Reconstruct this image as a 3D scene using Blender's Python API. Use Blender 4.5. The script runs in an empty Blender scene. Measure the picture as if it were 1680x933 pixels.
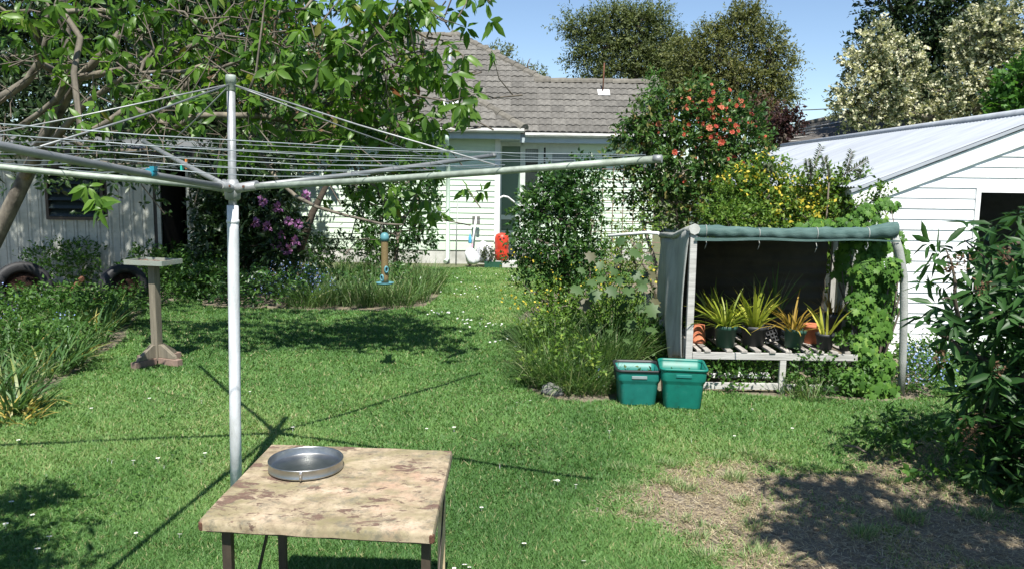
import bpy, math, random
import numpy as np
from mathutils import Matrix, Vector, Quaternion

rng = np.random.default_rng(7)
random.seed(7)
S = bpy.context.scene
COL = S.collection
R = math.radians
PI = math.pi

# ------------------------------------------------------------------ camera
CAM_H = 1.84
FPX = 1300.0
PITCH = math.atan(166.5 / FPX)
ROLL = R(0.8)
cam_d = bpy.data.cameras.new("camera")
cam_d.sensor_width = 36.0
cam_d.lens = FPX / 1680 * 36.0
cam_d.clip_start = 0.05
cam_d.clip_end = 2000
cam = bpy.data.objects.new("camera", cam_d)
COL.objects.link(cam)
CAM_R = Matrix.Rotation(PI / 2 - PITCH, 3, 'X') @ Matrix.Rotation(ROLL, 3, 'Z')
cam.matrix_world = Matrix.Translation((0, 0, CAM_H)) @ CAM_R.to_4x4()
S.camera = cam

# ------------------------------------------------------------------ light
SUN_EL = R(58)
TO_SUN = Vector((0.115 * math.cos(SUN_EL), -0.993 * math.cos(SUN_EL), math.sin(SUN_EL))).normalized()
w = bpy.data.worlds.new("World")
S.world = w
w.use_nodes = True
nt = w.node_tree
bg = nt.nodes["Background"]
sky = nt.nodes.new("ShaderNodeTexSky")
sky.sky_type = 'NISHITA'
sky.sun_disc = False
sky.sun_elevation = SUN_EL
sky.sun_rotation = math.atan2(TO_SUN.x, TO_SUN.y)
sky.altitude = 50
sky.air_density = 0.9
sky.dust_density = 0.0
sky.ozone_density = 2.2
nt.links.new(sky.outputs[0], bg.inputs[0])
bg.inputs[1].default_value = 0.085
sun_d = bpy.data.lights.new("sun", 'SUN')
sun_d.energy = 5.0
sun_d.angle = R(0.53)
sun_d.color = (1.0, 0.965, 0.90)
sun = bpy.data.objects.new("sun", sun_d)
sun.rotation_euler = TO_SUN.to_track_quat('Z', 'Y').to_euler()
sun.location = (3, -10, 20)
COL.objects.link(sun)
S.view_settings.view_transform = 'Standard'
S.view_settings.look = 'None'
S.view_settings.gamma = 1
S.view_settings.exposure = 0.88
S.render.engine = 'CYCLES'
S.cycles.max_bounces = 6
S.cycles.transparent_max_bounces = 8

# ------------------------------------------------------------------ placement helpers
def ray(px, py):
    return CAM_R @ Vector(((px - 840) / FPX, -(py - 466.5) / FPX, -1))

def P(px, py, D):                      # point on the sight line at distance D in front
    d = ray(px, py)
    return Vector((0, 0, CAM_H)) + d * (D / d.y)

def G(px, py, z=0.0):                  # point on the level z
    d = ray(px, py)
    return Vector((0, 0, CAM_H)) + d * ((z - CAM_H) / d.z)

# ------------------------------------------------------------------ object helpers
def tag(o, label=None, cat=None, group=None, kind=None):
    if label: o['label'] = label
    if cat: o['category'] = cat
    if group: o['group'] = group
    if kind: o['kind'] = kind
    return o

def thing(name, label, cat, loc=(0, 0, 0), group=None, rz=0.0):
    o = bpy.data.objects.new(name, None)
    o.empty_display_size = 0.1
    o.location = loc
    o.rotation_euler = (0, 0, rz)
    COL.objects.link(o)
    return tag(o, label, cat, group)

def root_loc(parent):
    p = Vector((0, 0, 0))
    while parent is not None:
        p = p + parent.location
        parent = parent.parent
    return p

class MB:
    def __init__(self):
        self.v = []; self.f = []; self.s = []
    def add(self, vs, fs, smooth=False):
        b = len(self.v)
        self.v += [Vector(q) for q in vs]
        for f in fs:
            self.f.append(tuple(b + i for i in f)); self.s.append(smooth)
        return self
    def box(self, c, size, rot=None):
        hx, hy, hz = size[0] / 2, size[1] / 2, size[2] / 2
        vs = [Vector((x, y, z)) for z in (-hz, hz) for y in (-hy, hy) for x in (-hx, hx)]
        if rot is not None: vs = [rot @ q for q in vs]
        c = Vector(c)
        return self.add([c + q for q in vs], [(0, 2, 3, 1), (4, 5, 7, 6), (0, 1, 5, 4), (2, 6, 7, 3), (0, 4, 6, 2), (1, 3, 7, 5)])
    def bx(self, x0, x1, y0, y1, z0, z1):
        return self.box(((x0 + x1) / 2, (y0 + y1) / 2, (z0 + z1) / 2), (abs(x1 - x0), abs(y1 - y0), abs(z1 - z0)))
    def bar(self, a, b, w, h, up=(0, 0, 1)):
        a = Vector(a); b = Vector(b); d = (b - a)
        L = d.length; d.normalize()
        up = Vector(up)
        if abs(d.dot(up)) > 0.98: up = Vector((0, 1, 0))
        x = d.cross(up).normalized(); z = x.cross(d)
        m = Matrix((x, d, z)).transposed()
        return self.box((a + b) / 2, (w, L, h), m)
    def extrude(self, poly, vec):
        n = len(poly); vec = Vector(vec)
        vs = [Vector(q) for q in poly] + [Vector(q) + vec for q in poly]
        fs = [tuple(range(n))[::-1], tuple(range(n, 2 * n))]
        fs += [(i, (i + 1) % n, n + (i + 1) % n, n + i) for i in range(n)]
        return self.add(vs, fs)
    def tube(self, path, radii, n=8, cap=True):
        path = [Vector(q) for q in path]
        if not hasattr(radii, '__len__'): radii = [radii] * len(path)
        rings = []; x = None
        for i, p in enumerate(path):
            a = path[max(i - 1, 0)]; b = path[min(i + 1, len(path) - 1)]
            d = (b - a)
            if d.length < 1e-9: d = Vector((0, 0, 1))
            d.normalize()
            if x is None:
                r = Vector((0, 0, 1)) if abs(d.z) < 0.9 else Vector((1, 0, 0))
                x = d.cross(r).normalized()
            else:
                x = (x - d * x.dot(d))
                x = x.normalized() if x.length > 1e-6 else d.orthogonal().normalized()
            y = d.cross(x)
            rings += [p + (x * math.cos(2 * PI * k / n) + y * math.sin(2 * PI * k / n)) * radii[i] for k in range(n)]
        fs = []
        for i in range(len(path) - 1):
            for k in range(n):
                a = i * n + k; b = i * n + (k + 1) % n
                fs.append((a, b, b + n, a + n))
        self.add(rings, fs, True)
        if cap:
            m = len(self.v) - len(rings)
            self.f.append(tuple(m + k for k in range(n))[::-1]); self.s.append(False)
            e = m + (len(path) - 1) * n
            self.f.append(tuple(e + k for k in range(n))); self.s.append(False)
        return self
    def lathe(self, prof, c, n=24, rot=None, smooth=True):
        c = Vector(c); vs = []
        for r, z in prof:
            for k in range(n):
                q = Vector((r * math.cos(2 * PI * k / n), r * math.sin(2 * PI * k / n), z))
                vs.append(c + (rot @ q if rot is not None else q))
        fs = []
        for i in range(len(prof) - 1):
            for k in range(n):
                a = i * n + k; b = i * n + (k + 1) % n
                fs.append((a, b, b + n, a + n))
        self.add(vs, fs, smooth)
        m = len(self.v) - len(vs)
        if prof[0][0] > 1e-5:
            self.f.append(tuple(m + k for k in range(n))[::-1]); self.s.append(False)
        if prof[-1][0] > 1e-5:
            e = m + (len(prof) - 1) * n
            self.f.append(tuple(e + k for k in range(n))); self.s.append(False)
        return self
    def grid(self, fn, nu, nv, smooth=True):
        vs = [fn(i / nu, j / nv) for j in range(nv + 1) for i in range(nu + 1)]
        fs = [(j * (nu + 1) + i, j * (nu + 1) + i + 1, (j + 1) * (nu + 1) + i + 1, (j + 1) * (nu + 1) + i) for j in range(nv) for i in range(nu)]
        return self.add(vs, fs, smooth)
    def mesh(self, name, off):
        me = bpy.data.meshes.new(name)
        me.from_pydata([tuple(q - off) for q in self.v], [], self.f)
        me.polygons.foreach_set('use_smooth', self.s)
        me.update()
        return me
    def build(self, name, mat, parent=None, bevel=0.0, solid=0.0, loc=None, local=False):
        if loc is None:
            if parent is not None: off = root_loc(parent)
            else: off = Vector((0, 0, 0))
            if local: off = Vector((0, 0, 0))
            o = bpy.data.objects.new(name, self.mesh(name, off))
        else:
            loc = Vector(loc)
            o = bpy.data.objects.new(name, self.mesh(name, loc))
            o.location = loc - (root_loc(parent) if parent is not None else Vector((0, 0, 0)))
        if mat is not None: o.data.materials.append(mat)
        COL.objects.link(o)
        if parent is not None: o.parent = parent
        if solid:
            m = o.modifiers.new('solid', 'SOLIDIFY'); m.thickness = solid; m.offset = 0
        if bevel:
            m = o.modifiers.new('bevel', 'BEVEL'); m.width = bevel; m.segments = 2; m.limit_method = 'ANGLE'; m.angle_limit = R(40)
        return o

def place_mesh(name, me, M, parent=None):
    o = bpy.data.objects.new(name, me)
    COL.objects.link(o)
    if parent is not None:
        o.parent = parent
        o.matrix_basis = Matrix.Translation(-root_loc(parent)) @ M
    else:
        o.matrix_basis = M
    return o

def np_mesh(name, V, F, tint, mat, off=None, smooth=False):
    V = np.asarray(V, dtype=np.float32).reshape(-1, 3)
    if off is not None: V = V - np.array(off, dtype=np.float32)
    F = np.asarray(F, dtype=np.int32)
    k = F.shape[1]
    me = bpy.data.meshes.new(name)
    me.vertices.add(len(V)); me.vertices.foreach_set('co', V.ravel())
    me.loops.add(F.size); me.loops.foreach_set('vertex_index', F.ravel())
    me.polygons.add(len(F))
    me.polygons.foreach_set('loop_start', np.arange(0, F.size, k, dtype=np.int32))
    me.polygons.foreach_set('loop_total', np.full(len(F), k, dtype=np.int32))
    if smooth: me.polygons.foreach_set('use_smooth', np.ones(len(F), dtype=bool))
    if tint is not None:
        a = me.attributes.new('tint', 'FLOAT', 'POINT')
        a.data.foreach_set('value', np.asarray(tint, dtype=np.float32))
    me.update(calc_edges=True)
    if mat is not None: me.materials.append(mat)
    return me

def np_obj(name, V, F, tint, mat, parent=None, loc=None, smooth=False):
    off = root_loc(parent) if parent is not None else (Vector(loc) if loc is not None else Vector((0, 0, 0)))
    o = bpy.data.objects.new(name, np_mesh(name, V, F, tint, mat, off, smooth))
    if parent is None and loc is not None: o.location = loc
    COL.objects.link(o)
    if parent is not None: o.parent = parent
    return o

# ------------------------------------------------------------------ value noise
_tab = np.random.default_rng(99).random((256, 256))
def vnoise(x, y):
    x = np.asarray(x, float); y = np.asarray(y, float)
    xi = np.floor(x).astype(int); yi = np.floor(y).astype(int)
    fx = x - xi; fy = y - yi
    fx = fx * fx * (3 - 2 * fx); fy = fy * fy * (3 - 2 * fy)
    t = lambda a, b: _tab[a & 255, b & 255]
    return (t(xi, yi) * (1 - fx) + t(xi + 1, yi) * fx) * (1 - fy) + (t(xi, yi + 1) * (1 - fx) + t(xi + 1, yi + 1) * fx) * fy
def fbm(x, y, o=3):
    s = 0; a = 0.5; n = 0
    for k in range(o):
        s = s + a * vnoise(x * 2 ** k + 17 * k, y * 2 ** k + 31 * k); n += a; a *= 0.5
    return s / n
def pip(x, y, poly):
    c = np.zeros(np.shape(x), bool); n = len(poly)
    for i in range(n):
        x0, y0 = poly[i][0], poly[i][1]; x1, y1 = poly[(i + 1) % n][0], poly[(i + 1) % n][1]
        if abs(y1 - y0) < 1e-12: continue
        c ^= ((y0 > y) != (y1 > y)) & (x < (x1 - x0) * (y - y0) / (y1 - y0) + x0)
    return c

# ------------------------------------------------------------------ materials
class NT:
    def __init__(self, name):
        self.m = bpy.data.materials.new(name); self.m.use_nodes = True
        self.t = self.m.node_tree; self.b = self.t.nodes['Principled BSDF']; self.out = self.t.nodes['Material Output']
    def n(self, typ, **kw):
        x = self.t.nodes.new(typ)
        for k, v in kw.items(): setattr(x, k, v)
        return x
    def l(self, a, b): self.t.links.new(a, b)
    def coord(self, scale=(1, 1, 1), which='Object'):
        tc = self.n('ShaderNodeTexCoord'); mp = self.n('ShaderNodeMapping')
        mp.inputs['Scale'].default_value = scale
        self.l(tc.outputs[which], mp.inputs[0]); return mp.outputs[0]
    def noise(self, vec, scale, detail=4, rough=0.6, dist=0.0):
        x = self.n('ShaderNodeTexNoise'); x.inputs['Scale'].default_value = scale
        x.inputs['Detail'].default_value = detail; x.inputs['Roughness'].default_value = rough; x.inputs['Distortion'].default_value = dist
        self.l(vec, x.inputs['Vector']); return x.outputs['Fac']
    def ramp(self, fac, stops, interp='LINEAR'):
        x = self.n('ShaderNodeValToRGB'); e = x.color_ramp; e.interpolation = interp
        while len(e.elements) < len(stops): e.elements.new(0.5)
        for el, (p, c) in zip(e.elements, stops):
            el.position = p; el.color = (*c, 1) if len(c) == 3 else c
        self.l(fac, x.inputs[0]); return x.outputs[0]
    def mix(self, fac, a, b, mode='MIX'):
        x = self.n('ShaderNodeMix', data_type='RGBA', blend_type=mode)
        for sock, val in ((x.inputs[0], fac), (x.inputs[6], a), (x.inputs[7], b)):
            if hasattr(val, 'is_linked'): self.l(val, sock)
            elif isinstance(val, (int, float)): sock.default_value = val
            else: sock.default_value = (*val, 1)
        return x.outputs[2]
    def math(self, op, a, b=0.0):
        x = self.n('ShaderNodeMath', operation=op)
        for sock, val in ((x.inputs[0], a), (x.inputs[1], b)):
            if hasattr(val, 'is_linked'): self.l(val, sock)
            else: sock.default_value = val
        return x.outputs[0]
    def bump(self, h, strength=0.3, dist=0.01):
        x = self.n('ShaderNodeBump'); x.inputs['Strength'].default_value = strength; x.inputs['Distance'].default_value = dist
        self.l(h, x.inputs['Height']); self.l(x.outputs[0], self.b.inputs['Normal'])
    def set(self, **kw):
        for k, v in kw.items(): self.b.inputs[k.replace('_', ' ')].default_value = v
        return self

def mat(name, c, c2=None, rough=0.7, metal=0.0, scale=6.0, stretch=(1, 1, 1), bump=0.0, bscale=None, spec=0.4, vary=0.0, stops=None):
    q = NT(name); q.set(Roughness=rough, Metallic=metal)
    q.b.inputs['Specular IOR Level'].default_value = spec
    v = q.coord(stretch)
    f = q.noise(v, scale, 5)
    c2 = c2 if c2 is not None else tuple(x * 0.75 for x in c)
    col = q.ramp(f, stops if stops else [(0.3, c2), (0.68, c)])
    if vary:
        oi = q.n('ShaderNodeObjectInfo')
        k = q.math('ADD', q.math('MULTIPLY', oi.outputs['Random'], 2 * vary), 1 - vary)
        hs = q.n('ShaderNodeHueSaturation'); q.l(k, hs.inputs['Value']); q.l(col, hs.inputs['Color']); col = hs.outputs[0]
    q.l(col, q.b.inputs['Base Color'])
    if bump:
        q.bump(q.noise(v, bscale or scale * 4, 5), bump)
    return q.m

def leafmat(name, stops, transl=0.35, rough=0.45, spec=0.35, tcol=1.3):
    q = NT(name)
    a = q.n('ShaderNodeAttribute', attribute_name='tint')
    col = q.ramp(a.outputs['Fac'], stops)
    q.l(col, q.b.inputs['Base Color']); q.set(Roughness=rough)
    q.b.inputs['Specular IOR Level'].default_value = spec
    tr = q.n('ShaderNodeBsdfTranslucent')
    tc = q.mix(1.0, col, (tcol, tcol * 1.05, tcol * 0.55), 'MULTIPLY')
    q.l(tc, tr.inputs[0])
    ms = q.n('ShaderNodeMixShader'); ms.inputs[0].default_value = transl
    q.l(q.b.outputs[0], ms.inputs[1]); q.l(tr.outputs[0], ms.inputs[2]); q.l(ms.outputs[0], q.out.inputs[0])
    return q.m

M = {}
def weather_paint(name, c, dirt, amt=0.5):
    q = NT(name); q.set(Roughness=0.55)
    v = q.coord((1.2, 1, 3.0)); v2 = q.coord((1, 1, 1))
    f = q.noise(v, 2.2, 6, 0.65); g = q.noise(v2, 14, 6, 0.7)
    col = q.ramp(f, [(0.32, tuple(a * (1 - amt) + b * amt for a, b in zip(c, dirt))), (0.56, c)])
    col = q.mix(q.ramp(g, [(0.60, (0, 0, 0)), (0.74, (1, 1, 1))]), col, dirt)
    oi = q.n('ShaderNodeObjectInfo')
    k = q.math('ADD', q.math('MULTIPLY', oi.outputs['Random'], 0.10), 0.93)
    hs = q.n('ShaderNodeHueSaturation'); q.l(k, hs.inputs['Value']); q.l(col, hs.inputs['Color'])
    q.l(hs.outputs[0], q.b.inputs['Base Color']); q.bump(g, 0.15, 0.004)
    return q.m
M['garage_paint'] = weather_paint('garage_paint', (0.80, 0.81, 0.82), (0.50, 0.50, 0.47), 0.5)
M['house_paint'] = weather_paint('house_paint', (0.62, 0.74, 0.60), (0.50, 0.60, 0.46), 0.3)
M['shed_paint'] = weather_paint('shed_paint', (0.40, 0.41, 0.37), (0.22, 0.24, 0.19), 0.6)  # white boards greyed, part of the canopy's shade put into the colour
M['trim'] = mat('trim_paint', (0.62, 0.66, 0.62), (0.50, 0.54, 0.50), 0.5)
M['trim_white'] = mat('trim_white', (0.8, 0.8, 0.79), (0.66, 0.67, 0.65), 0.5)
M['fascia'] = mat('fascia_paint', (0.40, 0.47, 0.50), (0.32, 0.38, 0.40), 0.5, scale=3)
M['gutter'] = mat('gutter_paint', (0.72, 0.72, 0.68), (0.45, 0.44, 0.40), 0.5, scale=4, stretch=(1, 1, 6))
M['downpipe'] = mat('downpipe_paint', (0.60, 0.74, 0.62), (0.5, 0.62, 0.52), 0.5)
M['concrete'] = mat('concrete', (0.55, 0.55, 0.52), (0.34, 0.34, 0.31), 0.9, scale=3, bump=0.3)
M['tile'] = mat('roof_tile', (0.156, 0.147, 0.130), (0.082, 0.078, 0.069), 0.9, scale=9, bump=0.4, bscale=60, vary=0.22)
M['tile_pale'] = mat('roof_tile_pale', (0.42, 0.40, 0.36), (0.25, 0.23, 0.2), 0.9, scale=9, vary=0.1)
M['ridge'] = mat('ridge_tile', (0.175, 0.162, 0.135), (0.10, 0.092, 0.076), 0.9, scale=8, vary=0.15)
M['under'] = mat('roof_under', (0.10, 0.09, 0.08), None, 0.95)
M['iron_white'] = mat('painted_iron', (0.38, 0.405, 0.435), (0.28, 0.30, 0.33), 0.5, scale=2.2, stretch=(0.5, 2.5, 0.5))
M['dark_in'] = mat('dark_inside', (0.06, 0.055, 0.05), None, 0.9)
M['glass'] = NT('window_glass').set(Roughness=0.16, Base_Color=(0.022, 0.03, 0.028, 1), IOR=1.3).m
M['curtain'] = mat('net_curtain', (0.30, 0.33, 0.33), (0.20, 0.22, 0.22), 0.9, scale=30, stretch=(4, 4, 0.2))
M['door_glass'] = NT('door_glass').set(Roughness=0.25, Base_Color=(0.10, 0.17, 0.12, 1)).m
M['galv'] = mat('galvanised', (0.38, 0.39, 0.39), (0.22, 0.23, 0.23), 0.5, 0.4, scale=14, bump=0.1)
M['galv_green'] = mat('weathered_pipe', (0.36, 0.41, 0.35), (0.17, 0.20, 0.16), 0.6, 0.2, scale=14, stretch=(1, 1, 1), bump=0.15)
M['galv_dark'] = mat('dark_pipe', (0.26, 0.27, 0.27), (0.18, 0.19, 0.19), 0.5, 0.4, scale=9)
M['pole'] = mat('pole_paint', (0.62, 0.63, 0.66), (0.40, 0.41, 0.42), 0.6, 0.0, scale=10, stretch=(1, 1, 0.35), bump=0.2,
                stops=[(0.22, (0.16, 0.15, 0.14)), (0.30, (0.42, 0.43, 0.42)), (0.6, (0.66, 0.67, 0.70))])
M['wire'] = mat('line_wire', (0.30, 0.34, 0.36), None, 0.4, 0.2)
M['steel'] = NT('pan_steel').set(Roughness=0.30, Metallic=1.0, Base_Color=(0.50, 0.50, 0.50, 1)).m
_q = NT('pan_brushed'); _q.set(Roughness=0.38, Metallic=1.0)
_v = _q.coord((1, 1, 1)); _q.l(_q.ramp(_q.noise(_v, 25, 4), [(0.3, (0.30, 0.31, 0.30)), (0.7, (0.42, 0.42, 0.41))]), _q.b.inputs['Base Color'])
_q.bump(_q.noise(_q.coord((1, 1, 12)), 60, 3), 0.12, 0.002)
M['pan'] = _q.m
M['wood_grey'] = mat('grey_timber', (0.46, 0.44, 0.40), (0.26, 0.25, 0.22), 0.85, scale=5, stretch=(6, 6, 0.8), bump=0.4, bscale=14, vary=0.1)
M['wood_slat'] = mat('grey_slat', (0.42, 0.39, 0.35), (0.24, 0.22, 0.20), 0.85, scale=5, stretch=(8, 0.8, 8), bump=0.4, bscale=14, vary=0.12)
M['wood_rail'] = mat('grey_rail', (0.50, 0.49, 0.46), (0.32, 0.31, 0.29), 0.85, scale=4, stretch=(0.8, 8, 8), bump=0.4, bscale=14, vary=0.1)
M['wood_post'] = mat('bird_table_wood', (0.22, 0.19, 0.14), (0.12, 0.105, 0.078), 0.85, scale=5, stretch=(7, 7, 0.6), bump=0.4, bscale=12)
M['wood_red'] = mat('brown_timber', (0.26, 0.18, 0.14), (0.15, 0.11, 0.09), 0.85, scale=7, bump=0.3)
M['tray'] = mat('tray_paint', (0.21, 0.25, 0.22), (0.24, 0.24, 0.20), 0.8, scale=8, bump=0.3)
M['teal_bin'] = mat('teal_plastic', (0.008, 0.175, 0.132), (0.007, 0.150, 0.113), 0.45, scale=11, stops=[(0.28, (0.010, 0.115, 0.085)), (0.42, (0.007, 0.150, 0.113)), (0.62, (0.008, 0.175, 0.132)), (0.76, (0.045, 0.20, 0.16))])
M['teal_bin_blue'] = mat('teal_blue_plastic', (0.014, 0.175, 0.146), (0.012, 0.155, 0.130), 0.45, scale=11, stops=[(0.28, (0.012, 0.115, 0.092)), (0.42, (0.012, 0.155, 0.130)), (0.62, (0.014, 0.175, 0.146)), (0.76, (0.05, 0.20, 0.17))])
M['black_plastic'] = mat('black_plastic', (0.022, 0.024, 0.026), (0.016, 0.017, 0.018), 0.5)
M['label_grey'] = mat('grey_grip', (0.22, 0.28, 0.28), None, 0.6)
M['cloth_grey'] = mat('grey_shade_cloth', (0.42, 0.43, 0.40), (0.26, 0.27, 0.25), 0.95, scale=7, stretch=(1, 1, 0.5), bump=0.5, bscale=120)
M['cloth_green'] = mat('green_shade_cloth', (0.090, 0.150, 0.136), (0.040, 0.085, 0.077), 0.85, scale=12, stretch=(0.6, 3, 3), bump=0.4, bscale=60)
M['back_panel'] = mat('back_sheet', (0.075, 0.065, 0.045), (0.045, 0.04, 0.03), 0.8, scale=5)
M['pot_green'] = mat('green_pot', (0.030, 0.085, 0.06), (0.022, 0.065, 0.046), 0.5)
M['pot_black'] = mat('black_pot', (0.035, 0.038, 0.042), (0.025, 0.027, 0.03), 0.55)
M['terracotta'] = mat('terracotta', (0.50, 0.17, 0.085), (0.38, 0.12, 0.06), 0.85, scale=9, bump=0.2)
M['soil'] = mat('soil', (0.10, 0.075, 0.05), (0.05, 0.038, 0.026), 0.95, scale=30, bump=0.8)
M['crumb'] = mat('soil_crumb', (0.26, 0.21, 0.15), (0.10, 0.08, 0.055), 0.95, scale=20)
M['bark'] = mat('bark', (0.17, 0.145, 0.115), (0.075, 0.06, 0.048), 0.95, scale=9, stretch=(1, 1, 0.5), bump=0.7, bscale=30,
                stops=[(0.30, (0.06, 0.05, 0.04)), (0.55, (0.16, 0.14, 0.11)), (0.66, (0.22, 0.19, 0.14)), (0.78, (0.25, 0.19, 0.05))])
M['twig'] = mat('grey_twig', (0.16, 0.135, 0.105), (0.075, 0.06, 0.048), 0.9, scale=12)
M['bark_dark'] = mat('dark_bark', (0.10, 0.08, 0.06), (0.05, 0.04, 0.03), 0.95, scale=9, bump=0.5)
M['bark_pale'] = mat('pale_bark', (0.32, 0.28, 0.22), (0.16, 0.14, 0.11), 0.95, scale=9, bump=0.5)
M['rust'] = mat('rust', (0.16, 0.065, 0.035), (0.07, 0.035, 0.022), 0.9, scale=18, bump=0.5)
M['rust_shaded'] = mat('shaded_rust', (0.07, 0.032, 0.02), (0.02, 0.014, 0.011), 0.9, scale=14, bump=0.5)  # wheel rim rust with the shadow inside the tyre put into its colour
M['rubber'] = mat('old_rubber', (0.020, 0.020, 0.021), (0.010, 0.010, 0.011), 0.6, scale=12, bump=0.3)
M['steel_dark'] = mat('dark_painted_steel', (0.060, 0.045, 0.032), (0.035, 0.026, 0.02), 0.6, scale=20)
M['cream_leg'] = mat('cream_leg', (0.55, 0.44, 0.27), (0.36, 0.27, 0.15), 0.7, scale=20)
M['teal_cap'] = mat('turquoise_plastic', (0.10, 0.26, 0.29), (0.08, 0.21, 0.235), 0.45)
M['seed'] = mat('bird_seed', (0.22, 0.16, 0.07), (0.12, 0.085, 0.04), 0.45, scale=130)
M['red_plastic'] = mat('red_plastic', (0.60, 0.055, 0.025), (0.45, 0.035, 0.02), 0.45)
M['sack'] = mat('white_sack', (0.78, 0.78, 0.80), (0.62, 0.64, 0.68), 0.5, scale=8, bump=0.4)
M['pink'] = mat('pink_plastic', (0.65, 0.30, 0.38), None, 0.5)
M['blue_plastic'] = mat('blue_plastic', (0.08, 0.38, 0.60), None, 0.45)
M['peg_teal'] = mat('peg_teal', (0.02, 0.40, 0.30), None, 0.45)
M['peg_orange'] = mat('peg_orange', (0.60, 0.20, 0.05), None, 0.45)
M['clip_blue'] = mat('clip_blue', (0.02, 0.22, 0.30), None, 0.45)
M['white_plastic'] = mat('white_plastic', (0.80, 0.80, 0.80), (0.72, 0.72, 0.72), 0.4)
M['grey_pad'] = mat('grey_pad', (0.16, 0.16, 0.15), None, 0.8)
M['planter'] = mat('green_planter', (0.02, 0.085, 0.05), None, 0.5)
M['lead'] = mat('flue_lead', (0.32, 0.34, 0.38), (0.16, 0.17, 0.19), 0.55, 0.4, scale=9, stretch=(1, 1, 0.3), bump=0.4)
M['rock'] = mat('rock', (0.22, 0.215, 0.20), (0.13, 0.125, 0.115), 0.9, scale=9, bump=0.5)
M['disc'] = mat('grey_green_disc', (0.30, 0.38, 0.32), None, 0.6)
M['neigh_tile'] = mat('neighbour_tile', (0.36, 0.35, 0.33), (0.22, 0.21, 0.19), 0.9, scale=5, vary=0.1)
M['cable'] = mat('cable', (0.03, 0.03, 0.03), None, 0.6)

# peeling cream paint of the table
q = NT('table_paint'); q.set(Roughness=0.72)
v = q.coord((1, 1, 1)); va = q.coord((1.0, 1.7, 1.0))
a = q.noise(v, 7, 8, 0.72, 0.3); b = q.noise(va, 4.2, 7, 0.68, 0.2); c = q.noise(q.coord((0.9, 1.5, 1.0)), 13, 10, 0.70, 0.35); d = q.noise(v, 38, 6, 0.75); e = q.noise(v, 3.4, 6, 0.65)
big = q.noise(v, 2.2, 3)
col = q.ramp(a, [(0.34, (0.16, 0.12, 0.075)), (0.45, (0.33, 0.26, 0.17)), (0.58, (0.44, 0.355, 0.245)), (0.72, (0.52, 0.44, 0.33))])
col = q.mix(q.ramp(b, [(0.44, (0, 0, 0)), (0.60, (0.8, 0.8, 0.8))]), col, (0.20, 0.175, 0.085))
col = q.mix(q.ramp(e, [(0.53, (0, 0, 0)), (0.66, (0.7, 0.7, 0.7))]), col, (0.46, 0.28, 0.20))
col = q.mix(q.ramp(d, [(0.50, (0, 0, 0)), (0.70, (0.85, 0.85, 0.85))]), col, (0.20, 0.155, 0.10))
col = q.mix(q.ramp(q.noise(v, 16, 7, 0.75), [(0.52, (0, 0, 0)), (0.64, (0.8, 0.8, 0.8))]), col, (0.15, 0.135, 0.095))
c6 = q.noise(q.coord((0.8, 1.7, 1.0)), 6.5, 9, 0.66, 0.5)
cc_ = q.math('ADD', q.math('MAXIMUM', c, q.math('ADD', c6, -0.025)), q.math('MULTIPLY', q.math('SUBTRACT', big, 0.5), 0.45))
ch = q.ramp(cc_, [(0.545, (0, 0, 0)), (0.59, (1, 1, 1))])
col = q.mix(ch, col, q.ramp(d, [(0.3, (0.075, 0.045, 0.033)), (0.7, (0.19, 0.12, 0.085))]))
q.l(col, q.b.inputs['Base Color'])
q.bump(q.math('SUBTRACT', q.math('MULTIPLY', d, 0.3), ch), 0.5, 0.003)
M['table'] = q.m

# ground
q = NT('ground_soil_and_turf'); q.set(Roughness=0.95)
v = q.coord((1, 1, 1)); a = q.noise(v, 1.3, 5); b = q.noise(v, 22, 6, 0.7); c = q.noise(v, 5, 5)
turf = q.ramp(a, [(0.3, (0.045, 0.085, 0.020)), (0.7, (0.070, 0.110, 0.030))])
turf = q.mix(q.ramp(b, [(0.45, (0, 0, 0)), (0.7, (0.7, 0.7, 0.7))]), turf, (0.11, 0.105, 0.05))
dirt = q.ramp(b, [(0.3, (0.12, 0.098, 0.072)), (0.5, (0.22, 0.182, 0.135)), (0.72, (0.34, 0.285, 0.21))])
dirt = q.mix(q.ramp(c, [(0.45, (0, 0, 0)), (0.65, (0.8, 0.8, 0.8))]), dirt, (0.25, 0.19, 0.13))
at = q.n('ShaderNodeAttribute', attribute_name='tint')
dirt = q.mix(1.0, dirt, (0.85, 0.85, 0.85), 'MULTIPLY')
q.l(q.mix(at.outputs['Fac'], turf, dirt), q.b.inputs['Base Color'])
q.bump(b, 0.6, 0.03)
M['ground'] = q.m

# foliage
L_ = leafmat
M['lawn'] = L_('lawn_blade', [(0.0, (0.060, 0.145, 0.036)), (0.42, (0.127, 0.250, 0.070)), (0.70, (0.188, 0.310, 0.096)), (0.91, (0.30, 0.335, 0.145)), (1.0, (0.43, 0.38, 0.21))], 0.40, 0.5, 0.3)
M['straw'] = L_('dry_straw', [(0, (0.20, 0.15, 0.09)), (0.6, (0.38, 0.31, 0.19)), (1, (0.56, 0.49, 0.33))], 0.15, 0.7, 0.2)
M['tallgrass'] = L_('tall_grass_blade', [(0, (0.035, 0.085, 0.022)), (0.55, (0.095, 0.18, 0.052)), (0.85, (0.18, 0.26, 0.10)), (1, (0.42, 0.42, 0.24))], 0.36, 0.5, 0.3)
M['strap'] = L_('strap_leaf', [(0, (0.028, 0.075, 0.022)), (0.6, (0.065, 0.14, 0.04)), (0.9, (0.12, 0.20, 0.06)), (1, (0.45, 0.34, 0.09))], 0.28, 0.42, 0.4)
M['weed'] = L_('weed_leaf', [(0, (0.025, 0.075, 0.012)), (0.6, (0.065, 0.15, 0.025)), (1, (0.13, 0.24, 0.045))], 0.33, 0.5)
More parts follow.
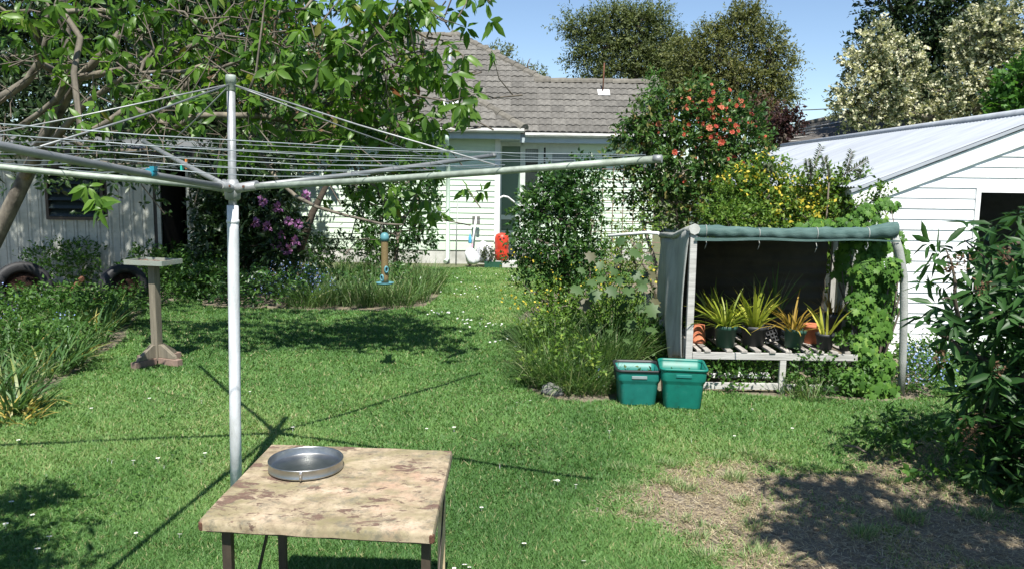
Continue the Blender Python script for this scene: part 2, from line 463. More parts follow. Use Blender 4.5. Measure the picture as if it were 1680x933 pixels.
M['cherry'] = L_('cherry_leaf', [(0, (0.035, 0.095, 0.012)), (0.45, (0.095, 0.195, 0.026)), (0.82, (0.16, 0.28, 0.045)), (0.94, (0.18, 0.15, 0.035)), (1, (0.21, 0.085, 0.03))], 0.48, 0.38, 0.4)
M['cherry_shaded'] = L_('cherry_shaded_leaf', [(0, (0.012, 0.032, 0.008)), (0.6, (0.030, 0.066, 0.013)), (0.9, (0.06, 0.10, 0.022)), (1, (0.13, 0.09, 0.04))], 0.22, 0.42, 0.4)  # darker copy of the cherry leaf, inner crown shade put into the colour
M['evergreen'] = L_('evergreen_leaf', [(0, (0.012, 0.028, 0.010)), (0.7, (0.030, 0.058, 0.018)), (1, (0.06, 0.09, 0.03))], 0.18, 0.5)
M['kanuka'] = L_('kanuka_leaf', [(0, (0.060, 0.085, 0.034)), (0.6, (0.125, 0.155, 0.055)), (1, (0.19, 0.21, 0.08))], 0.32, 0.6)
M['olive'] = L_('olive_leaf', [(0, (0.066, 0.082, 0.026)), (0.6, (0.140, 0.158, 0.050)), (1, (0.22, 0.205, 0.07))], 0.32, 0.6)
M['redleaf'] = L_('red_leaf', [(0, (0.028, 0.012, 0.012)), (1, (0.07, 0.028, 0.028))], 0.25, 0.5)
M['rust_leaf'] = L_('rusty_leaf', [(0, (0.05, 0.03, 0.018)), (1, (0.13, 0.075, 0.04))], 0.2, 0.6)
M['cream'] = L_('cream_blossom', [(0, (0.30, 0.31, 0.19)), (0.5, (0.56, 0.54, 0.37)), (1, (0.72, 0.69, 0.52))], 0.25, 0.7)
M['greygreen'] = L_('grey_green_leaf', [(0, (0.045, 0.062, 0.032)), (0.6, (0.09, 0.115, 0.055)), (1, (0.15, 0.17, 0.09))], 0.25, 0.55)
M['maple'] = L_('bright_leaf', [(0, (0.03, 0.09, 0.015)), (1, (0.09, 0.21, 0.035))], 0.35, 0.5)
M['camellia'] = L_('camellia_leaf', [(0, (0.022, 0.062, 0.014)), (0.5, (0.055, 0.125, 0.026)), (0.8, (0.12, 0.165, 0.042)), (1, (0.24, 0.18, 0.07))], 0.24, 0.45, 0.28)
M['shrub'] = L_('shrub_leaf', [(0, (0.020, 0.060, 0.013)), (0.55, (0.045, 0.115, 0.024)), (1, (0.11, 0.20, 0.045))], 0.30, 0.38, 0.5)
M['hedge'] = L_('hedge_leaf', [(0, (0.045, 0.10, 0.015)), (0.6, (0.115, 0.21, 0.032)), (1, (0.24, 0.30, 0.06))], 0.32, 0.5, 0.25)
M['ivy'] = L_('ivy_leaf', [(0, (0.035, 0.095, 0.016)), (0.6, (0.085, 0.19, 0.030)), (1, (0.17, 0.29, 0.05))], 0.30, 0.5, 0.2)
M['fig'] = L_('lobed_leaf', [(0, (0.035, 0.08, 0.022)), (0.75, (0.075, 0.13, 0.042)), (1, (0.11, 0.08, 0.055))], 0.3, 0.5)
M['rhodo'] = L_('rhododendron_leaf', [(0, (0.012, 0.035, 0.010)), (1, (0.045, 0.085, 0.025))], 0.2, 0.4, 0.5)
M['viburnum'] = L_('long_leaf', [(0, (0.014, 0.045, 0.011)), (0.6, (0.036, 0.096, 0.022)), (1, (0.075, 0.155, 0.042))], 0.28, 0.45, 0.3)
M['orchid'] = L_('orchid_strap', [(0, (0.11, 0.17, 0.022)), (0.6, (0.30, 0.34, 0.04)), (1, (0.55, 0.52, 0.10))], 0.3, 0.4, 0.45)
M['orchid_dry'] = L_('dry_strap', [(0, (0.12, 0.09, 0.02)), (0.5, (0.32, 0.21, 0.035)), (1, (0.46, 0.36, 0.08))], 0.3, 0.5)
M['yellow'] = L_('yellow_petal', [(0, (0.42, 0.32, 0.02)), (1, (0.66, 0.54, 0.07))], 0.25, 0.6)
M['red_petal'] = L_('red_petal', [(0, (0.34, 0.035, 0.025)), (0.6, (0.52, 0.085, 0.05)), (1, (0.58, 0.20, 0.11))], 0.25, 0.6)
M['purple_petal'] = L_('purple_petal', [(0, (0.26, 0.10, 0.28)), (1, (0.52, 0.25, 0.42))], 0.25, 0.6)
M['blue_petal'] = L_('blue_petal', [(0, (0.16, 0.24, 0.52)), (0.7, (0.28, 0.38, 0.66)), (1, (0.55, 0.6, 0.75))], 0.25, 0.6)
M['white_petal'] = L_('white_petal', [(0, (0.72, 0.72, 0.70)), (0.97, (0.84, 0.84, 0.84)), (1, (0.7, 0.5, 0.05))], 0.2, 0.6)
M['seedhead'] = L_('brown_seedhead', [(0, (0.07, 0.04, 0.022)), (1, (0.17, 0.10, 0.055))], 0.15, 0.8)

# ------------------------------------------------------------------ foliage builders
def unit(a): return a / np.maximum(np.linalg.norm(a, axis=-1, keepdims=True), 1e-9)
def rdir(n, g=None): return unit((g or rng).normal(size=(n, 3)))

def tpl(kind, w=0.4, droop=0.15):
    h = w / 2
    if kind == 'diamond':
        v = [(0, 0, 0), (h, .45, .06), (0, 1, -droop), (-h, .45, .06)]; f = [(0, 1, 2), (0, 2, 3)]
    elif kind == 'long':
        v = [(0, 0, 0), (-h * .85, .3, .05), (0, .3, -.01), (h * .85, .3, .05), (-h * .9, .62, .03 - droop * .45), (0, .62, -.02 - droop * .45), (h * .9, .62, .03 - droop * .45), (0, 1, -droop)]
        f = [(0, 2, 1), (0, 3, 2), (1, 2, 5), (1, 5, 4), (2, 3, 6), (2, 6, 5), (4, 5, 7), (5, 6, 7)]
    elif kind == 'lobed':
        pts = [(0, 0), (.28, -.12), (.30, .12), (.56, .18), (.36, .45), (.50, .72), (.20, .66), (0, 1), (-.20, .66), (-.50, .72), (-.36, .45), (-.56, .18), (-.30, .12), (-.28, -.12)]
        v = [(x * w * 2 * (1 + .05 * math.sin(9 * y)), y, -droop * (x * x + max(y - .3, 0) ** 2)) for x, y in pts] + [(0, .35, .03)]
        n = len(pts); f = [(n, i, (i + 1) % n) for i in range(n)]
    elif kind == 'petals':
        v = []; f = []
        for k in range(7):
            a = 2 * PI * k / 7; b = len(v)
            for t, r, z in ((0, 0.08, 0), (-.42, .8, .22), (.42, .8, .22), (0, 1.0, .30)):
                v.append((r * math.cos(a + t * .9), r * math.sin(a + t * .9), z * .9))
            f += [(b, b + 2, b + 1), (b + 1, b + 2, b + 3)]
        for k in range(5):
            a = 2 * PI * k / 5 + .3; b = len(v)
            for t, r, z in ((0, 0.05, .05), (-.5, .45, .42), (.5, .45, .42)):
                v.append((r * math.cos(a + t), r * math.sin(a + t), z))
            f.append((b, b + 2, b + 1))
    return np.array(v, float), np.array(f, int)

def instance(pos, dr, nr, size, tint, T):
    tv, tf = T
    n = len(pos)
    y = unit(dr); z = nr - y * (nr * y).sum(1, keepdims=True); z = unit(z); x = np.cross(y, z)
    size = np.broadcast_to(size, (n,))
    V = (pos[:, None, :] + size[:, None, None] * (tv[None, :, 0, None] * x[:, None, :] + tv[None, :, 1, None] * y[:, None, :] + tv[None, :, 2, None] * z[:, None, :]))
    F = (tf[None] + (np.arange(n) * len(tv))[:, None, None]).reshape(-1, 3)
    return V.reshape(-1, 3), F, np.repeat(tint, len(tv))

def join(parts):
    Vs, Fs, Ts = [], [], []; b = 0
    for V, F, t in parts:
        Vs.append(V); Fs.append(F + b); Ts.append(t); b += len(V)
    return np.concatenate(Vs), np.concatenate(Fs), np.concatenate(Ts)

def sprays(blobs, n_spray, per, slen, up=0.25, shell=0.55, g=None, droop=0.0):
    """leaf positions and directions along little twigs that fill the given blobs"""
    g = g or rng
    vol = np.array([b[1][0] * b[1][1] * b[1][2] for b in blobs]) ** 0.67
    cnt = g.multinomial(n_spray, vol / vol.sum())
    o = []; d = []; bt = []
    for (c, r3), k in zip(blobs, cnt):
        u = rdir(k, g); rad = shell + (1 - shell) * g.random((k, 1)) ** 0.7
        rad = np.where(g.random((k, 1)) < 0.25, g.random((k, 1)), rad)
        o.append(np.array(c) + u * rad * np.array(r3))
        d.append(unit(u + 0.75 * g.normal(size=(k, 3)) * 0.7 + np.array([0, 0, up])))
        bt.append(np.full(k, g.normal() * 0.08))
    o = np.concatenate(o); d = np.concatenate(d); bt = np.concatenate(bt)
    n = len(o)
    st = np.clip(0.45 + bt + 0.17 * g.normal(size=n), 0, 1)
    t = (np.arange(per) + 0.5) / per
    L = slen * (0.6 + 0.8 * g.random(n))
    pos = o[:, None, :] + d[:, None, :] * (t[None, :, None] * L[:, None, None])
    pos[:, :, 2] -= droop * (t[None, :] ** 2) * L[:, None]
    side = np.cross(np.repeat(d[:, None, :], per, 1), g.normal(size=(n, per, 3)))
    ld = unit(d[:, None, :] * 0.7 + unit(side) * 1.0)
    nr = unit(g.normal(size=(n, per, 3)) * 0.55 + np.array([0, -0.12, 0.75]))
    ti = np.clip(st[:, None] + 0.16 * g.normal(size=(n, per)), 0, 1)
    return pos.reshape(-1, 3), ld.reshape(-1, 3), nr.reshape(-1, 3), ti.ravel(), (o, d, L)

def leaf_mesh(blobs, n_spray, per, slen, leaf, T, **k):
    pos, ld, nr, ti, tw = sprays(blobs, n_spray, per, slen, **k)
    sz = leaf * (0.65 + 0.7 * rng.random(len(pos)))
    return instance(pos, ld, nr, sz, ti, T), tw

def skeleton(trunk, trunk_r, targets, tip=0.012, wob=0.12, pw=0.5, n=6, extra=(), tip_scale=None):
    """trunk polyline and bent limbs that reach each target, thicker where more of them meet"""
    nodes = [Vector(p) for p in trunk]; par = [-1] + list(range(len(trunk) - 1))
    fixed = {i: r for i, r in enumerate(trunk_r)}
    base = Vector(trunk[0])
    tg = sorted([Vector(t) for t in targets], key=lambda t: min((t - Vector(p)).length for p in trunk))
    leafs = []
    lo = max(1, len(trunk) // 3)
    for t in tg:
        best = None
        for i in range(lo, len(nodes)):
            dv = t - nodes[i]
            c = dv.length + max(0, -dv.z) * 0.7
            if best is None or c < best[0]: best = (c, i)
        i = best[1]; a = nodes[i]; L = (t - a).length
        k = max(2, min(6, int(L / 0.35)))
        prev = i
        sag = Vector((random.uniform(-1, 1), random.uniform(-1, 1), random.uniform(-.3, 1))) * L * wob
        for s in range(1, k + 1):
            u = s / k
            p = a.lerp(t, u) + sag * (4 * u * (1 - u)) * .6
            if s < k: p += Vector([random.uniform(-1, 1) * L * 0.035 for _ in range(3)])
            nodes.append(p); par.append(prev); prev = len(nodes) - 1
        leafs.append(prev)
    w_ = [0.0] * len(nodes)
    for l in leafs:
        j = l
        while j != -1: w_[j] += 1; j = par[j]
    rad = [tip * max(1, x) ** pw for x in w_]
    for i, r in fixed.items(): rad[i] = max(r, min(rad[i], r * 1.15))
    kids = {}
    for i, p in enumerate(par): kids.setdefault(p, []).append(i)
    mb = MB()
    nt_ = len(trunk)
    mb.tube(nodes[:nt_], rad[:nt_], max(n, 8))
    done = set(range(nt_))
    for i in range(nt_, len(nodes)):
        if i in done or par[i] not in done: continue
        chain = [par[i], i]; done.add(i); j = i
        while True:
            ks = [k for k in kids.get(j, []) if k not in done]
            if not ks: break
            j = max(ks, key=lambda k: w_[k]); chain.append(j); done.add(j)
        rr = [rad[c] for c in chain]; rr[0] = min(rr[0], rr[1] * 1.25)
        rr[-1] = max(rr[-1] * 0.5, 0.003)
        mb.tube([nodes[c] for c in chain], rr, n, cap=False)
    # any branch skipped because its parent came later
    return mb, nodes

def twigs_mb(tw, r, every=1, n=3):
    o, d, L = tw; mb = MB()
    for i in range(0, len(o), every):
        a = Vector(o[i]); b = a + Vector(d[i]) * float(L[i])
        mb.tube([a - Vector(d[i]) * float(L[i]) * 0.5, a, b], [r, r * .8, r * .4], n, cap=False)
    return mb

def blades(base, az, L, th0, th1, w, tint, segs=4, twist=None):
    """curved strap blades; th = lean from upright at foot and tip"""
    n = len(base)
    s = (np.arange(segs + 1)) / segs
    th = th0[:, None] + (th1 - th0)[:, None] * s[None]
    ds = L[:, None] / segs
    mid = (th[:, 1:] + th[:, :-1]) / 2
    h = np.concatenate([np.zeros((n, 1)), np.cumsum(np.sin(mid) * ds, 1)], 1)
    z = np.concatenate([np.zeros((n, 1)), np.cumsum(np.cos(mid) * ds, 1)], 1)
    c = np.stack([base[:, 0, None] + h * np.cos(az)[:, None], base[:, 1, None] + h * np.sin(az)[:, None], base[:, 2, None] + z], 2)
    tw_ = (rng.normal(size=n) * 0.5) if twist is None else twist
    sx = np.stack([-np.sin(az + tw_), np.cos(az + tw_), np.zeros(n)], 1)
    prof = np.array([0.75, 1.0, 0.95, 0.7, 0.12]) if segs == 4 else np.linspace(1, 0.1, segs + 1)
    wd = w[:, None] * prof[None] / 2
    Lf = c - sx[:, None, :] * wd[:, :, None]; Rt = c + sx[:, None, :] * wd[:, :, None]
    V = np.stack([Lf, Rt], 2).reshape(n, -1, 3)
    f = []
    for i in range(segs):
        a = 2 * i; f += [(a, a + 1, a + 3), (a, a + 3, a + 2)]
    F = (np.array(f)[None] + (np.arange(n) * 2 * (segs + 1))[:, None, None]).reshape(-1, 3)
    return V.reshape(-1, 3), F, np.repeat(tint, 2 * (segs + 1))

def clump(c, n, L, w, rad, lean=(0.05, 0.5), bend=(0.3, 1.6), tint=(0.45, 0.2), dry=0.05, segs=4):
    c = np.array(c)
    a = rng.random(n) * 2 * PI; r = rad * np.sqrt(rng.random(n))
    base = np.stack([c[0] + r * np.cos(a), c[1] + r * np.sin(a), np.full(n, c[2])], 1)
    az = a + rng.normal(size=n) * 0.9
    t0 = lean[0] + (lean[1] - lean[0]) * rng.random(n)
    t1 = t0 + bend[0] + (bend[1] - bend[0]) * rng.random(n)
    ti = np.clip(tint[0] + tint[1] * rng.normal(size=n), 0, 0.92)
    ti = np.where(rng.random(n) < dry, 0.93 + 0.07 * rng.random(n), ti)
    return blades(base, az, L * (0.55 + 0.6 * rng.random(n)), t0, t1, w * (0.7 + 0.5 * rng.random(n)), ti, segs)

def single_leaf_objs(name, parent, pos, dr, nr, size, tint, T, mt, nvar=6):
    """each leaf an object, six shades sharing mesh data"""
    mes = []
    tv, tf = T
    for k in range(nvar):
        mes.append(np_mesh(name, tv, tf, np.full(len(tv), (k + .5) / nvar), mt))
    for i in range(len(pos)):
        y = Vector(dr[i]).normalized(); z = Vector(nr[i]); z = (z - y * z.dot(y)).normalized(); x = y.cross(z)
        m = Matrix((x, y, z)).transposed().to_4x4() * 1.0
        m = Matrix.Translation(Vector(pos[i])) @ m @ Matrix.Scale(float(size[i]), 4)
        place_mesh(name, mes[min(nvar - 1, int(tint[i] * nvar))], m, parent)

def rosettes(cs, axes, n, g=None, spread=(0.9, 1.9), fall=0.35):
    """whorls of leaves at branch ends"""
    cs = np.array(cs, float); axes = unit(np.array(axes, float)); m = len(cs)
    ref = np.where(np.abs(axes[:, 2:3]) < .9, np.array([[0, 0, 1.0]]), np.array([[1.0, 0, 0]]))
    u = unit(np.cross(axes, ref)); v = np.cross(axes, u)
    ph = (np.arange(n)[None] * 2.39996 + rng.random((m, 1)) * 6.28) + rng.normal(size=(m, n)) * .25
    th = spread[0] + (spread[1] - spread[0]) * rng.random((m, n))
    side = u[:, None] * np.cos(ph)[:, :, None] + v[:, None] * np.sin(ph)[:, :, None]
    d = axes[:, None] * np.cos(th)[:, :, None] + side * np.sin(th)[:, :, None]
    d[:, :, 2] -= fall * rng.random((m, n)) * 1.4
    d = unit(d)
    nr = unit(axes[:, None] * 0.9 - side * np.cos(th)[:, :, None] * .3 + rng.normal(size=(m, n, 3)) * 0.25 + np.array([0, 0, .35]))
    pos = cs[:, None] + d * 0.012 - axes[:, None] * (rng.random((m, n))[:, :, None] * 0.05)
    ti = np.clip(0.42 + rng.normal(size=(m, 1)) * .14 + rng.normal(size=(m, n)) * .14, 0, 1)
    return pos.reshape(-1, 3), d.reshape(-1, 3), nr.reshape(-1, 3), ti.ravel()

def pxblobs(lst, depth_r=0.8):
    """(px, py, D, radius m[, vertical radius m]) -> blobs in the place"""
    out = []
    for b in lst:
        p = P(b[0], b[1], b[2]); r = b[3]; rz = b[4] if len(b) > 4 else r * .85
        out.append(((p.x, p.y, p.z), (r, r * depth_r, rz)))
    return out

# ================================================================== GROUND
def gp(lst): return [(G(a, b).x, G(a, b).y) for a, b in lst]
BED_LEFT = gp([(-700, 700), (-60, 700), (40, 672), (95, 630), (150, 590), (200, 560), (215, 530), (240, 505), (300, 488), (300, 462), (-400, 462), (-900, 600)])
BED_MID = gp([(330, 470), (330, 500), (420, 505), (520, 508), (640, 508), (700, 500), (722, 482), (718, 462), (690, 442), (690, 428), (400, 428), (320, 440)])
BED_ISLAND = gp([(862, 560), (850, 600), (866, 636), (905, 652), (960, 660), (1010, 655), (1040, 640), (1150, 640), (1300, 652), (1450, 655), (1530, 648), (1530, 600), (1480, 540), (1240, 470), (1000, 462), (900, 480), (850, 520)])
DIRT_C = G(1330, 850); 
def dirtmask(x, y):
    """bare earth patch at the right: 0 turf .. 1 earth"""
    cx, cy = G(1350, 860).x, G(1350, 860).y
    e = ((x - cx - 0.20) / 1.22) ** 2 + ((y - cy + 0.05) / 1.02) ** 2
    nn = fbm(x * 2.3 + 5, y * 2.3 + 9, 4)
    m = np.clip((1.42 - e + (nn - 0.5) * 2.3 + (fbm(x * 7, y * 7, 2) - .5) * .8) * 1.5, 0, 1)
    # thin spots elsewhere under the right-hand bush
    e2 = ((x - G(1600, 760).x) / 1.3) ** 2 + ((y - G(1600, 760).y) / 0.9) ** 2
    m2 = np.clip((0.8 - e2 + (nn - 0.5) * 1.2) * 1.5, 0, 1) * .75
    return np.maximum(m, m2)
def bedmask(x, y):
    return pip(x, y, BED_LEFT) | pip(x, y, BED_MID) | pip(x, y, BED_ISLAND)

fx = np.unique(np.concatenate([np.linspace(-12, 12, 241), np.array([-900, -300, -100, -50, -30, -20, -15, 15, 20, 30, 50, 100, 300, 900])]))
fy = np.unique(np.concatenate([np.linspace(0, 20, 201), np.array([-300, -100, -30, -10, -4, 25, 35, 60, 120, 300, 900])]))
GX, GY = np.meshgrid(fx, fy)
GZ = (fbm(GX * .9, GY * .9, 3) - .5) * 0.03 * (np.abs(GX) < 12) * (GY < 17)
dm = np.maximum(dirtmask(GX, GY), np.where(bedmask(GX, GY), 0.85, 0.0))
dm = np.where((GY > 17.2), 0.3, dm)
V = np.stack([GX.ravel(), GY.ravel(), GZ.ravel() - .01], 1)
nx, ny = len(fx), len(fy)
idx = np.arange(nx * ny).reshape(ny, nx)
F = np.stack([idx[:-1, :-1].ravel(), idx[:-1, 1:].ravel(), idx[1:, 1:].ravel(), idx[1:, :-1].ravel()], 1)
tag(np_obj('ground', V, F, dm.ravel(), M['ground'], smooth=True), kind='structure')

# mown lawn: single blades
def lawn(N):
    t = 1 / 18.3 + (1 / 2.9 - 1 / 18.3) * rng.random(N)
    D = 1 / t
    far = rng.random(N) < 0.22
    D = np.where(far, 3 + 15 * np.sqrt(rng.random(N)), D)
    x = (rng.random(N) * 2 - 1) * (0.68 * D + 0.55)
    keep = ~bedmask(x, D)
    keep &= ~((D > 17.1))
    keep &= ~((D > 8.75) & (x > 3.6))
    m = dirtmask(x, D)
    keep &= rng.random(N) > m * (.93 + .1 * (fbm(x * 4 + 33, D * 4, 2) > .5))
    # worn, thinner spots in the turf
    thin = fbm(x * 1.1 + 40, D * 1.1 + 3, 3)
    keep &= rng.random(N) > np.clip((0.36 - thin) * 3, 0, .5)
    x, D, thin, m = x[keep], D[keep], thin[keep], m[keep]
    n = len(x)
    base = np.stack([x, D, (fbm(x * .9, D * .9, 3) - .5) * 0.03 - .012], 1)
    lush = fbm(x * 3.1 + 11, D * 3.1 + 50, 3)
    h = (0.013 + 0.019 * rng.random(n)) * (0.6 + 0.9 * lush) * (1 + 0.35 * np.clip(D - 6, 0, 8) / 8)
    az = rng.random(n) * 2 * PI
    lean = h * (0.4 + 1.7 * rng.random(n) ** 1.5)
    wd = (0.0036 + 0.0025 * rng.random(n)) * np.clip(D / 4.6, 0.9, 3.0)
    tip = base + np.stack([np.cos(az) * lean, np.sin(az) * lean, h], 1)
    b2 = az + PI / 2 + rng.normal(size=n) * .5
    sd = np.stack([np.cos(b2), np.sin(b2), np.zeros(n)], 1) * wd[:, None]
    V = np.stack([base - sd, base + sd, tip], 1).reshape(-1, 3)
    F = np.arange(3 * n).reshape(-1, 3)
    patch = fbm(x * .55 + 7, D * .55 + 21, 3); yel = fbm(x * 1.7 + 71, D * 1.7 + 5, 3)
    ti = 0.40 + (patch - .5) * 0.80 + (yel - .5) * 0.62 + 0.13 * rng.normal(size=n) + m * .2
    ti = np.where(rng.random(n) < 0.05, 0.9 + .1 * rng.random(n), ti)
    return V, F, np.repeat(np.clip(ti, 0, 1), 3)
V, F, t = lawn(1250000)
tag(np_obj('lawn_grass', V, F, t, M['lawn']), kind='stuff')

n = 26000
t_ = 1 / 14 + (1 / 3.1 - 1 / 14) * rng.random(n); y = 1 / t_; x = (rng.random(n) * 2 - 1) * (.68 * y + .4)
k = (fbm(x * 1.3 + 90, y * 1.3 + 14, 3) + .25 * (fbm(x * 6, y * 6, 2) - .5) > .57) & ~bedmask(x, y) & (dirtmask(x, y) < .4)
x, y = x[k], y[k]; n = len(x)
pos = np.stack([x, y, .012 + .014 * rng.random(n)], 1)
V, F, t = instance(pos, rdir(n) * np.array([1, 1, .3]), unit(rng.normal(size=(n, 3)) * .35 + np.array([0, 0, 1.0])), .020 * (.6 + .8 * rng.random(n)), np.clip(.35 + .25 * rng.normal(size=n), 0, .8), tpl('diamond', .8, .1))
tag(np_obj('clover', V, F, t, M['weed'], None), kind='stuff')

# dry clippings on the bare patch
n = 60000
x = G(1350, 860).x + (rng.random(n) - .5) * 3.6; y = G(1350, 860).y + (rng.random(n) - .5) * 3.0
m = dirtmask(x, y); k = (rng.random(n) < m * (0.25 + fbm(x * 2, y * 2))) ; x, y = x[k], y[k]; n = len(x)
az = rng.random(n) * 6.283; ln = 0.02 + .05 * rng.random(n)
dv = np.stack([np.cos(az), np.sin(az), 0.25 * rng.random(n)], 1) * ln[:, None]
sv = np.stack([-np.sin(az), np.cos(az), np.zeros(n)], 1) * 0.0022
b = np.stack([x, y, 0.004 + .012 * rng.random(n) + (fbm(x * .9, y * .9, 3) - .5) * 0.03 - .01], 1)
V = np.stack([b - sv, b + sv, b + dv], 1).reshape(-1, 3)
tag(np_obj('dry_grass_clippings', V, np.arange(3 * n).reshape(-1, 3), np.repeat(rng.random(n), 3), M['straw']), kind='stuff')

# crumbs of earth and little stones on the bare patch
n = 2600
x = G(1350, 860).x + (rng.random(n) - .5) * 3.6; y = G(1350, 860).y + (rng.random(n) - .5) * 3.0
k = rng.random(n) < dirtmask(x, y); x, y = x[k], y[k]; n = len(x)
ov = np.array([(1, 0, 0), (-1, 0, 0), (0, 1, 0), (0, -1, 0), (0, 0, .8), (0, 0, -.8)], float)
of = np.array([(0, 2, 4), (2, 1, 4), (1, 3, 4), (3, 0, 4), (2, 0, 5), (1, 2, 5), (3, 1, 5), (0, 3, 5)])
sz = .004 + .014 * rng.random(n) ** 3
V = (ov[None] * (1 + .5 * rng.normal(size=(n, 6, 1)) * .4) * sz[:, None, None] * (.7 + .6 * rng.random((n, 1, 3))) + np.stack([x, y, (fbm(x * .9, y * .9, 3) - .5) * 0.03 - .008 + sz * .3], 1)[:, None])
tag(np_obj('soil_crumbs', V.reshape(-1, 3), (of[None] + (np.arange(n) * 6)[:, None, None]).reshape(-1, 3), None, M['crumb']), kind='stuff')

# tufts left standing on the bare patch
for i, (px, py, s) in enumerate([(1205, 785, 1), (1210, 822, .9), (1245, 862, 1.25), (1125, 800, 1.2), (1130, 850, 1.1), (1105, 790, .9), (1250, 750, 1.1), (1290, 755, .8),
                                 (1245, 905, 1), (1135, 880, 1.1), (1160, 915, 1.2), (1400, 820, .7), (1050, 840, .9), (1065, 905, 1.1), (1340, 765, .9), (1190, 750, .8), (1450, 745, 1.0),
                                 (1098, 760, 1.0), (1030, 800, 1.0), (1040, 770, 1.0), (1165, 865, .7), (1420, 880, 1.0), (1500, 850, 1.1), (1560, 800, 1.0), (1480, 790, .9), (1620, 850, 1.0)]):
    c = G(px, py)
    ps = []
    for _ in range(random.randint(2, 4)):
        r_ = random.uniform(.4, 1.1) * s
        ps.append(clump((c.x + random.gauss(0, .03), c.y + random.gauss(0, .025), -.01), int(46 * r_) + 8, 0.075 * r_, 0.0045, 0.06 * r_, lean=(.1, 1.0), bend=(.2, 1.0), tint=(.80, .14), dry=.14))
    V, F, t = join(ps)
    o = np_obj('grass_tuft', V, F, t, M['tallgrass'], loc=(c.x, c.y, 0))
    tag(o, 'green tuft of grass ' + ('in the sunny left half of the bare earth patch' if px < 1220 else 'in the dappled shade right of the bare patch' if px > 1380 else 'in the middle of the bare earth patch'), 'grass tuft', 'grass tufts on the bare patch')

# daisies
def daisy_mesh():
    vs = []; fs = []; mb = MB()
    for k in range(11):
        a = 2 * PI * k / 11
        c, s = math.cos(a), math.sin(a); w_ = 0.0036
        b = len(vs)
        vs += [(c * .003 - s * w_, s * .003 + c * w_, .033), (c * .003 + s * w_, s * .003 - c * w_, .033), (c * .013 + s * w_, s * .013 - c * w_, .036), (c * .013 - s * w_, s * .013 + c * w_, .036)]
        fs.append((b, b + 1, b + 2, b + 3))
    b = len(vs); vs += [(.004 * math.cos(k * PI / 3), .004 * math.sin(k * PI / 3), .037) for k in range(6)]; cen = list(range(b, b + 6))
    b2 = len(vs); vs += [(-.001, 0, 0), (.001, 0, 0), (.001, 0, .034), (-.001, 0, .034)]
    fs += [tuple(cen[i] for i in (0, 1, 2, 3)), tuple(cen[i] for i in (0, 3, 4, 5)), (b2, b2 + 1, b2 + 2, b2 + 3)]
    t = np.full(len(vs), .4); t[b:b + 6] = 1.0
    return np_mesh('daisy', vs, fs, t, M['white_petal'])
dmesh = daisy_mesh()
dz = [(48, 813), (18, 822), (53, 842), (5, 855), (9, 858), (175, 751), (182, 753), (218, 754), (259, 750), (268, 761), (282, 744), (329, 750), (328, 754), (336, 741),
      (910, 785), (915, 787), (945, 792), (1000, 712), (958, 918), (745, 928), (762, 925), (770, 927), (223, 870), (293, 875), (79, 880), (505, 640), (848, 658), (870, 655),
      (1135, 718), (1205, 712), (560, 842), (245, 652), (150, 668), (1000, 705), (930, 700), (700, 700), (640, 650), (880, 720), (980, 830), (1300, 700), (1235, 668),
      (1640, 640), (480, 700), (330, 655), (410, 640), (120, 790), (60, 900), (790, 830), (860, 890), (1470, 700), (560, 600), (820, 760), (745, 700), (30, 720)]
for px, py in dz:
    c = G(px, py, .035)
    s = .72 + .35 * random.random()
    o = place_mesh('daisy', dmesh, Matrix.Translation((c.x, c.y, -.002)) @ Matrix.Rotation(random.uniform(-.5, .1), 4, 'X') @ Matrix.Rotation(random.random() * 6, 4, 'Z') @ Matrix.Scale(s, 4))
    tag(o, 'small white daisy flowering in the mown lawn', 'daisy', 'daisies scattered over the lawn')
# far drifts of petals and daisies, too many and too small to count
n = 900
cl = [(790, 535, 40, 8), (770, 530, 25, 5), (700, 462, 30, 4), (745, 455, 60, 5), (800, 430, 60, 5), (720, 515, 20, 5), (820, 560, 30, 10), (840, 470, 25, 12), (760, 480, 40, 15), (1510, 590, 10, 8)]
pos = []
for px, py, sx, sy in cl:
    for _ in range(11):
        c = G(px + random.gauss(0, sx * .6), py + random.gauss(0, sy * .6)); pos.append((c.x, c.y, 0.035))
pos = np.array(pos); n = len(pos)
T = tpl('diamond', 1.0, 0)
V, F, t = instance(pos, rdir(n) * np.array([1, 1, .2]), np.tile([[0, -.3, 1.0]], (n, 1)), 0.032, rng.random(n) * .9, T)
tag(np_obj('fallen_petals', V, F, t, M['white_petal']), kind='stuff')

# ================================================================== HOUSE
EZ = 3.02; TP = 0.65
cosp = 1 / math.sqrt(1 + TP * TP)
house = thing('house', 'pale weatherboard bungalow with grey tiled hip roof across the end of the garden', 'house', (-1.0, 18.0, 0))
WY, RY = 18.0, 19.35
WE, RE = 17.5, 18.9
def wall_boards(parent, x0, x1, y, z0, z1, h, paint, openings=(), proud=.017, name='weatherboard', clip=None):
    z = z0
    me_cache = {}
    while z < z1 - .02:
        segs = [(x0, x1)]
        top = min(z + h, z1)
        for (a, b, c, d) in openings:
            if c < top - .02 and d > z + .02:
                ns = []
                for s0, s1 in segs:
                    if b <= s0 or a >= s1: ns.append((s0, s1)); continue
                    if a > s0: ns.append((s0, a))
                    if b < s1: ns.append((b, s1))
                segs = ns
        for s0, s1 in segs:
            a, b = s0, s1
            if clip: a, b = clip(a, b, z, top)
            if b - a < .05: continue
            mb = MB()
            j = random.uniform(-.0015, .0015)
            sec = [Vector((a, y - .002, z)), Vector((a, y - proud - .006 + j, z + random.uniform(-.002, .002))), Vector((a, y - .006, top - .001)), Vector((a, y - .002, top - .001))]
            mb.extrude(sec, (b - a, 0, 0))
            mb.build(name, paint, parent, loc=((a + b) / 2, y, z))
        z += h
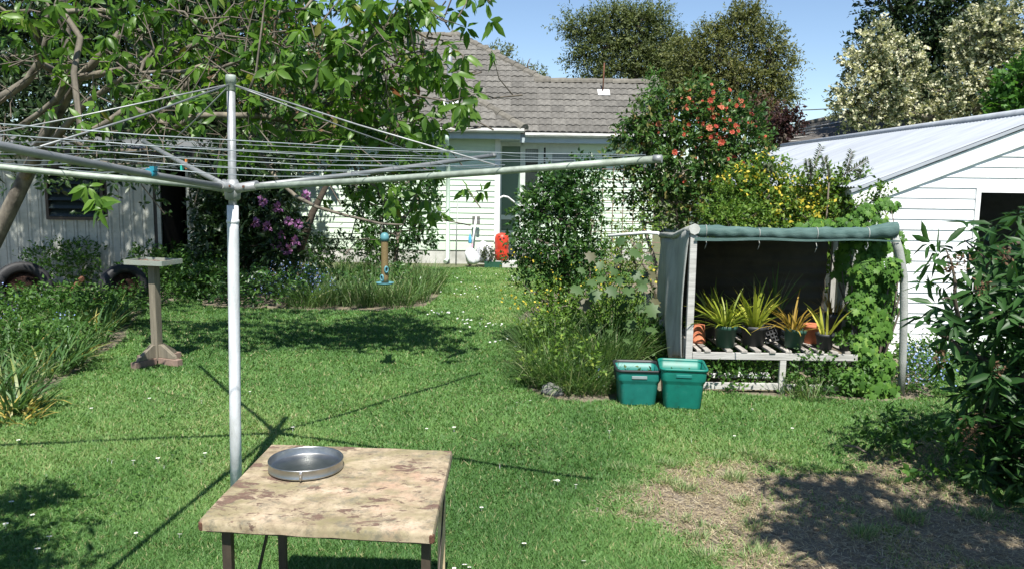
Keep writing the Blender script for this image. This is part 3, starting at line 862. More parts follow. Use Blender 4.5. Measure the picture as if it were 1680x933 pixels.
DX0, DX1 = P(823, 300, RY).x, P(853, 300, RY).x
WX0, WX1 = P(858, 300, RY).x, P(945, 300, RY).x
WZ1 = P(880, 234, RY).z; WZ0 = 1.25
wall = MB().bx(-8.5, -.35, WY, WY + .12, .30, EZ - .1).bx(-.47, -.35, WY + .12, RY, .30, EZ - .1).bx(-.35, DX0 - .1, RY, RY + .12, .3, EZ - .1).bx(DX0 - .1, DX1 + .05, RY, RY + .12, WZ1 - .01, EZ - .1).bx(DX0 - .1, DX1 + .05, RY, RY + .12, .3, .53).bx(DX1 + .05, WX0, RY, RY + .12, .3, EZ - .1).bx(WX0, WX1, RY, RY + .12, WZ1 - .01, EZ - .1).bx(WX0, WX1, RY, RY + .12, .3, WZ0).bx(WX1, 3.42, RY, RY + .12, .3, EZ - .1).bx(3.30, 3.42, RY + .12, 25.0, .3, EZ - .1).bx(-8.5, -8.38, WY + .12, 25, .3, EZ - .1).build('wall', M['house_paint'], house)
# gable end of the right wing is closed by the roof pieces below
wall_boards(wall, -8.5, -.40, WY, .53, EZ - .12, .124, M['house_paint'])
wall_boards(wall, -.33, 3.40, RY, .53, EZ - .12, .124, M['house_paint'], openings=[(DX0 - .12, DX1 + .06, .5, WZ1 + .02), (WX0 - .06, WX1 + .06, WZ0 - .08, WZ1 + .02)])
MB().bx(-.42, -.30, WY - .03, WY + .06, .5, EZ - .15).build('corner_board', M['trim_white'], wall)
f = MB().bx(-8.45, -.37, WY + .02, WY + .2, -.1, .525).bx(-.3, 3.40, RY + .02, RY + .2, -.1, .525).build('foundation', M['concrete'], house)
for px in (725, 739, 650, 560, 780):
    p = P(px, 397, WY)
    MB().bx(p.x - .08, p.x + .08, WY + .012, WY + .03, .44, .50).build('vent', M['dark_in'], f)
# porch door and window
door = MB().bx(DX0 - .11, DX0, RY - .03, RY + .05, .53, WZ1).bx(DX0, DX1 + .05, RY - .03, RY + .05, WZ1 - .10, WZ1).bx(DX1, DX1 + .05, RY - .028, RY + .05, .53, WZ1 - .1).bx(DX0, DX1, RY - .026, RY + .05, .95, 1.06).bx(DX0, DX1, RY - .02, RY + .05, .53, .68).build('door', M['trim'], house)
MB().bx(DX0, DX1, RY + .01, RY + .03, .68, WZ1 - .1).build('pane', M['door_glass'], door)
win = MB()
win.bx(WX0 - .05, WX0 + .05, RY - .03, RY + .06, WZ0, WZ1)
xa, xb, xc = P(882, 300, RY).x, P(891, 300, RY).x, P(900, 300, RY).x
win.bx(WX0 + .05, xa, RY - .025, RY + .06, WZ1 - .16, WZ1).bx(xa, xb, RY - .045, RY + .06, WZ0, WZ1).bx(WX1 - .07, WX1 + .05, RY - .03, RY + .06, WZ0, WZ1).bx(xb, WX1 - .07, RY - .02, RY + .06, WZ1 - .12, WZ1).bx(xb + .05, xc + .08, RY - .035, RY + .06, WZ0, WZ1 - .12).bx(xc + .08, WX1 - .07, RY - .03, RY + .06, WZ1 - .25, WZ1 - .12).bx(xc + .08, WX1 - .07, RY - .03, RY + .06, WZ0, WZ0 + .1).bx(WX0 + .05, xa, RY - .03, RY + .06, WZ0, WZ0 + .1)
win = win.build('window', M['trim'], house)
MB().bx(WX0 - .1, WX1 + .1, RY - .10, RY + .05, WZ0 - .06, WZ0 - .002).build('sill', M['trim'], win)
MB().bx(WX0 + .05, xa, RY + .02, RY + .03, WZ0 + .1, WZ1 - .16).build('pane', M['glass'], win)
MB().bx(xb, xb + .05, RY + .02, RY + .03, WZ0, WZ1 - .12).build('pane', M['glass'], win)
MB().bx(xc + .08, WX1 - .07, RY + .02, RY + .03, WZ0 + .1, WZ1 - .25).build('pane', M['glass'], win)
for c0, c1, t in ((WX0 + .06, xa - .01, WZ1 - .17), (xc + .09, WX1 - .08, WZ1 - .26)):
    MB().grid(lambda u, v, c0=c0, c1=c1, t=t: Vector((c0 + (c1 - c0) * u, RY + .013 + .003 * math.sin(u * 40), t - .28 * v)), 24, 1).build('curtain', M['curtain'], win)
# roof
ER = 6.4
apex = (-1.63, 23.55, EZ + TP * 4.65)
RZ = EZ + TP * 2.24
roof = MB()
roof.add([(-9.2, RE, EZ - .03), (3.72, RE, EZ - .03), (3.72, RE + 2.24, RZ - .03), (.80, RE + 2.24, RZ - .03), (apex[0], apex[1], apex[2] - .03), (-6.0, apex[1], apex[2] - .03), (-9.2, apex[1], EZ + 2.2)], [(0, 1, 2, 3, 4, 5, 6)])
roof.add([(3.72, RE + 2.24, RZ - .03), (3.72, RE + 4.48, EZ - .03), (.8, RE + 4.48, EZ - .03), (.8, RE + 2.24, RZ - .03)], [(0, 1, 2, 3)])
roof.add([(.80, RE + 2.24, RZ - .03), (3.04, 28.2, EZ - .03), (-9.2, 28.2, EZ - .03), (-6, apex[1], apex[2] - .03), (apex[0], apex[1], apex[2] - .03)], [(0, 1, 4), (1, 2, 3, 4)])
wl = 2.62
roof.add([(-9.2, WE, EZ - .025), (.20, WE, EZ - .025), (.2 - wl, WE + wl, EZ + TP * wl - .025), (-6.6, WE + wl, EZ + TP * wl - .025)], [(0, 1, 2, 3)])
roof.add([(.2, WE, EZ - .025), (.2, RE + .1, EZ - .025), (.2 - wl, 22.6, EZ + TP * wl - .025), (.2 - wl, WE + wl, EZ + TP * wl - .025)], [(0, 1, 2, 3)])
roof.add([(3.44, RE + .46, EZ - .1), (3.44, RE + 2.24, RZ - .06), (3.44, RE + 4.3, EZ - .1)], [(0, 1, 2)])
roof = roof.build('roof', M['under'], house)
def tile_me():
    mb = MB(); W_ = .334; Lg = .37
    prof = []
    for k in range(9):
        u = k / 8; x = -W_ / 2 + W_ * u
        prof.append((x, .026 * (max(0, math.sin((u * 2 % 1) * PI)) ** .7 if k not in (0, 4, 8) else 0)))
    vs = [(x, 0, z + .016) for x, z in prof] + [(x, Lg, z * .9 - .004) for x, z in prof] + [(x, 0, z - .012) for x, z in prof]
    fs = [(i, i + 1, i + 10, i + 9) for i in range(8)] + [(i + 18, i + 19, i + 1, i) for i in range(8)]
    mb.add(vs, fs, False)
    me = mb.mesh('tile', Vector((0, 0, 0))); me.materials.append(M['tile']); return me
TM = tile_me()
u_ = Vector((1, 0, 0)); v_ = Vector((0, cosp, TP * cosp)); n_ = u_.cross(v_)
tiles = []
def tile_field(x0, x1, ye, courses, inside, dx=0.0):
    for r in range(courses):
        o = Vector((0, ye, EZ)) + v_ * (r * .32)
        k = 0; x = x0 + .167
        while x < x1:
            c = o + v_ * .16
            if inside(x, c.y, c.z):
                tiles.append(Matrix.Translation(Vector((x, o.y, o.z)) + n_ * random.uniform(-.002, .004)) @ Matrix((u_, v_, n_)).transposed().to_4x4() @ Matrix.Rotation(random.gauss(0, .006), 4, 'Z') @ Matrix.Rotation(random.gauss(0, .008), 4, 'X'))
            x += .33
tile_field(-9, 3.70, RE, 18, lambda x, y, z: z < apex[2] - .05 and ((x < .84 + .02 - (y - RE - 2.24)) or (z < RZ - .02)) and x > -9 + (y - RE) * .7 and not (x < .2 - (y - WE) * 0 - .1 and (y - WE) < wl + .2 and x < .2 - (y - WE) + .1 and z < EZ + TP * (y - WE)) and not (x < .1 and y < WE + wl * 1.1 and x < .2 - max(0, (z - EZ) / TP) + .05))
tile_field(-9, .2, WE, 10, lambda x, y, z: x < .2 - (y - WE) + .06 and y < WE + wl - .1 and x > -9 + (y - WE))
def scr(Mx):
    p = Mx.translation; dx_ = p.x / p.y
    vis = (-.13 < dx_ < .20)
    return (0 if vis else 1, p.y)
tiles.sort(key=scr)
for i, Mx in enumerate(tiles[:300]):
    place_mesh('roof_tile', TM, Mx, roof)
tv = np.array([v.co[:] for v in TM.vertices]); tf = np.array([p.vertices[:] for p in TM.polygons])
rest = tiles[300:]
if rest:
    A = np.array([np.array(m) for m in rest])
    V = np.einsum('nij,kj->nki', A[:, :3, :3], tv) + A[:, None, :3, 3]
    F = (tf[None] + (np.arange(len(rest)) * len(tv))[:, None, None]).reshape(-1, 4)
    tag(np_obj('roof_tiles', V.reshape(-1, 3), F, None, M['tile'], roof), kind='stuff')
def caps(a, b, step=.40, w_=.24):
    a = Vector(a) - Vector((0, 0, .045)); b = Vector(b) - Vector((0, 0, .045)); d = (b - a); n = int(d.length / step); d.normalize()
    x = d.cross(Vector((0, 0, 1))).normalized(); z = x.cross(d)
    for k in range(n + 1):
        p0 = a + d * (k * step); p1 = p0 + d * (step + .03)
        mb = MB(); ring = []
        for q, (rr, lift) in ((p0, (w_ / 2 + .012, .030)), (p1, (w_ / 2, .012))):
            for j in range(7):
                t = PI * j / 6
                ring.append(q + x * (rr * math.cos(t)) + z * (.125 * math.sin(t) + lift - .035))
        mb.add(ring, [(j, j + 1, j + 8, j + 7) for j in range(6)] + [(0, 6, 5, 4, 3, 2, 1)], False)
        mb.build('ridge_cap', M['ridge'], roof, loc=p0)
caps((.80, RE + 2.24, RZ + .02), apex)
caps((3.74, RE + 2.24, RZ + .02), (.80, RE + 2.24, RZ + .02))
caps((.22, WE + .02, EZ + .02), (.2 - wl, WE + wl, EZ + TP * wl + .02))
caps(apex, (-6, apex[1], apex[2]))
caps((3.66, RE + .05, EZ + .05), (3.66, RE + 2.2, RZ + .03), .4, .2)
# fascia, soffit, gutters, downpipe
fa = MB()
fa.bx(-8.9, .14, WE + .06, WE + .085, EZ - .24, EZ - .04).bx(.115, .14, WE + .085, RE + .06, EZ - .24, EZ - .04).bx(.142, 3.7, RE + .06, RE + .085, EZ - .24, EZ - .04)
fa.build('fascia', M['fascia'], house)
MB().bx(-8.9, .113, WE + .087, WY, EZ - .215, EZ - .20).bx(-.35, .113, WY, RE + .1, EZ - .214, EZ - .20).bx(-.35, 3.7, RE + .1, RY, EZ - .213, EZ - .20).build('soffit', M['fascia'], house)
def gutter(x0, x1, y):
    mb = MB()
    sec = [Vector((0, y + .055, EZ - .02)), Vector((0, y + .05, EZ - .10)), Vector((0, y - .03, EZ - .11)), Vector((0, y - .065, EZ - .07)), Vector((0, y - .065, EZ - .015)), Vector((0, y - .055, EZ - .012)), Vector((0, y - .052, EZ - .06)), Vector((0, y + .04, EZ - .07))]
    mb.extrude([q + Vector((x0, 0, 0)) for q in sec], (x1 - x0, 0, 0))
    return mb.build('gutter', M['gutter'], house)
gutter(-8.9, .22, WE); gutter(.26, 3.74, RE)
dp = P(735, 300, WY - .1)
MB().tube([(dp.x, WE + .03, EZ - .1), (dp.x, WE + .06, EZ - .28), (dp.x, WY - .07, EZ - .5), (dp.x, WY - .07, .12), (dp.x - .05, WY - .22, .05)], .048, 10).build('downpipe', M['downpipe'], house)
for z in (2.3, 1.2): MB().bx(dp.x - .07, dp.x + .07, WY - .022, WY - .012, z, z + .05).build('bracket', M['downpipe'], house)
# flues
fb = P(738, 190, 18.35)
zf = EZ + TP * (18.35 - WE)
lead = MB().tube([(fb.x - .02, 18.35, zf - .05), (fb.x - .01, 18.33, zf + .45), (fb.x - .005, 18.34, zf + .85), (fb.x - .01, 18.36, zf + 1.30)], [.085, .075, .062, .055], 10).build('flue', M['lead'], house)
fl = MB()
fl.grid(lambda u, v: Vector((fb.x - .19 + .38 * u, 18.10 + .34 * v, EZ + TP * (18.10 + .34 * v - WE) + .055)), 4, 3, False)
fl.build('flashing', M['trim_white'], house, solid=.01)
q2 = P(990, 157, 20.6); z2 = EZ + TP * (20.6 - RE)
MB().grid(lambda u, v: Vector((q2.x - .15 + .30 * u, 20.42 + .26 * v, EZ + TP * (20.42 + .26 * v - RE) + .05)), 3, 3, False).build('flashing', M['trim_white'], house, solid=.01)
MB().tube([(q2.x - .02, 20.6, z2), (q2.x, 20.6, z2 + .75)], .02, 6).build('vent_pipe', M['rust'], house)
dsc = P(712, 347, WY - .03)
tag(MB().lathe([(0.0, -.01), (.15, -.006), (.16, .0), (0, .02)], (dsc.x, WY - .03, dsc.z), 20, Matrix.Rotation(PI / 2, 3, 'X')).build('wall_plate', M['disc'], loc=None), 'round grey green disc fixed to the white boards left of the downpipe', 'disc')

# ================================================================== GARAGE
GY0 = 8.7; GX0 = P(1425, 320, GY0).x
gsl = math.tan(R(21.6))
RX = 5.84; RTZ = 1.84 + gsl * (RX - 3.80)
GEND = 17.4
gz = lambda x: RTZ - gsl * abs(x - RX)
garage = thing('garage', 'white weatherboard garage with low pale iron roof at the right', 'garage', (RX, GY0, 0))
OX0, OX1, OZ0, OZ1 = P(1605, 330, GY0).x, 6.5, .70, P(1605, 316, GY0).z
GX1 = 2 * RX - GX0
gw = MB()
yb = GY0 + .002
gw.add([(GX0, yb, -.05), (OX0, yb, -.05), (OX0, yb, gz(OX0) - .05), (GX0, yb, gz(GX0) - .05)], [(0, 1, 2, 3)])
gw.add([(OX1, yb, -.05), (GX1, yb, -.05), (GX1, yb, gz(GX1) - .05), (OX1, yb, gz(OX1) - .05)], [(0, 1, 2, 3)])
gw.add([(OX0, yb, OZ1), (OX1, yb, OZ1), (OX1, yb, gz(OX1) - .05), (RX, yb, RTZ - .05), (OX0, yb, gz(OX0) - .05)], [(0, 1, 2, 3, 4)])
gw.add([(OX0, yb, -.05), (OX1, yb, -.05), (OX1, yb, OZ0), (OX0, yb, OZ0)], [(0, 1, 2, 3)])
gw.bx(GX0, GX0 + .05, GY0 + .01, GEND, -.05, gz(GX0) - .06).bx(GX1 - .05, GX1, GY0 + .01, GEND, -.05, gz(GX1) - .06)
gw.add([(GX0, GEND, -.05), (GX1, GEND, -.05), (GX1, GEND, gz(GX1)), (RX, GEND, RTZ), (GX0, GEND, gz(GX0))], [(0, 1, 2, 3, 4)])
gw = gw.build('wall', M['garage_paint'], garage, solid=.012)
MB().bx(GX0 + .1, GX1 - .1, GY0 + .05, GEND - .1, -.02, .02).build('floor', M['dark_in'], garage)
def gclip(a, b, z, top):
    lim = (RTZ - .06 - z - .02) / gsl
    return max(a, RX - lim), min(b, RX + lim)
wall_boards(gw, GX0 + .005, GX1 - .005, GY0 - .012, .02, RTZ - .06, .1145, M['garage_paint'], openings=[(OX0, OX1, OZ0, OZ1)], proud=.010, clip=gclip)
wall_boards(gw, GX0, GX0 + .001, GY0, 0, 0.001, 1, M['garage_paint'])
fr = MB().bx(OX0 - .05, OX0, GY0 - .045, GY0 + .06, OZ0 - .04, OZ1 + .05).bx(OX1, OX1 + .05, GY0 - .045, GY0 + .06, OZ0 - .04, OZ1 + .05).bx(OX0, OX1, GY0 - .044, GY0 + .06, OZ1, OZ1 + .05).bx(OX0, OX1, GY0 - .06, GY0 + .06, OZ0 - .04, OZ0).build('window_frame', M['trim_white'], garage)
MB().bx(GX0 - .006, GX0 + .05, GY0 - .04, GY0 - .0, .0, gz(GX0) - .1).build('corner_board', M['trim_white'], garage)
# roof sheets
EXO = 3.72 - .02
def gsheet(side, y0, y1):
    mb = MB(); per = .076
    n = int((y1 - y0) / per * 6)
    def fn(u, v):
        y = y0 + (y1 - y0) * u
        x = RX - side * (RX - EXO) * v
        return Vector((x, y, RTZ + .05 - gsl * (RX - EXO) * v + .0085 * math.sin(2 * PI * y / per) + .004 * math.sin(y * 1.7 + v * 3)))
    return mb.grid(fn, n, 4)
for side in (1, -1):
    rs = [('roof_sheet', a, min(a + 1.524, GEND + .1)) for a in np.arange(GY0 - .055, GEND, 1.52)]
    for nm, a, b in rs: gsheet(side, a, b).build(nm, M['iron_white'], garage)
MB().tube([(RX, GY0 - .08, RTZ + .065), (RX, GEND + .12, RTZ + .065)], .05, 8).build('ridge_cap', M['iron_white'], garage)
for side in (1, -1):
    d = Vector((side * (RX - EXO + .03), 0, -gsl * (RX - EXO + .03)))
    a = Vector((RX, GY0 - .035, RTZ - .035)); nrm = Vector((side * gsl, 0, 1)).normalized()
    MB().bar(a - nrm * .065, a + d - nrm * .065, .028, .165, (0, 1, 0) if False else nrm).build('barge_board', M['trim_white'], garage)
    MB().bar(a + nrm * .048 + Vector((0, -.012, 0)), a + d + nrm * .048 + Vector((0, -.012, 0)), .052, .030, nrm).build('barge_cap', M['iron_white'], garage)
    x = RX - side * (RX - GX0 + .03)
MB().bx(GX0 - .10, GX0 - .075, GY0, GEND, gz(GX0) - .14, gz(GX0) - .03).build('fascia', M['trim_white'], garage)

# ================================================================== SHED
SY = 13.5
sx = lambda px: P(px, 300, SY).x
shed = thing('garden_shed', 'old white upright board shed with open dark doorway at the left', 'shed', (sx(150), SY, 0))
SZ1 = 2.28
x_l, x_r = sx(-260), sx(327)
wx0, wx1, wz0, wz1 = sx(80), sx(165), P(120, 356, SY).z, P(120, 276, SY).z
dx0, dx1 = sx(263), sx(306)
sw = MB()
for a, b, c, d in ((x_l, wx0, 0, SZ1), (wx0, wx1, 0, wz0), (wx0, wx1, wz1, SZ1), (wx1, dx0, 0, SZ1), (dx0, dx1, 2.02, SZ1), (dx1, x_r, 0, SZ1)):
    sw.bx(a, b, SY + .01, SY + .06, c, d)
sw.bx(x_r - .05, x_r, SY + .06, SY + 3, 0, SZ1).bx(x_l, x_r, SY + 2.95, SY + 3, 0, SZ1 + .3).bx(x_l, x_l + .05, SY + .06, SY + 3, 0, SZ1)
sw = sw.build('wall', M['dark_in'], shed)
x = x_l
while x < x_r - .05:
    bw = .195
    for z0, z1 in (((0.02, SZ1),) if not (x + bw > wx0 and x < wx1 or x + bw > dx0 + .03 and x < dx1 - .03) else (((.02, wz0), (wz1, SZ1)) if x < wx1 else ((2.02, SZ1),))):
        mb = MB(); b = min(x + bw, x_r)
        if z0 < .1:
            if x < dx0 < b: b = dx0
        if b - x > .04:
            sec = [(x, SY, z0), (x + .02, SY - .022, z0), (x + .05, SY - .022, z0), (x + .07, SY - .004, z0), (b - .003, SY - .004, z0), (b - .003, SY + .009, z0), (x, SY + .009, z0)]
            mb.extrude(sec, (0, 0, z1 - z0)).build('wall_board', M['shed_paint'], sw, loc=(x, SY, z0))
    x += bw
wf = MB().bx(wx0 - .05, wx0, SY - .05, SY + .06, wz0 - .05, wz1 + .05).bx(wx1, wx1 + .05, SY - .05, SY + .06, wz0 - .05, wz1 + .05).bx(wx0, wx1, SY - .05, SY + .06, wz1, wz1 + .05).bx(wx0, wx1, SY - .05, SY + .06, wz0 - .05, wz0).build('window', M['steel_dark'], shed)
for k in range(6):
    z = wz0 + (k + .5) * (wz1 - wz0) / 6
    MB().box(((wx0 + wx1) / 2, SY - .005, z), (wx1 - wx0, .008, .16), Matrix.Rotation(R(-35), 3, 'X')).build('louvre', M['glass'], wf)
MB().bx(dx0 - .06, dx0, SY - .04, SY + .06, 0, 2.05).bx(dx1, dx1 + .05, SY - .04, SY + .06, 0, 2.05).bx(dx0, dx1, SY - .04, SY + .06, 2.0, 2.05).build('door_frame', M['shed_paint'], shed)
MB().box((dx0 - .02, SY + .45, 1.0), (.04, .85, 1.95)).build('door', M['dark_in'], shed)
MB().grid(lambda u, v: Vector((x_l - .2 + (x_r - x_l + .4) * u, SY - .22 + 3.5 * v, SZ1 + .04 + .35 * v + .008 * math.sin(u * 300))), 300, 1).build('roof', M['galv_dark'], shed)
MB().bx(x_l - .2, x_r + .2, SY - .2, SY - .17, SZ1 - .10, SZ1 + .02).build('fascia', M['dark_in'], shed)

# ================================================================== TABLE AND PAN
TZ = .72
c_bl, c_br, c_fr, c_fl = G(445.6, 728, TZ), G(740.5, 738.9, TZ), G(709.6, 873, TZ), G(327.9, 851.8, TZ)
tc = (c_bl + c_br + c_fr + c_fl) / 4
table = thing('folding_table', 'low square cream folding table with peeling stained paint on the lawn', 'table', (tc.x, tc.y, 0))
def quad_slab(cs, z0, z1, inset=0):
    cc = sum(cs, Vector()) / 4
    q = [cc + (c - cc) * (1 - inset) for c in cs]
    return [Vector((c.x, c.y, z0)) for c in q], Vector((0, 0, z1 - z0))
cs = [c_fl, c_fr, c_br, c_bl]
tt = MB()
def edge(a, b, t):   # point t along
    return a.lerp(b, t)
NS = 14
def topfn(u, v):
    p = (c_fl.lerp(c_fr, u)).lerp(c_bl.lerp(c_br, u), v)
    return Vector((p.x, p.y, TZ + .0025 * math.sin(u * 7 + 1) * math.sin(v * 6) + .001 * math.sin(23 * u + 11 * v)))
tt.grid(topfn, NS, NS)
for (a, b) in ((0, 1), (1, 2), (2, 3), (3, 0)):
    def efn(u, v, a=a, b=b):
        A, B = cs[a], cs[b]; ua = {0: (0, 0), 1: (1, 0), 2: (1, 1), 3: (0, 1)}
        uu = ua[a][0] + (ua[b][0] - ua[a][0]) * u; vv = ua[a][1] + (ua[b][1] - ua[a][1]) * u
        p = topfn(uu, vv); out = ((A + B) / 2 - tc); out.z = 0; out.normalize()
        off = .004 * math.sin(v * PI / 2) if v < .25 else .004
        p = p + out * off; p.z -= .036 * v + (.0012 * math.sin(u * 31) if v > .5 else 0)
        return p
    tt.grid(efn, NS, 4)
tt.build('table_top', M['table'], table)
for k, (c, nm) in enumerate(((c_fl, 'l'), (c_fr, 'r'))):
    r = (c - tc); r.z = 0
    p = tc + r * .982
    mb = MB(); d = r.normalized()
    mb.box((p.x, p.y, TZ - .022), (.028, .020, .032), Matrix.Rotation(math.atan2(d.y, d.x), 3, 'Z'))
    mb.build('rusty_corner', M['rust'], table, bevel=.006)
rim = MB()
ins = [tc + (c - tc) * .955 for c in cs]
for a, b in ((0, 1), (1, 2), (2, 3), (3, 0)):
    A, B = ins[a], ins[b]
    rim.bar((A.x, A.y, TZ - .03), (B.x, B.y, TZ - .03), .018, .03)
rim.build('under_frame', M['steel_dark'], table)
def legp(u, v): 
    p = (c_fl.lerp(c_fr, u)).lerp(c_bl.lerp(c_br, u), v); return Vector((p.x, p.y, 0))
fl, frr, blr, brr = legp(.095, .05), legp(.965, .06), legp(.075, .90), legp(.955, .90)
for p, m_ in ((fl, 'steel_dark'), (frr, 'steel_dark'), (blr, 'steel_dark'), (brr, 'cream_leg')):
    mb = MB(); mb.bar((p.x, p.y, 0), (p.x, p.y, TZ - .042), .030, .004); mb.bar((p.x + .013, p.y + .016, 0), (p.x + .013, p.y + .016, TZ - .042), .004, .028)
    mb.box((p.x, p.y + .006, .006), (.04, .04, .012))
    o = mb.build('leg', M[m_], table)
    if m_ == 'cream_leg': o['label'] = 'cream painted leg'
for a, b in ((fl, blr), (frr, brr)):
    t0 = Vector((a.x + .02, a.y + .03, .20)); t1 = Vector((b.x + .02, b.y - .02, TZ - .05))
    MB().bar(t0, t1, .005, .026).build('brace', M['steel_dark'], table)
    MB().bar((a.x + .018, a.y + .02, .16), (b.x + .018, b.y, .16), .005, .022).build('cross_bar', M['steel_dark'], table)

pc = G(502, 752, TZ + .040)
pr = (G(562, 752, TZ + .040) - G(443, 752, TZ + .040)).length / 2
pan = thing('cake_pan', 'round steel springform cake pan on the painted table', 'cake pan', (pc.x, pc.y, TZ + .003))
body = MB().lathe([(0.001, .009), (pr * .5, .0085), (pr - .006, .009), (pr - .003, .013), (pr - .002, .036), (pr - .001, .040), (pr + .002, .041), (pr + .0035, .038), (pr + .001, .033), (pr + .0005, .012), (pr + .003, .008), (pr + .003, .003), (pr - .004, .001), (0.001, .001)], (pc.x, pc.y, TZ + .003), 64).build('pan_body', M['pan'], pan)
cd = (G(494, 790, TZ) - pc); cd.z = 0; cd.normalize(); cx = pc + cd * (pr + .006); side = Vector((-cd.y, cd.x, 0))
cl = MB(); rotm = Matrix((side, cd, Vector((0, 0, 1)))).transposed()
cl.box((cx.x, cx.y, TZ + .025), (.012, .006, .030), rotm).box((cx.x + cd.x * .006, cx.y + cd.y * .006, TZ + .031), (.007, .008, .012), rotm)
cl.tube([Vector((cx.x, cx.y, TZ + .026)) + cd * .008, Vector((cx.x, cx.y, TZ + .009)) + cd * .007], .0035, 6)
cl.build('clasp', M['steel'], pan, bevel=.001)

# ================================================================== ROTARY CLOTHESLINE
PD = 4.5
hub = P(381.5, 308, PD); ptop = P(378.5, 127, PD); pbase = P(387, 790, PD); pbase = Vector((pbase.x, PD, 0))
hoist = thing('rotary_clothesline', 'rotary clothesline with five pipe arms on a tall painted metal pole', 'clothesline', (pbase.x, pbase.y, 0))
ax = lambda z: pbase.lerp(hub, z / hub.z) if z < hub.z else hub.lerp(ptop, (z - hub.z) / (ptop.z - hub.z))
MB().tube([ax(-.05), ax(.4), ax(1.0), ax(1.55), ax(hub.z - .10)], [.033, .0325, .032, .032, .0315], 16).build('lower_pole', M['pole'], hoist)
MB().tube([ax(hub.z - .20), ax(hub.z - .195), ax(hub.z - .185), ax(hub.z - .18)], [.0335, .036, .036, .0335], 14).build('collar', M['pole'], hoist)
MB().tube([ax(hub.z - .11), ax(hub.z), ax(ptop.z - .06)], .0225, 14).build('upper_pole', M['galv'], hoist)
MB().tube([ax(ptop.z - .075), ax(ptop.z - .07), ax(ptop.z - .03), ax(ptop.z - .028), ax(ptop.z + .0), ax(ptop.z + .012)], [.0235, .0265, .0265, .029, .029, .026], 14).build('cap', M['galv_green'], hoist)
hb = MB().tube([ax(hub.z - .07), ax(hub.z - .065), ax(hub.z - .02), ax(hub.z + .02), ax(hub.z + .045)], [.03, .042, .046, .04, .028], 14)
arms = [(-22, 2.42, 1.955, 'galv_green'), (51, 2.28, 2.05, 'galv_dark'), (126, 2.30, 2.125, 'galv_dark'), (194, 2.35, 2.00, 'galv_green'), (266, 2.35, 1.985, 'galv_dark')]
tips = []
for a, L, z, m_ in arms:
    d = Vector((math.cos(R(a)), math.sin(R(a)), 0))
    t0 = hub + d * .05; t1 = Vector((hub.x + d.x * L, hub.y + d.y * L, z))
    tips.append((t0, t1, d))
    hb.tube([hub + d * .02 - Vector((0, 0, .012)), hub + d * .055, hub + (t1 - hub) * .07], [.028, .027, .024], 10)
    mb = MB().tube([t0, t0.lerp(t1, .33) - Vector((0, 0, .008)), t0.lerp(t1, .66) - Vector((0, 0, .006)), t1], .0168, 12)
    mb.build('arm', M[m_], hoist)
    s = hub.lerp(t1, 1.63 / L) + Vector((0, 0, .018)); tp_ = ax(ptop.z - .045) + d * .03
    MB().tube([tp_, tp_.lerp(s, .5) - Vector((0, 0, .01)), s], .0046, 6).build('stay_rod', M['galv_dark'] if m_ == 'galv_dark' else M['galv'], hoist)
hb.build('hub', M['galv'], hoist)
for a, L, z, m_ in arms:
    d = Vector((math.cos(R(a)), math.sin(R(a)), 0)); s_ = Vector((-d.y, d.x, 0)); c_ = hub + d * .10 + Vector((0, 0, (z - hub.z) * .10 / L))
    MB().tube([c_ - s_ * .026, c_ + s_ * .026], .0045, 6).tube([c_ - s_ * .030, c_ - s_ * .022], .008, 6).tube([c_ + s_ * .022, c_ + s_ * .030], .008, 6).build('bolt', M['rust'], hoist)
    tipc = Vector((hub.x + d.x * L, hub.y + d.y * L, z))
    MB().tube([tipc - d * .035, tipc + d * .004], .0185, 10).build('arm_end', M['galv'], hoist)
for k, fr_ in enumerate((.36, .52, .68, .83, .97)):
    for i in range(5):
        a0, a1, _ = tips[i]; b0, b1, _ = tips[(i + 1) % 5]
        p = a0.lerp(a1, fr_) + Vector((0, 0, .022)); q_ = b0.lerp(b1, fr_) + Vector((0, 0, .022))
        sag = .012 + .02 * random.random()
        MB().tube([p, p.lerp(q_, .25) - Vector((0, 0, sag * .75)), p.lerp(q_, .5) - Vector((0, 0, sag)), p.lerp(q_, .75) - Vector((0, 0, sag * .75)), q_], .0021, 5).build('line_wire', M['wire'], hoist)
def peg(px, py, D, m_, label):
    c = P(px, py, D)
    t = thing('clothes_peg', label, 'clothes peg', c, 'pegs left on the clothesline')
    for s in (-1, 1):
        MB().extrude([c + Vector((-.005, s * .003, .03)), c + Vector((.005, s * .003, .03)), c + Vector((.006, s * .009, -.045)), c + Vector((-.006, s * .009, -.045))], (0, s * .004, 0)).build('prong', M[m_], t)
    MB().tube([c + Vector((-.008, 0, 0)), c + Vector((.008, 0, 0))], .006, 8).build('spring', M['galv'], t)
peg(298, 270, 5.6, 'peg_teal', 'teal plastic peg clipped on a line left of the pole')
peg(305.5, 267, 5.62, 'peg_orange', 'orange peg clipped on a line beside the teal peg')
e0, e1, ed = tips[4]
cp = e0.lerp(e1, .36)
tag(MB().tube([cp - ed * .02, cp + ed * .02], .022, 10).box((cp.x + .015, cp.y, cp.z + .02), (.02, .04, .02)).build('pipe_clip', M['clip_blue'], loc=cp), 'small blue plastic clip clamped round the clothesline arm', 'clip')

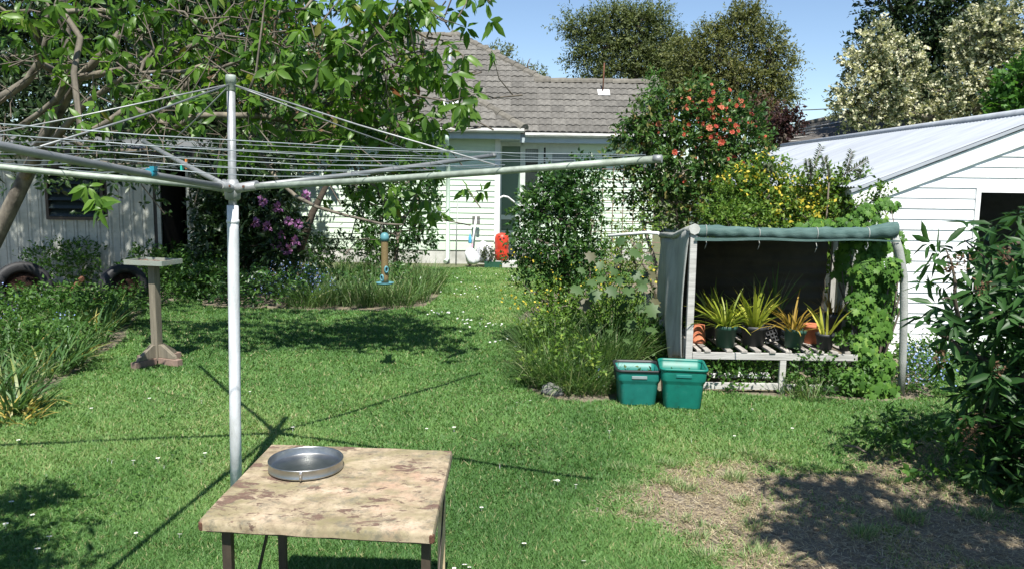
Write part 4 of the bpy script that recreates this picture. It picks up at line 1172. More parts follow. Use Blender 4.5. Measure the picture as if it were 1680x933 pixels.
# ================================================================== BIRD TABLE
bc = G(259, 596)
bt = thing('bird_table', 'weathered wooden bird table on a post with braced cross feet', 'bird table', (bc.x, bc.y, 0))
RB = Matrix.Rotation(R(-14), 3, 'Z')
def BT(x, y, z): return bc + RB @ Vector((x, y, z))
zt = P(262, 428, bc.y).z
MB().box(BT(0, 0, (zt - .03) / 2 + .02), (.072, .085, zt - .07), RB).build('post', M['wood_post'], bt, bevel=.005)
for ang, L in ((-8, .29), (172, .24), (262, .30), (82, .28)):
    d = RB @ Vector((math.cos(R(ang)), math.sin(R(ang)), 0)); n2 = Vector((-d.y, d.x, 0))
    a = bc + d * .04; b = bc + d * L
    MB().bar((a.x, a.y, .035), (b.x, b.y, .035), .07, .07).build('foot', M['wood_red'], bt, bevel=.004)
    w_ = .022
    pts = [bc + d * .038 + Vector((0, 0, .072)), bc + d * (L - .05) + Vector((0, 0, .072)), bc + d * (L - .06) + Vector((0, 0, .10)), bc + d * .07 + Vector((0, 0, .20)), bc + d * .038 + Vector((0, 0, .20))]
    MB().extrude([p - n2 * w_ for p in pts], n2 * 2 * w_).build('brace', M['wood_post'], bt, bevel=.003)
W2, D2 = .20, .14
MB().box(BT(0, 0, zt - .018), (2 * W2, 2 * D2, .018), RB).build('table_board', M['wood_post'], bt)
for (x0, y0, lx, ly) in ((0, -D2 - .008, 2 * W2 + .03, .014), (0, D2 + .008, 2 * W2 + .03, .014), (-W2 - .008, 0, .014, 2 * D2), (W2 + .008, 0, .014, 2 * D2)):
    MB().box(BT(x0, y0, zt - .008), (lx, ly, .046), RB).build('rim_strip', M['tray'], bt)
sm = MB()
for k in range(26):
    sm.box(BT(random.uniform(-.2, .2), random.uniform(-.13, .13), zt - .004), (random.uniform(.01, .035), random.uniform(.008, .02), .010), Matrix.Rotation(random.random() * 3, 3, 'Z'))
tag(sm.build('crumbs', M['wood_red'], None, loc=BT(0, 0, zt)), 'brown crumbs and crusts scattered on the bird table board', 'crumbs', kind='stuff')

# ================================================================== BIRD FEEDER
FD = 7.45
ft, fbm_ = P(631, 389, FD), P(631, 465, FD)
fx_, fz0, fz1 = ft.x, fbm_.z, ft.z
feeder = thing('bird_feeder', 'hanging tube bird feeder of brown seed with turquoise cap and tray', 'bird feeder', (fx_, FD, fz0))
H_ = fz1 - fz0
MB().lathe([(.033, .012), (.034, .05), (.034, H_ - .02), (.033, H_)], (fx_, FD, fz0), 20).build('seed_tube', M['seed'], feeder)
MB().lathe([(.041, H_ - .035), (.042, H_ - .005), (.038, H_ + .02), (.022, H_ + .038), (.001, H_ + .042)], (fx_, FD, fz0), 20).build('cap', M['teal_cap'], feeder)
MB().lathe([(.001, -.012), (.045, -.012), (.075, -.002), (.086, .012), (.082, .013), (.07, .004), (.036, .002)], (fx_, FD, fz0), 24).build('tray', M['teal_cap'], feeder)
for sx_, z in ((.55, .135), (-.62, .055)):
    ang = -PI / 2 + sx_
    c = Vector((fx_ + .034 * math.cos(ang), FD + .034 * math.sin(ang), fz0 + z)); d = Vector((math.cos(ang), math.sin(ang), 0)); s = Vector((-d.y, d.x, 0)); rm = Matrix((s, Vector((0, 0, 1)), d)).transposed()
    mb = MB(); ring = []
    for k in range(16):
        t = 2 * PI * k / 16
        for (r, h) in ((.036, 0), (.034, .012), (.019, .012), (.017, .002)):
            ring.append(c + s * (r * .62 * math.cos(t)) + Vector((0, 0, r * math.sin(t))) + d * h)
    fs = []
    for k in range(16):
        for j in range(3):
            fs.append((k * 4 + j, ((k + 1) % 16) * 4 + j, ((k + 1) % 16) * 4 + j + 1, k * 4 + j + 1))
    mb.add(ring, fs, True)
    po = mb.build('feeding_port', M['teal_cap'], feeder)
    MB().add([c + s * (.0115 * math.cos(2 * PI * k / 12)) + Vector((0, 0, .018 * math.sin(2 * PI * k / 12))) + d * .004 for k in range(12)], [tuple(range(12))]).build('hole', M['black_plastic'], po)
fbranch = P(625, 366, FD)
MB().tube([(fx_ - .038, FD, fz1 - .0), (fx_ - .03, FD, fz1 + .06), (fx_ - .005, FD, fbranch.z + .01), (fx_ + .03, FD, fz1 + .06), (fx_ + .038, FD, fz1)], .0018, 5).build('hanger', M['galv'], feeder)

# ================================================================== BINS
def crate_bin(label, px_l, px_r, py_base, py_top, rz, m_, rim_m, grip_m):
    b0 = G((px_l + px_r) / 2, py_base)
    D = b0.y
    wtop = (P(px_r, 640, D) - P(px_l, 640, D)).length
    H = P((px_l + px_r) / 2, py_top, D).z
    t = thing('storage_bin', label, 'bin', (b0.x, b0.y + .20, 0), 'teal plastic bins on the lawn edge', rz)
    def ring(w_, d_, z, r, n=6):
        out = []
        for cx_, cy_, a0 in ((w_ / 2 - r, d_ / 2 - r, 0), (-w_ / 2 + r, d_ / 2 - r, 90), (-w_ / 2 + r, -d_ / 2 + r, 180), (w_ / 2 - r, -d_ / 2 + r, 270)):
            for k in range(n + 1):
                a = R(a0 + 90 * k / n); out.append(Vector((cx_ + r * math.cos(a), cy_ + r * math.sin(a), z)))
        return out
    def loft(rings, cap0=True, cap1=False):
        mb = MB(); n = len(rings[0]); vs = [q for r_ in rings for q in r_]
        fs = [(i * n + k, i * n + (k + 1) % n, (i + 1) * n + (k + 1) % n, (i + 1) * n + k) for i in range(len(rings) - 1) for k in range(n)]
        mb.add(vs, fs, True)
        if cap0: mb.f.append(tuple(range(n))[::-1]); mb.s.append(False)
        if cap1: mb.f.append(tuple((len(rings) - 1) * n + k for k in range(n))); mb.s.append(False)
        return mb
    W, Dp = wtop, .40
    wb = W * .80
    zs = H * .60
    ro = [ring(wb - .02, Dp * .80, .0, .04), ring(wb, Dp * .82, .012, .045), ring(W * .885, Dp * .90, zs, .05), ring(W * .895, Dp * .905, zs + .004, .05),
          ring(W * .955, Dp * .96, zs + .030, .045), ring(W * .965, Dp * .97, zs + .036, .045), ring(W * .985, Dp * .985, H - .02, .045), ring(W * .985, Dp * .985, H - .018, .045)]
    ri = [ring(W * .955, Dp * .955, H - .018, .04), ring(W * .94, Dp * .94, zs + .03, .04), ring(W * .86, Dp * .88, zs, .04), ring(wb - .02, Dp * .78, .02, .035)]
    loft(ro + ri, True, True).build('bin_body', M[m_], t, local=True)
    rr = [ring(W * .987, Dp * .987, H - .022, .045), ring(W + .012, Dp + .012, H - .020, .05), ring(W + .016, Dp + .016, H - .004, .052), ring(W + .006, Dp + .006, H, .05), ring(W * .955, Dp * .955, H, .042), ring(W * .95, Dp * .95, H - .022, .042)]
    loft(rr, False).build('rim', M[rim_m], t, local=True)
    g = MB(); yf = -Dp * .978 / 2
    g.box((.0, yf - .002, H - .062), (W * .34, .010, .026)); g.build('grip', M[grip_m], t, local=True, bevel=.004)
    for s in (-1, 1):
        g = MB().box((s * (W * .5 - .004), .0, H - .075), (.012, Dp * .45, .05)); g.build('handle', M[rim_m], t, local=True, bevel=.004)
    s2 = MB()
    s2.grid(lambda u, v: Vector(((u - .5) * wb * .92, (v - .5) * Dp * .74, H * .58 + .03 * math.sin(u * 9) * math.sin(v * 8) + .015 * math.sin(u * 31 + v * 17))), 14, 14)
    so = s2.build('compost', M['soil'], None, local=True); so.location = t.location + Vector((0, 0, 0)); so.rotation_euler = (0, 0, rz)
    tag(so, 'dark compost and clippings filling the ' + ('black rimmed teal bin' if rim_m == 'black_plastic' else 'green rimmed teal bin'), 'compost', kind='stuff')
    return t, Vector((b0.x, b0.y + .2, H * .58)), W
binA, cA, wA = crate_bin('teal plastic bin with black rim, left of the two on the lawn edge', 1012, 1086, 667, 607, R(-2), 'teal_bin_blue', 'black_plastic', 'label_grey')
binB, cB, wB = crate_bin('bright teal bin with matching green rim beside the wooden bench post', 1087, 1163, 673, 605, R(-7), 'teal_bin', 'teal_bin', 'teal_bin_blue')
for cc, nm in ((cA, 'black rimmed'), (cB, 'green rimmed')):
    bl = [((cc.x - .05 + .12 * k, cc.y - .02 + .03 * (k % 2), cc.z + .055), (.05, .05, .03)) for k in range(2)]
    (V, F, t), _ = leaf_mesh(bl, 14, 4, .05, .035, tpl('diamond', .6, .1))
    tag(np_obj('weed_clippings', V, F, t, M['weed'], loc=cc), 'green weed clippings lying inside the %s teal bin' % nm, 'weeds', kind='stuff')

# ================================================================== POTTING STAND
SD = 7.0
p_l, p_r = P(1138, 370, SD), P(1470, 372, SD)
xl, xr = p_l.x, P(1468, 450, SD).x
zT = p_l.z
SB = 8.35
zB = P(1092, 386, SB).z
shelf_z = P(1270, 578, SD).z
stand = thing('potting_stand', 'grey timber potting bench with green shade cloth roof and side curtain', 'potting bench', ((xl + xr) / 2, SD + .6, 0))
MB().bx(xl - .03, xl + .03, SD - .035, SD + .015, -.02, zT).build('post', M['wood_rail'], stand, bevel=.003)
xr_rail = P(1405, 585, SD).x
MB().bx(xl + .034, xr_rail, SD - .03, SD, shelf_z - .062, shelf_z).build('rail', M['wood_rail'], stand, bevel=.003)
xm = P(1283, 600, SD).x
MB().bx(xm - .028, xm + .028, SD - .028, SD + .012, -.02, shelf_z - .064).build('leg', M['wood_rail'], stand, bevel=.003)
zl = P(1220, 632, SD).z
MB().bx(xl + .03, xm - .03, SD - .022, SD + .004, zl - .03, zl + .03).build('rail', M['wood_rail'], stand, bevel=.003)
MB().bx(xm + .03, xr_rail + .1, SD - .016, SD + .010, zl - .035, zl + .02).build('rail', M['wood_rail'], stand, bevel=.003)
for x, y in ((xl, SB - .05), (xr - .02, SB - .05)): MB().bx(x - .025, x + .025, y - .025, y + .025, -.02, zB - .01).build('post', M['wood_grey'], stand)
MB().bx(xl + .034, xr - .05, SB - .08, SB - .05, shelf_z - .06, shelf_z).build('rail', M['wood_rail'], stand)
sp = [1146, 1160, 1196, 1220, 1243, 1266, 1293, 1325, 1345, 1368, 1390]
for k, px in enumerate(sp):
    x = P(px, 570, SD).x
    a = Vector((x, SD - .045 + .02 * random.random(), shelf_z + .013)); b = Vector((x - .03 + .04 * random.random(), SB - .05, shelf_z + .014))
    MB().bar(a, b, .055 if k else .04, .022).build('slat', M['wood_slat'], stand, bevel=.003)
# curved right-hand post wrapped in grey cloth
cpst = [P(1462, 372, SD), P(1474, 410, SD), P(1483, 455, SD), P(1483, 520, SD), P(1481, 590, SD), Vector((P(1481, 600, SD).x, SD, -.02))]
MB().tube(cpst, [.035, .040, .036, .034, .033, .033], 10).build('wrapped_post', M['cloth_grey'], stand)
# roof: cloth stretched back and rolled over the front bar
yF = SD - .02
def rolled(u, v):
    x = xl - .02 + (p_r.x - xl + .02) * u
    sag = .018 * math.sin(u * PI) - .03 * max(0, u - .82) * 3 * (1) 
    r = .050 + .022 * u ** 3 + .005 * math.sin(u * 13) + .0035 * math.sin(u * 47 + v * 9) + .003 * math.sin(u * 83 - v * 14)
    a = 2 * PI * v
    return Vector((x, yF + .02 + r * .9 * math.cos(a), zT - .045 - sag + r * math.sin(a) + (.02 * max(0, u - .85) * 6)))
roll = MB().grid(rolled, 110, 18)
roll.add([rolled(0, j / 18) for j in range(18)], [tuple(range(18))]); roll.add([rolled(1, j / 18) for j in range(18)], [tuple(range(18))[::-1]])
for u_t in (.07, .33, .61, .86):
    ring = []
    for j in range(19):
        q0 = rolled(u_t, j / 18); cq = Vector((q0.x, yF + .02, zT - .05)); ring.append(cq + (q0 - cq) * 1.04)
    MB().tube(ring, .0035, 5, cap=False).build('tie', M['cloth_grey'], stand)
    MB().tube([ring[13], ring[13] + Vector((.01, -.012, -.05)), ring[13] + Vector((-.005, -.01, -.10))], [.003, .003, .002], 5).build('tie', M['cloth_grey'], stand)
roll.build('cloth_roll', M['cloth_green'], stand)
MB().grid(lambda u, v: Vector((xl - .02 + (p_r.x - xl) * u, yF + .02 + (SB - yF) * v, zT - .02 + (zB - zT + .03) * v - .04 * math.sin(PI * u) * math.sin(PI * v) + .008 * math.sin(u * 22))), 24, 12).build('roof_cloth', M['cloth_green'], stand, solid=.006)
MB().grid(lambda u, v: Vector((xl + (xr - xl) * u, yF - .035 + .01 * math.sin(u * 9), zT - .10 - .030 * v * (1 - u * .6) - .005 * math.sin(u * 14))), 30, 2).build('cloth_hem', M['cloth_green'], stand)
MB().tube([P(998, 387, 8.6), P(1060, 382, 8.45), (xl - .06, SB - .02, zB + .02)], .017, 8).build('roof_bar', M['white_plastic'], stand)
def sidec(u, v):
    x = xl - .035 - .03 * math.sin(v * 2.2) - .012 * math.sin(u * 11 + v * 3)
    bot = .26 + .30 * (u > .25) * min(1, (u - .25) * 5) - .12 * (u > .55) * min(1, (u - .55) * 3) + .05 * math.sin(u * 17) + .02 * math.sin(u * 41)
    y = yF + (SB - yF) * u
    zt_ = zT - .02 + (zB - zT) * u - .05 * math.sin(PI * u)
    return Vector((x - .05 * v * v * math.sin(u * 5), y, zt_ + (bot - zt_) * v))
MB().grid(sidec, 30, 20).build('side_curtain', M['cloth_grey'], stand, solid=.004)
def sidelow(u, v):
    y = yF + .05 + .75 * u
    return Vector((xl - .02 - .015 * math.sin(u * 9 + v * 4), y, .46 - .14 * u + (.05 - .46 + .1 * u) * v + .04 * math.sin(u * 12) * (1 - v)))
MB().grid(sidelow, 20, 12).build('torn_curtain', M['cloth_grey'], stand, solid=.004)
MB().tube([Vector((xl, yF - .03, zT - .03)), Vector((xl - .01, yF + .25, zT - .06)), Vector((xl - .03, (yF + SB) / 2, (zT + zB) / 2 - .05)), Vector((xl - .03, SB, zB))], [.05, .035, .03, .03], 8).build('cloth_roll', M['cloth_grey'], stand)
n = 60
bp = MB().grid(lambda u, v: Vector((xl + .03 + (xr - xl - .1) * u, SB + .01 + .010 * math.sin(v * 60), shelf_z - .3 + (zB - shelf_z + .28) * v)), 1, 90, True)
bp.build('back_sheet', M['back_panel'], stand, solid=.004)
MB().grid(lambda u, v: Vector((P(1375, 440, 7.8).x + .20 * u + .02 * math.sin(v * 5), 7.85 - .1 * v + .03 * math.sin(u * 6), .35 + .9 * v)), 6, 12).build('side_cloth', M['cloth_grey'], stand, solid=.004)
# planks under the bench
zp = G(1218, 614, .10)
for k, (a, b, y, z) in enumerate(((1165, 1220, SD + .25, .16), (1222, 1262, SD + .27, .155))):
    x0, x1 = P(a, 614, y).x, P(b, 614, y).x; z = P(1210, 614, y).z
    tag(MB().bx(x0, x1, y - .05, y + .05, z - .018, z + .018).build('plank', M['white_plastic'], None, loc=((x0 + x1) / 2, y, z)), 'short white plank under the bench, ' + ('nearest the teal bins' if k == 0 else 'nearest the bench leg'), 'plank', 'white planks under the bench')
    MB
# --- pots
def pot(name, label, px, py, D, wtop, h, m_, tilt=0, upside=False, soil=True, group='plant pots on the bench'):
    c = P(px, py, D)
    z0 = shelf_z + .026
    t = thing(name, label, 'plant pot', (c.x, D, z0), group)
    r1 = wtop / 2; r0 = r1 * .76
    prof = [(.001, 0), (r0, 0), (r0 + (r1 - r0) * .78, h * .80), (r1 * 1.0, h * .805), (r1 * 1.03, h), (r1 * .96, h), (r1 * .92, h * .82), (r1 * .9, h * .80)]
    if upside: prof = [(r, h - z) for r, z in prof]
    rot = Matrix.Rotation(tilt, 3, 'Y')
    MB().lathe(prof, (c.x, D, z0 + abs(math.sin(tilt)) * r0), 22, rot).build('pot_body', M[m_], t)
    if soil and not upside:
        MB().lathe([(.001, h * .86), (r1 * .5, h * .84), (r1 * .93, h * .81)], (c.x, D, z0 + abs(math.sin(tilt)) * r0), 14, rot).build('potting_soil', M['soil'], t)
    return Vector((c.x, D, z0 + h * .85))
s7 = lambda px, D: px / FPX * D
pA = pot('plant_pot', 'terracotta pot standing upside down behind the left bench post', 1146, 560, 7.3, .13, .17, 'terracotta', upside=True)
pB = pot('plant_pot', 'dark pot half hidden behind the green pot at the left', 1169, 555, 7.55, .17, .22, 'pot_black')
pC = pot('plant_pot', 'dark green pot of yellow green orchids, first from the left post', 1190, 555, 7.12, .205, .20, 'pot_green')
pD = pot('plant_pot', 'wide black pot holding the tallest upright yellow green straps', 1236, 555, 7.22, .24, .185, 'pot_black')
pF = pot('plant_pot', 'green pot tilted sideways under the orange drying straps', 1301, 555, 7.10, .195, .17, 'pot_green', tilt=R(7))
pG = pot('plant_pot', 'terracotta pot between the tilted green pot and small black pot', 1331, 555, 7.35, .16, .18, 'terracotta')
pH = pot('plant_pot', 'small black pot with two pale straps near the ivy', 1353, 560, 7.08, .165, .145, 'pot_black')
pI = pot('plant_pot', 'tiny black pot of low green leaves beside the ivy', 1385, 570, 7.02, .10, .06, 'pot_black')
pJ = pot('plant_pot', 'tall dark pot behind the small black pot at the right', 1366, 545, 7.5, .17, .26, 'pot_black')
pK = pot('plant_pot', 'black pot in the shade behind the wide black pot', 1268, 545, 7.7, .2, .2, 'pot_black')
tr = P(1263, 553, 7.3)
tray = thing('seedling_tray', 'black grid seedling tray leaning between the pots', 'seedling tray', (tr.x, 7.3, shelf_z + .026))
rm = Matrix.Rotation(R(-18), 3, 'Y') @ Matrix.Rotation(R(-20), 3, 'X')
tcn = Vector((tr.x, 7.3, shelf_z + .026 + .085))
for k in range(5):
    MB().box(tcn + rm @ Vector((0, 0, -.07 + .035 * k)), (.13, .03, .012), rm).build('bar', M['black_plastic'], tray)
    MB().box(tcn + rm @ Vector((-.06 + .03 * k, .002, 0)), (.010, .028, .15), rm).build('bar', M['black_plastic'], tray)
# strap-leaved plants growing in the pots
def strap_plant(name, label, c, n, L, w_, m_, lean, bend, tint=(.45, .2)):
    t = thing(name, label, 'orchid' if m_ == 'orchid' else 'potted plant', c, 'potted strap plants on the bench')
    for k in range(n):
        a = np.array([random.random() * 6.283]); r = .045 * math.sqrt(random.random())
        base = np.array([[c.x + r * math.cos(a[0]), c.y + r * math.sin(a[0]), c.z - .01]])
        t0 = np.array([random.uniform(*lean)]); t1 = t0 + random.uniform(*bend)
        V, F, tt = blades(base, a + random.gauss(0, .5), np.array([L * random.uniform(.55, 1.1)]), t0, t1, np.array([w_ * random.uniform(.7, 1.15)]), np.clip(np.array([random.gauss(*tint)]), 0, 1), 4, np.array([random.gauss(0, .7)]))
        np_obj('strap_leaf', V, F, tt, M[m_], t)
    return t
strap_plant('orchid_plant', 'bushy yellow green orchid in the dark green pot', pC, 74, .42, .021, 'orchid', (.05, 1.0), (.3, 1.4), (.35, .26))
strap_plant('orchid_plant', 'smaller orchid in the hidden dark pot by the left post', pB, 26, .40, .020, 'orchid', (.1, .8), (.3, 1.2), (.3, .2))
strap_plant('orchid_plant', 'orchid of tall upright yellow straps in the wide black pot', pD, 44, .47, .030, 'orchid', (.02, .8), (.1, 1.2), (.5, .26))
strap_plant('dry_strap_plant', 'orange and yellow drying straps arching over the tilted green pot', pF, 54, .44, .016, 'orchid_dry', (.2, 1.0), (.5, 1.5))
strap_plant('dry_strap_plant', 'sparse pale straps in the small black pot near the ivy', pH, 11, .40, .024, 'orchid', (.05, .6), (.2, .9), (.8, .15))
strap_plant('dark_strap_plant', 'thin dark straps in the shaded pot behind the others', pK, 30, .55, .012, 'strap', (.05, .5), (.1, .8))
strap_plant('dark_strap_plant', 'rusty dark straps in the tall pot at the right end', pJ, 24, .34, .014, 'orchid_dry', (.05, .7), (.2, 1.0), (.2, .15))
(V, F, t), _ = leaf_mesh([((pI.x, pI.y, pI.z + .05), (.05, .05, .05))], 30, 4, .05, .04, tpl('diamond', .6, .1))
tag(np_obj('small_herb', V, F, t, M['weed'], loc=pI), 'low leafy herb growing in the tiny pot beside the ivy', 'herb')

# ================================================================== ROCK, STICK, OLD IRON, TYRES
def rock(px, py, s, label, seed):
    g = np.random.default_rng(seed); c = G(px, py)
    mb = MB()
    def fn(u, v):
        a = 2 * PI * u; b = PI * (v - .5)
        d = Vector((math.cos(a) * math.cos(b), math.sin(a) * math.cos(b), math.sin(b)))
        k = 1 + .22 * math.sin(3 * d.x + seed) * math.cos(4 * d.y + seed * 2) + .1 * math.sin(9 * d.z + 5 * d.x)
        return c + Vector((d.x * s * 1.2, d.y * s, d.z * s * .75 + s * .3)) * 1.0 * k if False else c + Vector((d.x * s * 1.2 * k, d.y * s * k, (d.z * .75 * k + .25) * s))
    mb.grid(fn, 20, 12)
    tag(mb.build('rock', M['rock'], None, loc=c), label, 'rock')
rock(907, 644, .085, 'smooth grey rock at the front edge of the long grass bed', 3)
a, b = G(1386, 730, .03), G(1425, 744, .02)
tag(MB().tube([a, a.lerp(b, .5) + Vector((0, 0, .02)), b], [.009, .008, .005], 6).build('stick', M['twig'], None, loc=a), 'dry bare stick lying on the lawn beside the earth patch', 'stick')
def tyre(px, py, D, r, label, rz, tilt):
    c = P(px, py, D); c.z = max(c.z, r * .92)
    t = thing('old_tyre', label, 'tyre', (c.x, D, 0), 'old tyres by the shed')
    rot = Matrix.Rotation(rz, 3, 'Z') @ Matrix.Rotation(PI / 2 + tilt, 3, 'X')
    k = r
    prof = [(k * .60, -.07), (k * .66, -.10), (k * .85, -.115), (k * .97, -.10), (k, -.07), (k * 1.0, .07), (k * .97, .10), (k * .85, .115), (k * .66, .10), (k * .60, .07), (k * .63, 0), (k * .60, -.07)]
    MB().lathe(prof[:-1], c, 32, rot).build('tread', M['rubber'], t)
    MB().lathe([(k * .62, -.03), (k * .35, -.02), (k * .30, -.055), (.02, -.06), (.02, .03), (k * .62, .03)], c, 20, rot).build('wheel_rim', M['rust_shaded'], t)
    return t
tyre(38, 482, 10.6, .36, 'old black tyre leaning in the weeds at the far left', R(35), R(-15))
tyre(203, 470, 11.2, .32, 'old black tyre with rusty rim behind the bird table', R(48), R(-8))
a, b, c = P(92, 505, 10.6), P(136, 455, 11.0), P(165, 488, 10.8)
ir = thing('iron_frame', 'rusty bent angle iron frame lying in weeds between the tyres', 'scrap iron', (a.x, a.y, 0))
MB().bar(a, b, .05, .05).build('bar', M['rust'], ir); MB().bar(a + Vector((.05, -.05, 0)), c, .05, .035).build('bar', M['rust'], ir)

# ================================================================== THINGS AGAINST THE HOUSE
HY = 17.75
def hp(px, py): return P(px, py, HY)
a, b = hp(749, 428), hp(750, 322)
tag(MB().tube([Vector((a.x, HY - .15, -.02)), Vector((b.x, HY + .12, b.z))], .012, 8).build('garden_stake', M['galv'], None, loc=(a.x, HY - .15, 0)), 'thin grey metal stake leaning against the white boards by the downpipe', 'stake')
a, b = hp(771, 432), hp(781, 356)
mop = thing('squeegee_mop', 'long white handled cleaning mop standing head up against the wall', 'mop', (a.x, HY - .25, 0))
A = Vector((a.x, HY - .35, -.01)); B = Vector((b.x, HY + .08, b.z))
MB().tube([A, A.lerp(B, .45)], .020, 8).build('pink_handle', M['pink'], mop)
MB().tube([A.lerp(B, .45), B], .022, 8).build('white_shaft', M['white_plastic'], mop)
for sx_ in (-1, 1):
    for z in (0, 1):
        MB().box(B + Vector((sx_ * .052, -.02, -.02 - .105 * z)), (.072, .03, .07 if z == 0 else .10)).build('pad', M['grey_pad'], mop, bevel=.01)
MB().box(B + Vector((0, -.005, -.07)), (.18, .02, .02)).build('head_bar', M['white_plastic'], mop)
def sack(label, px0, px1, py0, py1, y, seed):
    x0, x1 = P(px0, 400, y).x, P(px1, 400, y).x; z1 = P(800, py0, y).z; z0 = max(0, P(800, py1, y).z - .02)
    c = Vector(((x0 + x1) / 2, y, z0)); w_, h = (x1 - x0) / 2, z1 - z0
    def fn(u, v):
        a = 2 * PI * u
        prof = (1 - (abs(v * 2 - .85)) ** 3 * .55) * (1 if v < .97 else .3) * (0.75 if v < .02 else 1)
        k = 1 + .13 * math.sin(4 * a + seed + v * 3) + .08 * math.sin(9 * a + seed * 3 + 6 * v)
        return c + Vector((math.cos(a) * w_ * prof * k + .06 * math.sin(v * 3 + seed) * v, math.sin(a) * .16 * prof * k, h * v * (1 + .06 * math.sin(3 * a + seed))))
    mb = MB().grid(fn, 32, 16); mb.add([fn(i / 32, 1) for i in range(32)], [tuple(range(32))])
    tag(mb.build('plastic_sack', M['sack'], None, loc=c), label, 'sack', 'white sacks against the house')
sack('crumpled white plastic sack slumped against the foundation right of the mop', 782, 808, 397, 430, HY - .25, 1.0)
sack('small white plastic bag at the foot of the mop', 765, 787, 408, 432, HY - .45, 2.6)
c = hp(773, 390)
tag(MB().lathe([(.001, 0), (.035, .0), (.04, .02), (.035, .14), (.012, .18), (.012, .22), (.001, .22)], (c.x - .02, HY - .1, c.z - .12), 12).build('spray_bottle', M['blue_plastic'], None, loc=(c.x - .02, HY - .1, c.z - .12)), 'small blue plastic bottle hung on the mop shaft', 'bottle')
c = P(823, 422, 17.55); cz0 = .13; cz1 = P(823, 383, 17.55).z - cz0
tag(MB().bx(c.x - .22, c.x + .35, 17.36, 17.95, -.05, .128).build('concrete_step', M['concrete'], None, bevel=.01, loc=(c.x, 17.6, 0)), 'low concrete step under the red container by the porch door', 'step')
red = thing('red_container', 'tall rounded red plastic container with dark holes on the step by the porch', 'container', (c.x, 17.55, cz0))
rw = .155
MB().lathe([(.001, .0), (rw * .8, .0), (rw, .03), (rw, .20), (rw * .95, .235), (rw * .95, .26), (rw, .29), (rw, cz1 - .10), (rw * .85, cz1 - .03), (rw * .5, cz1), (.001, cz1 + .01)], (c.x, 17.55, cz0), 24).build('shell', M['red_plastic'], red)
for (dx, z, r) in ((-.03, cz1 - .12, .022), (.045, cz1 - .10, .02), (.10, cz1 - .22, .03), (-.015, .20, .026), (.09, .30, .02), (-.06, cz1 - .06, .014)):
    y = 17.55 - math.sqrt(max(rw * rw - dx * dx, 0.0001))
    d = Vector((dx, y - 17.55, 0)).normalized()
    MB().tube([Vector((c.x + dx, y, z + cz0)) - d * .02, Vector((c.x + dx, y, z + cz0)) + d * .004], r, 10).build('hole', M['black_plastic'], red)
x0, x1 = P(795, 430, 17.3).x, P(824, 430, 17.3).x
pl = thing('planter_box', 'low dark green planter trough on the grass in front of the sacks', 'planter', ((x0 + x1) / 2, 17.3, 0))
MB().bx(x0, x1, 17.2, 17.22, 0, .13).bx(x0, x1, 17.38, 17.40, 0, .13).bx(x0, x0 + .02, 17.22, 17.38, 0, .13).bx(x1 - .02, x1, 17.22, 17.38, 0, .13).build('trough', M['planter'], pl)
MB().bx(x0 + .02, x1 - .02, 17.22, 17.38, 0.01, .10).build('potting_soil', M['soil'], pl)
(V, F, t), _ = leaf_mesh([(((x0 + x1) / 2 - .1, 17.3, .25), (.12, .08, .14))], 60, 5, .1, .06, tpl('diamond', .5, .1), up=.8)
tag(np_obj('leafy_herb', V, F, t, M['greygreen'], loc=((x0 + x1) / 2, 17.3, .1)), 'grey green herb growing in the dark green trough', 'herb')
# bent white pipe handrail by the porch door
a = P(816, 425, 18.2); zt_ = P(822, 322, 18.2).z
MBR = MB().tube([(a.x, 18.2, 0), (a.x, 18.2, zt_ - .15), (a.x + .04, 18.2, zt_ - .04), (a.x + .12, 18.2, zt_), (a.x + .22, 18.25, zt_ - .02), (a.x + .55, 18.6, zt_ - .28), (a.x + .62, 18.7, zt_ - .36), (a.x + .62, 18.7, 0)], .022, 8)
tag(MBR.build('handrail', M['white_plastic'], None, loc=(a.x, 18.2, 0)), 'bent white pipe handrail beside the porch door', 'handrail')
# trellis in front of the right wing
TY = 14.6
x0, x1 = P(972, 300, TY).x, P(1085, 300, TY).x; z0, z1 = .35, P(1030, 268, TY).z
trl = thing('trellis', 'thin dark garden trellis standing in front of the white boards behind the camellia', 'trellis', ((x0 + x1) / 2, TY, 0))
k = 0
x = x0
while x <= x1 + .01:
    MB().bx(x - .009, x + .009, TY - .006, TY + .006, 0 if k % 3 == 0 else z0, z1).build('slat', M['wood_red'], trl); x += .19; k += 1
z = z0 + .05
while z < z1:
    MB().bx(x0 - .02, x1 + .02, TY + .0065, TY + .016, z - .008, z + .008).build('slat', M['wood_red'], trl); z += .19

# ================================================================== TREES AND SHRUBS
DIA = tpl('diamond', .5, .1)
def plant(name, label, cat, base, mb, bark, crowns, group=None, trunk_name='trunk'):
    """crowns: list of (part name, (V, F, tint), material)"""
    t = thing(name, label, cat, base, group)
    if mb is not None: mb.build(trunk_name, bark, t)
    for nm, (V, F, ti), m_ in crowns:
        o = np_obj(nm, V, F, ti, m_, t); o['kind'] = 'stuff'
    return t

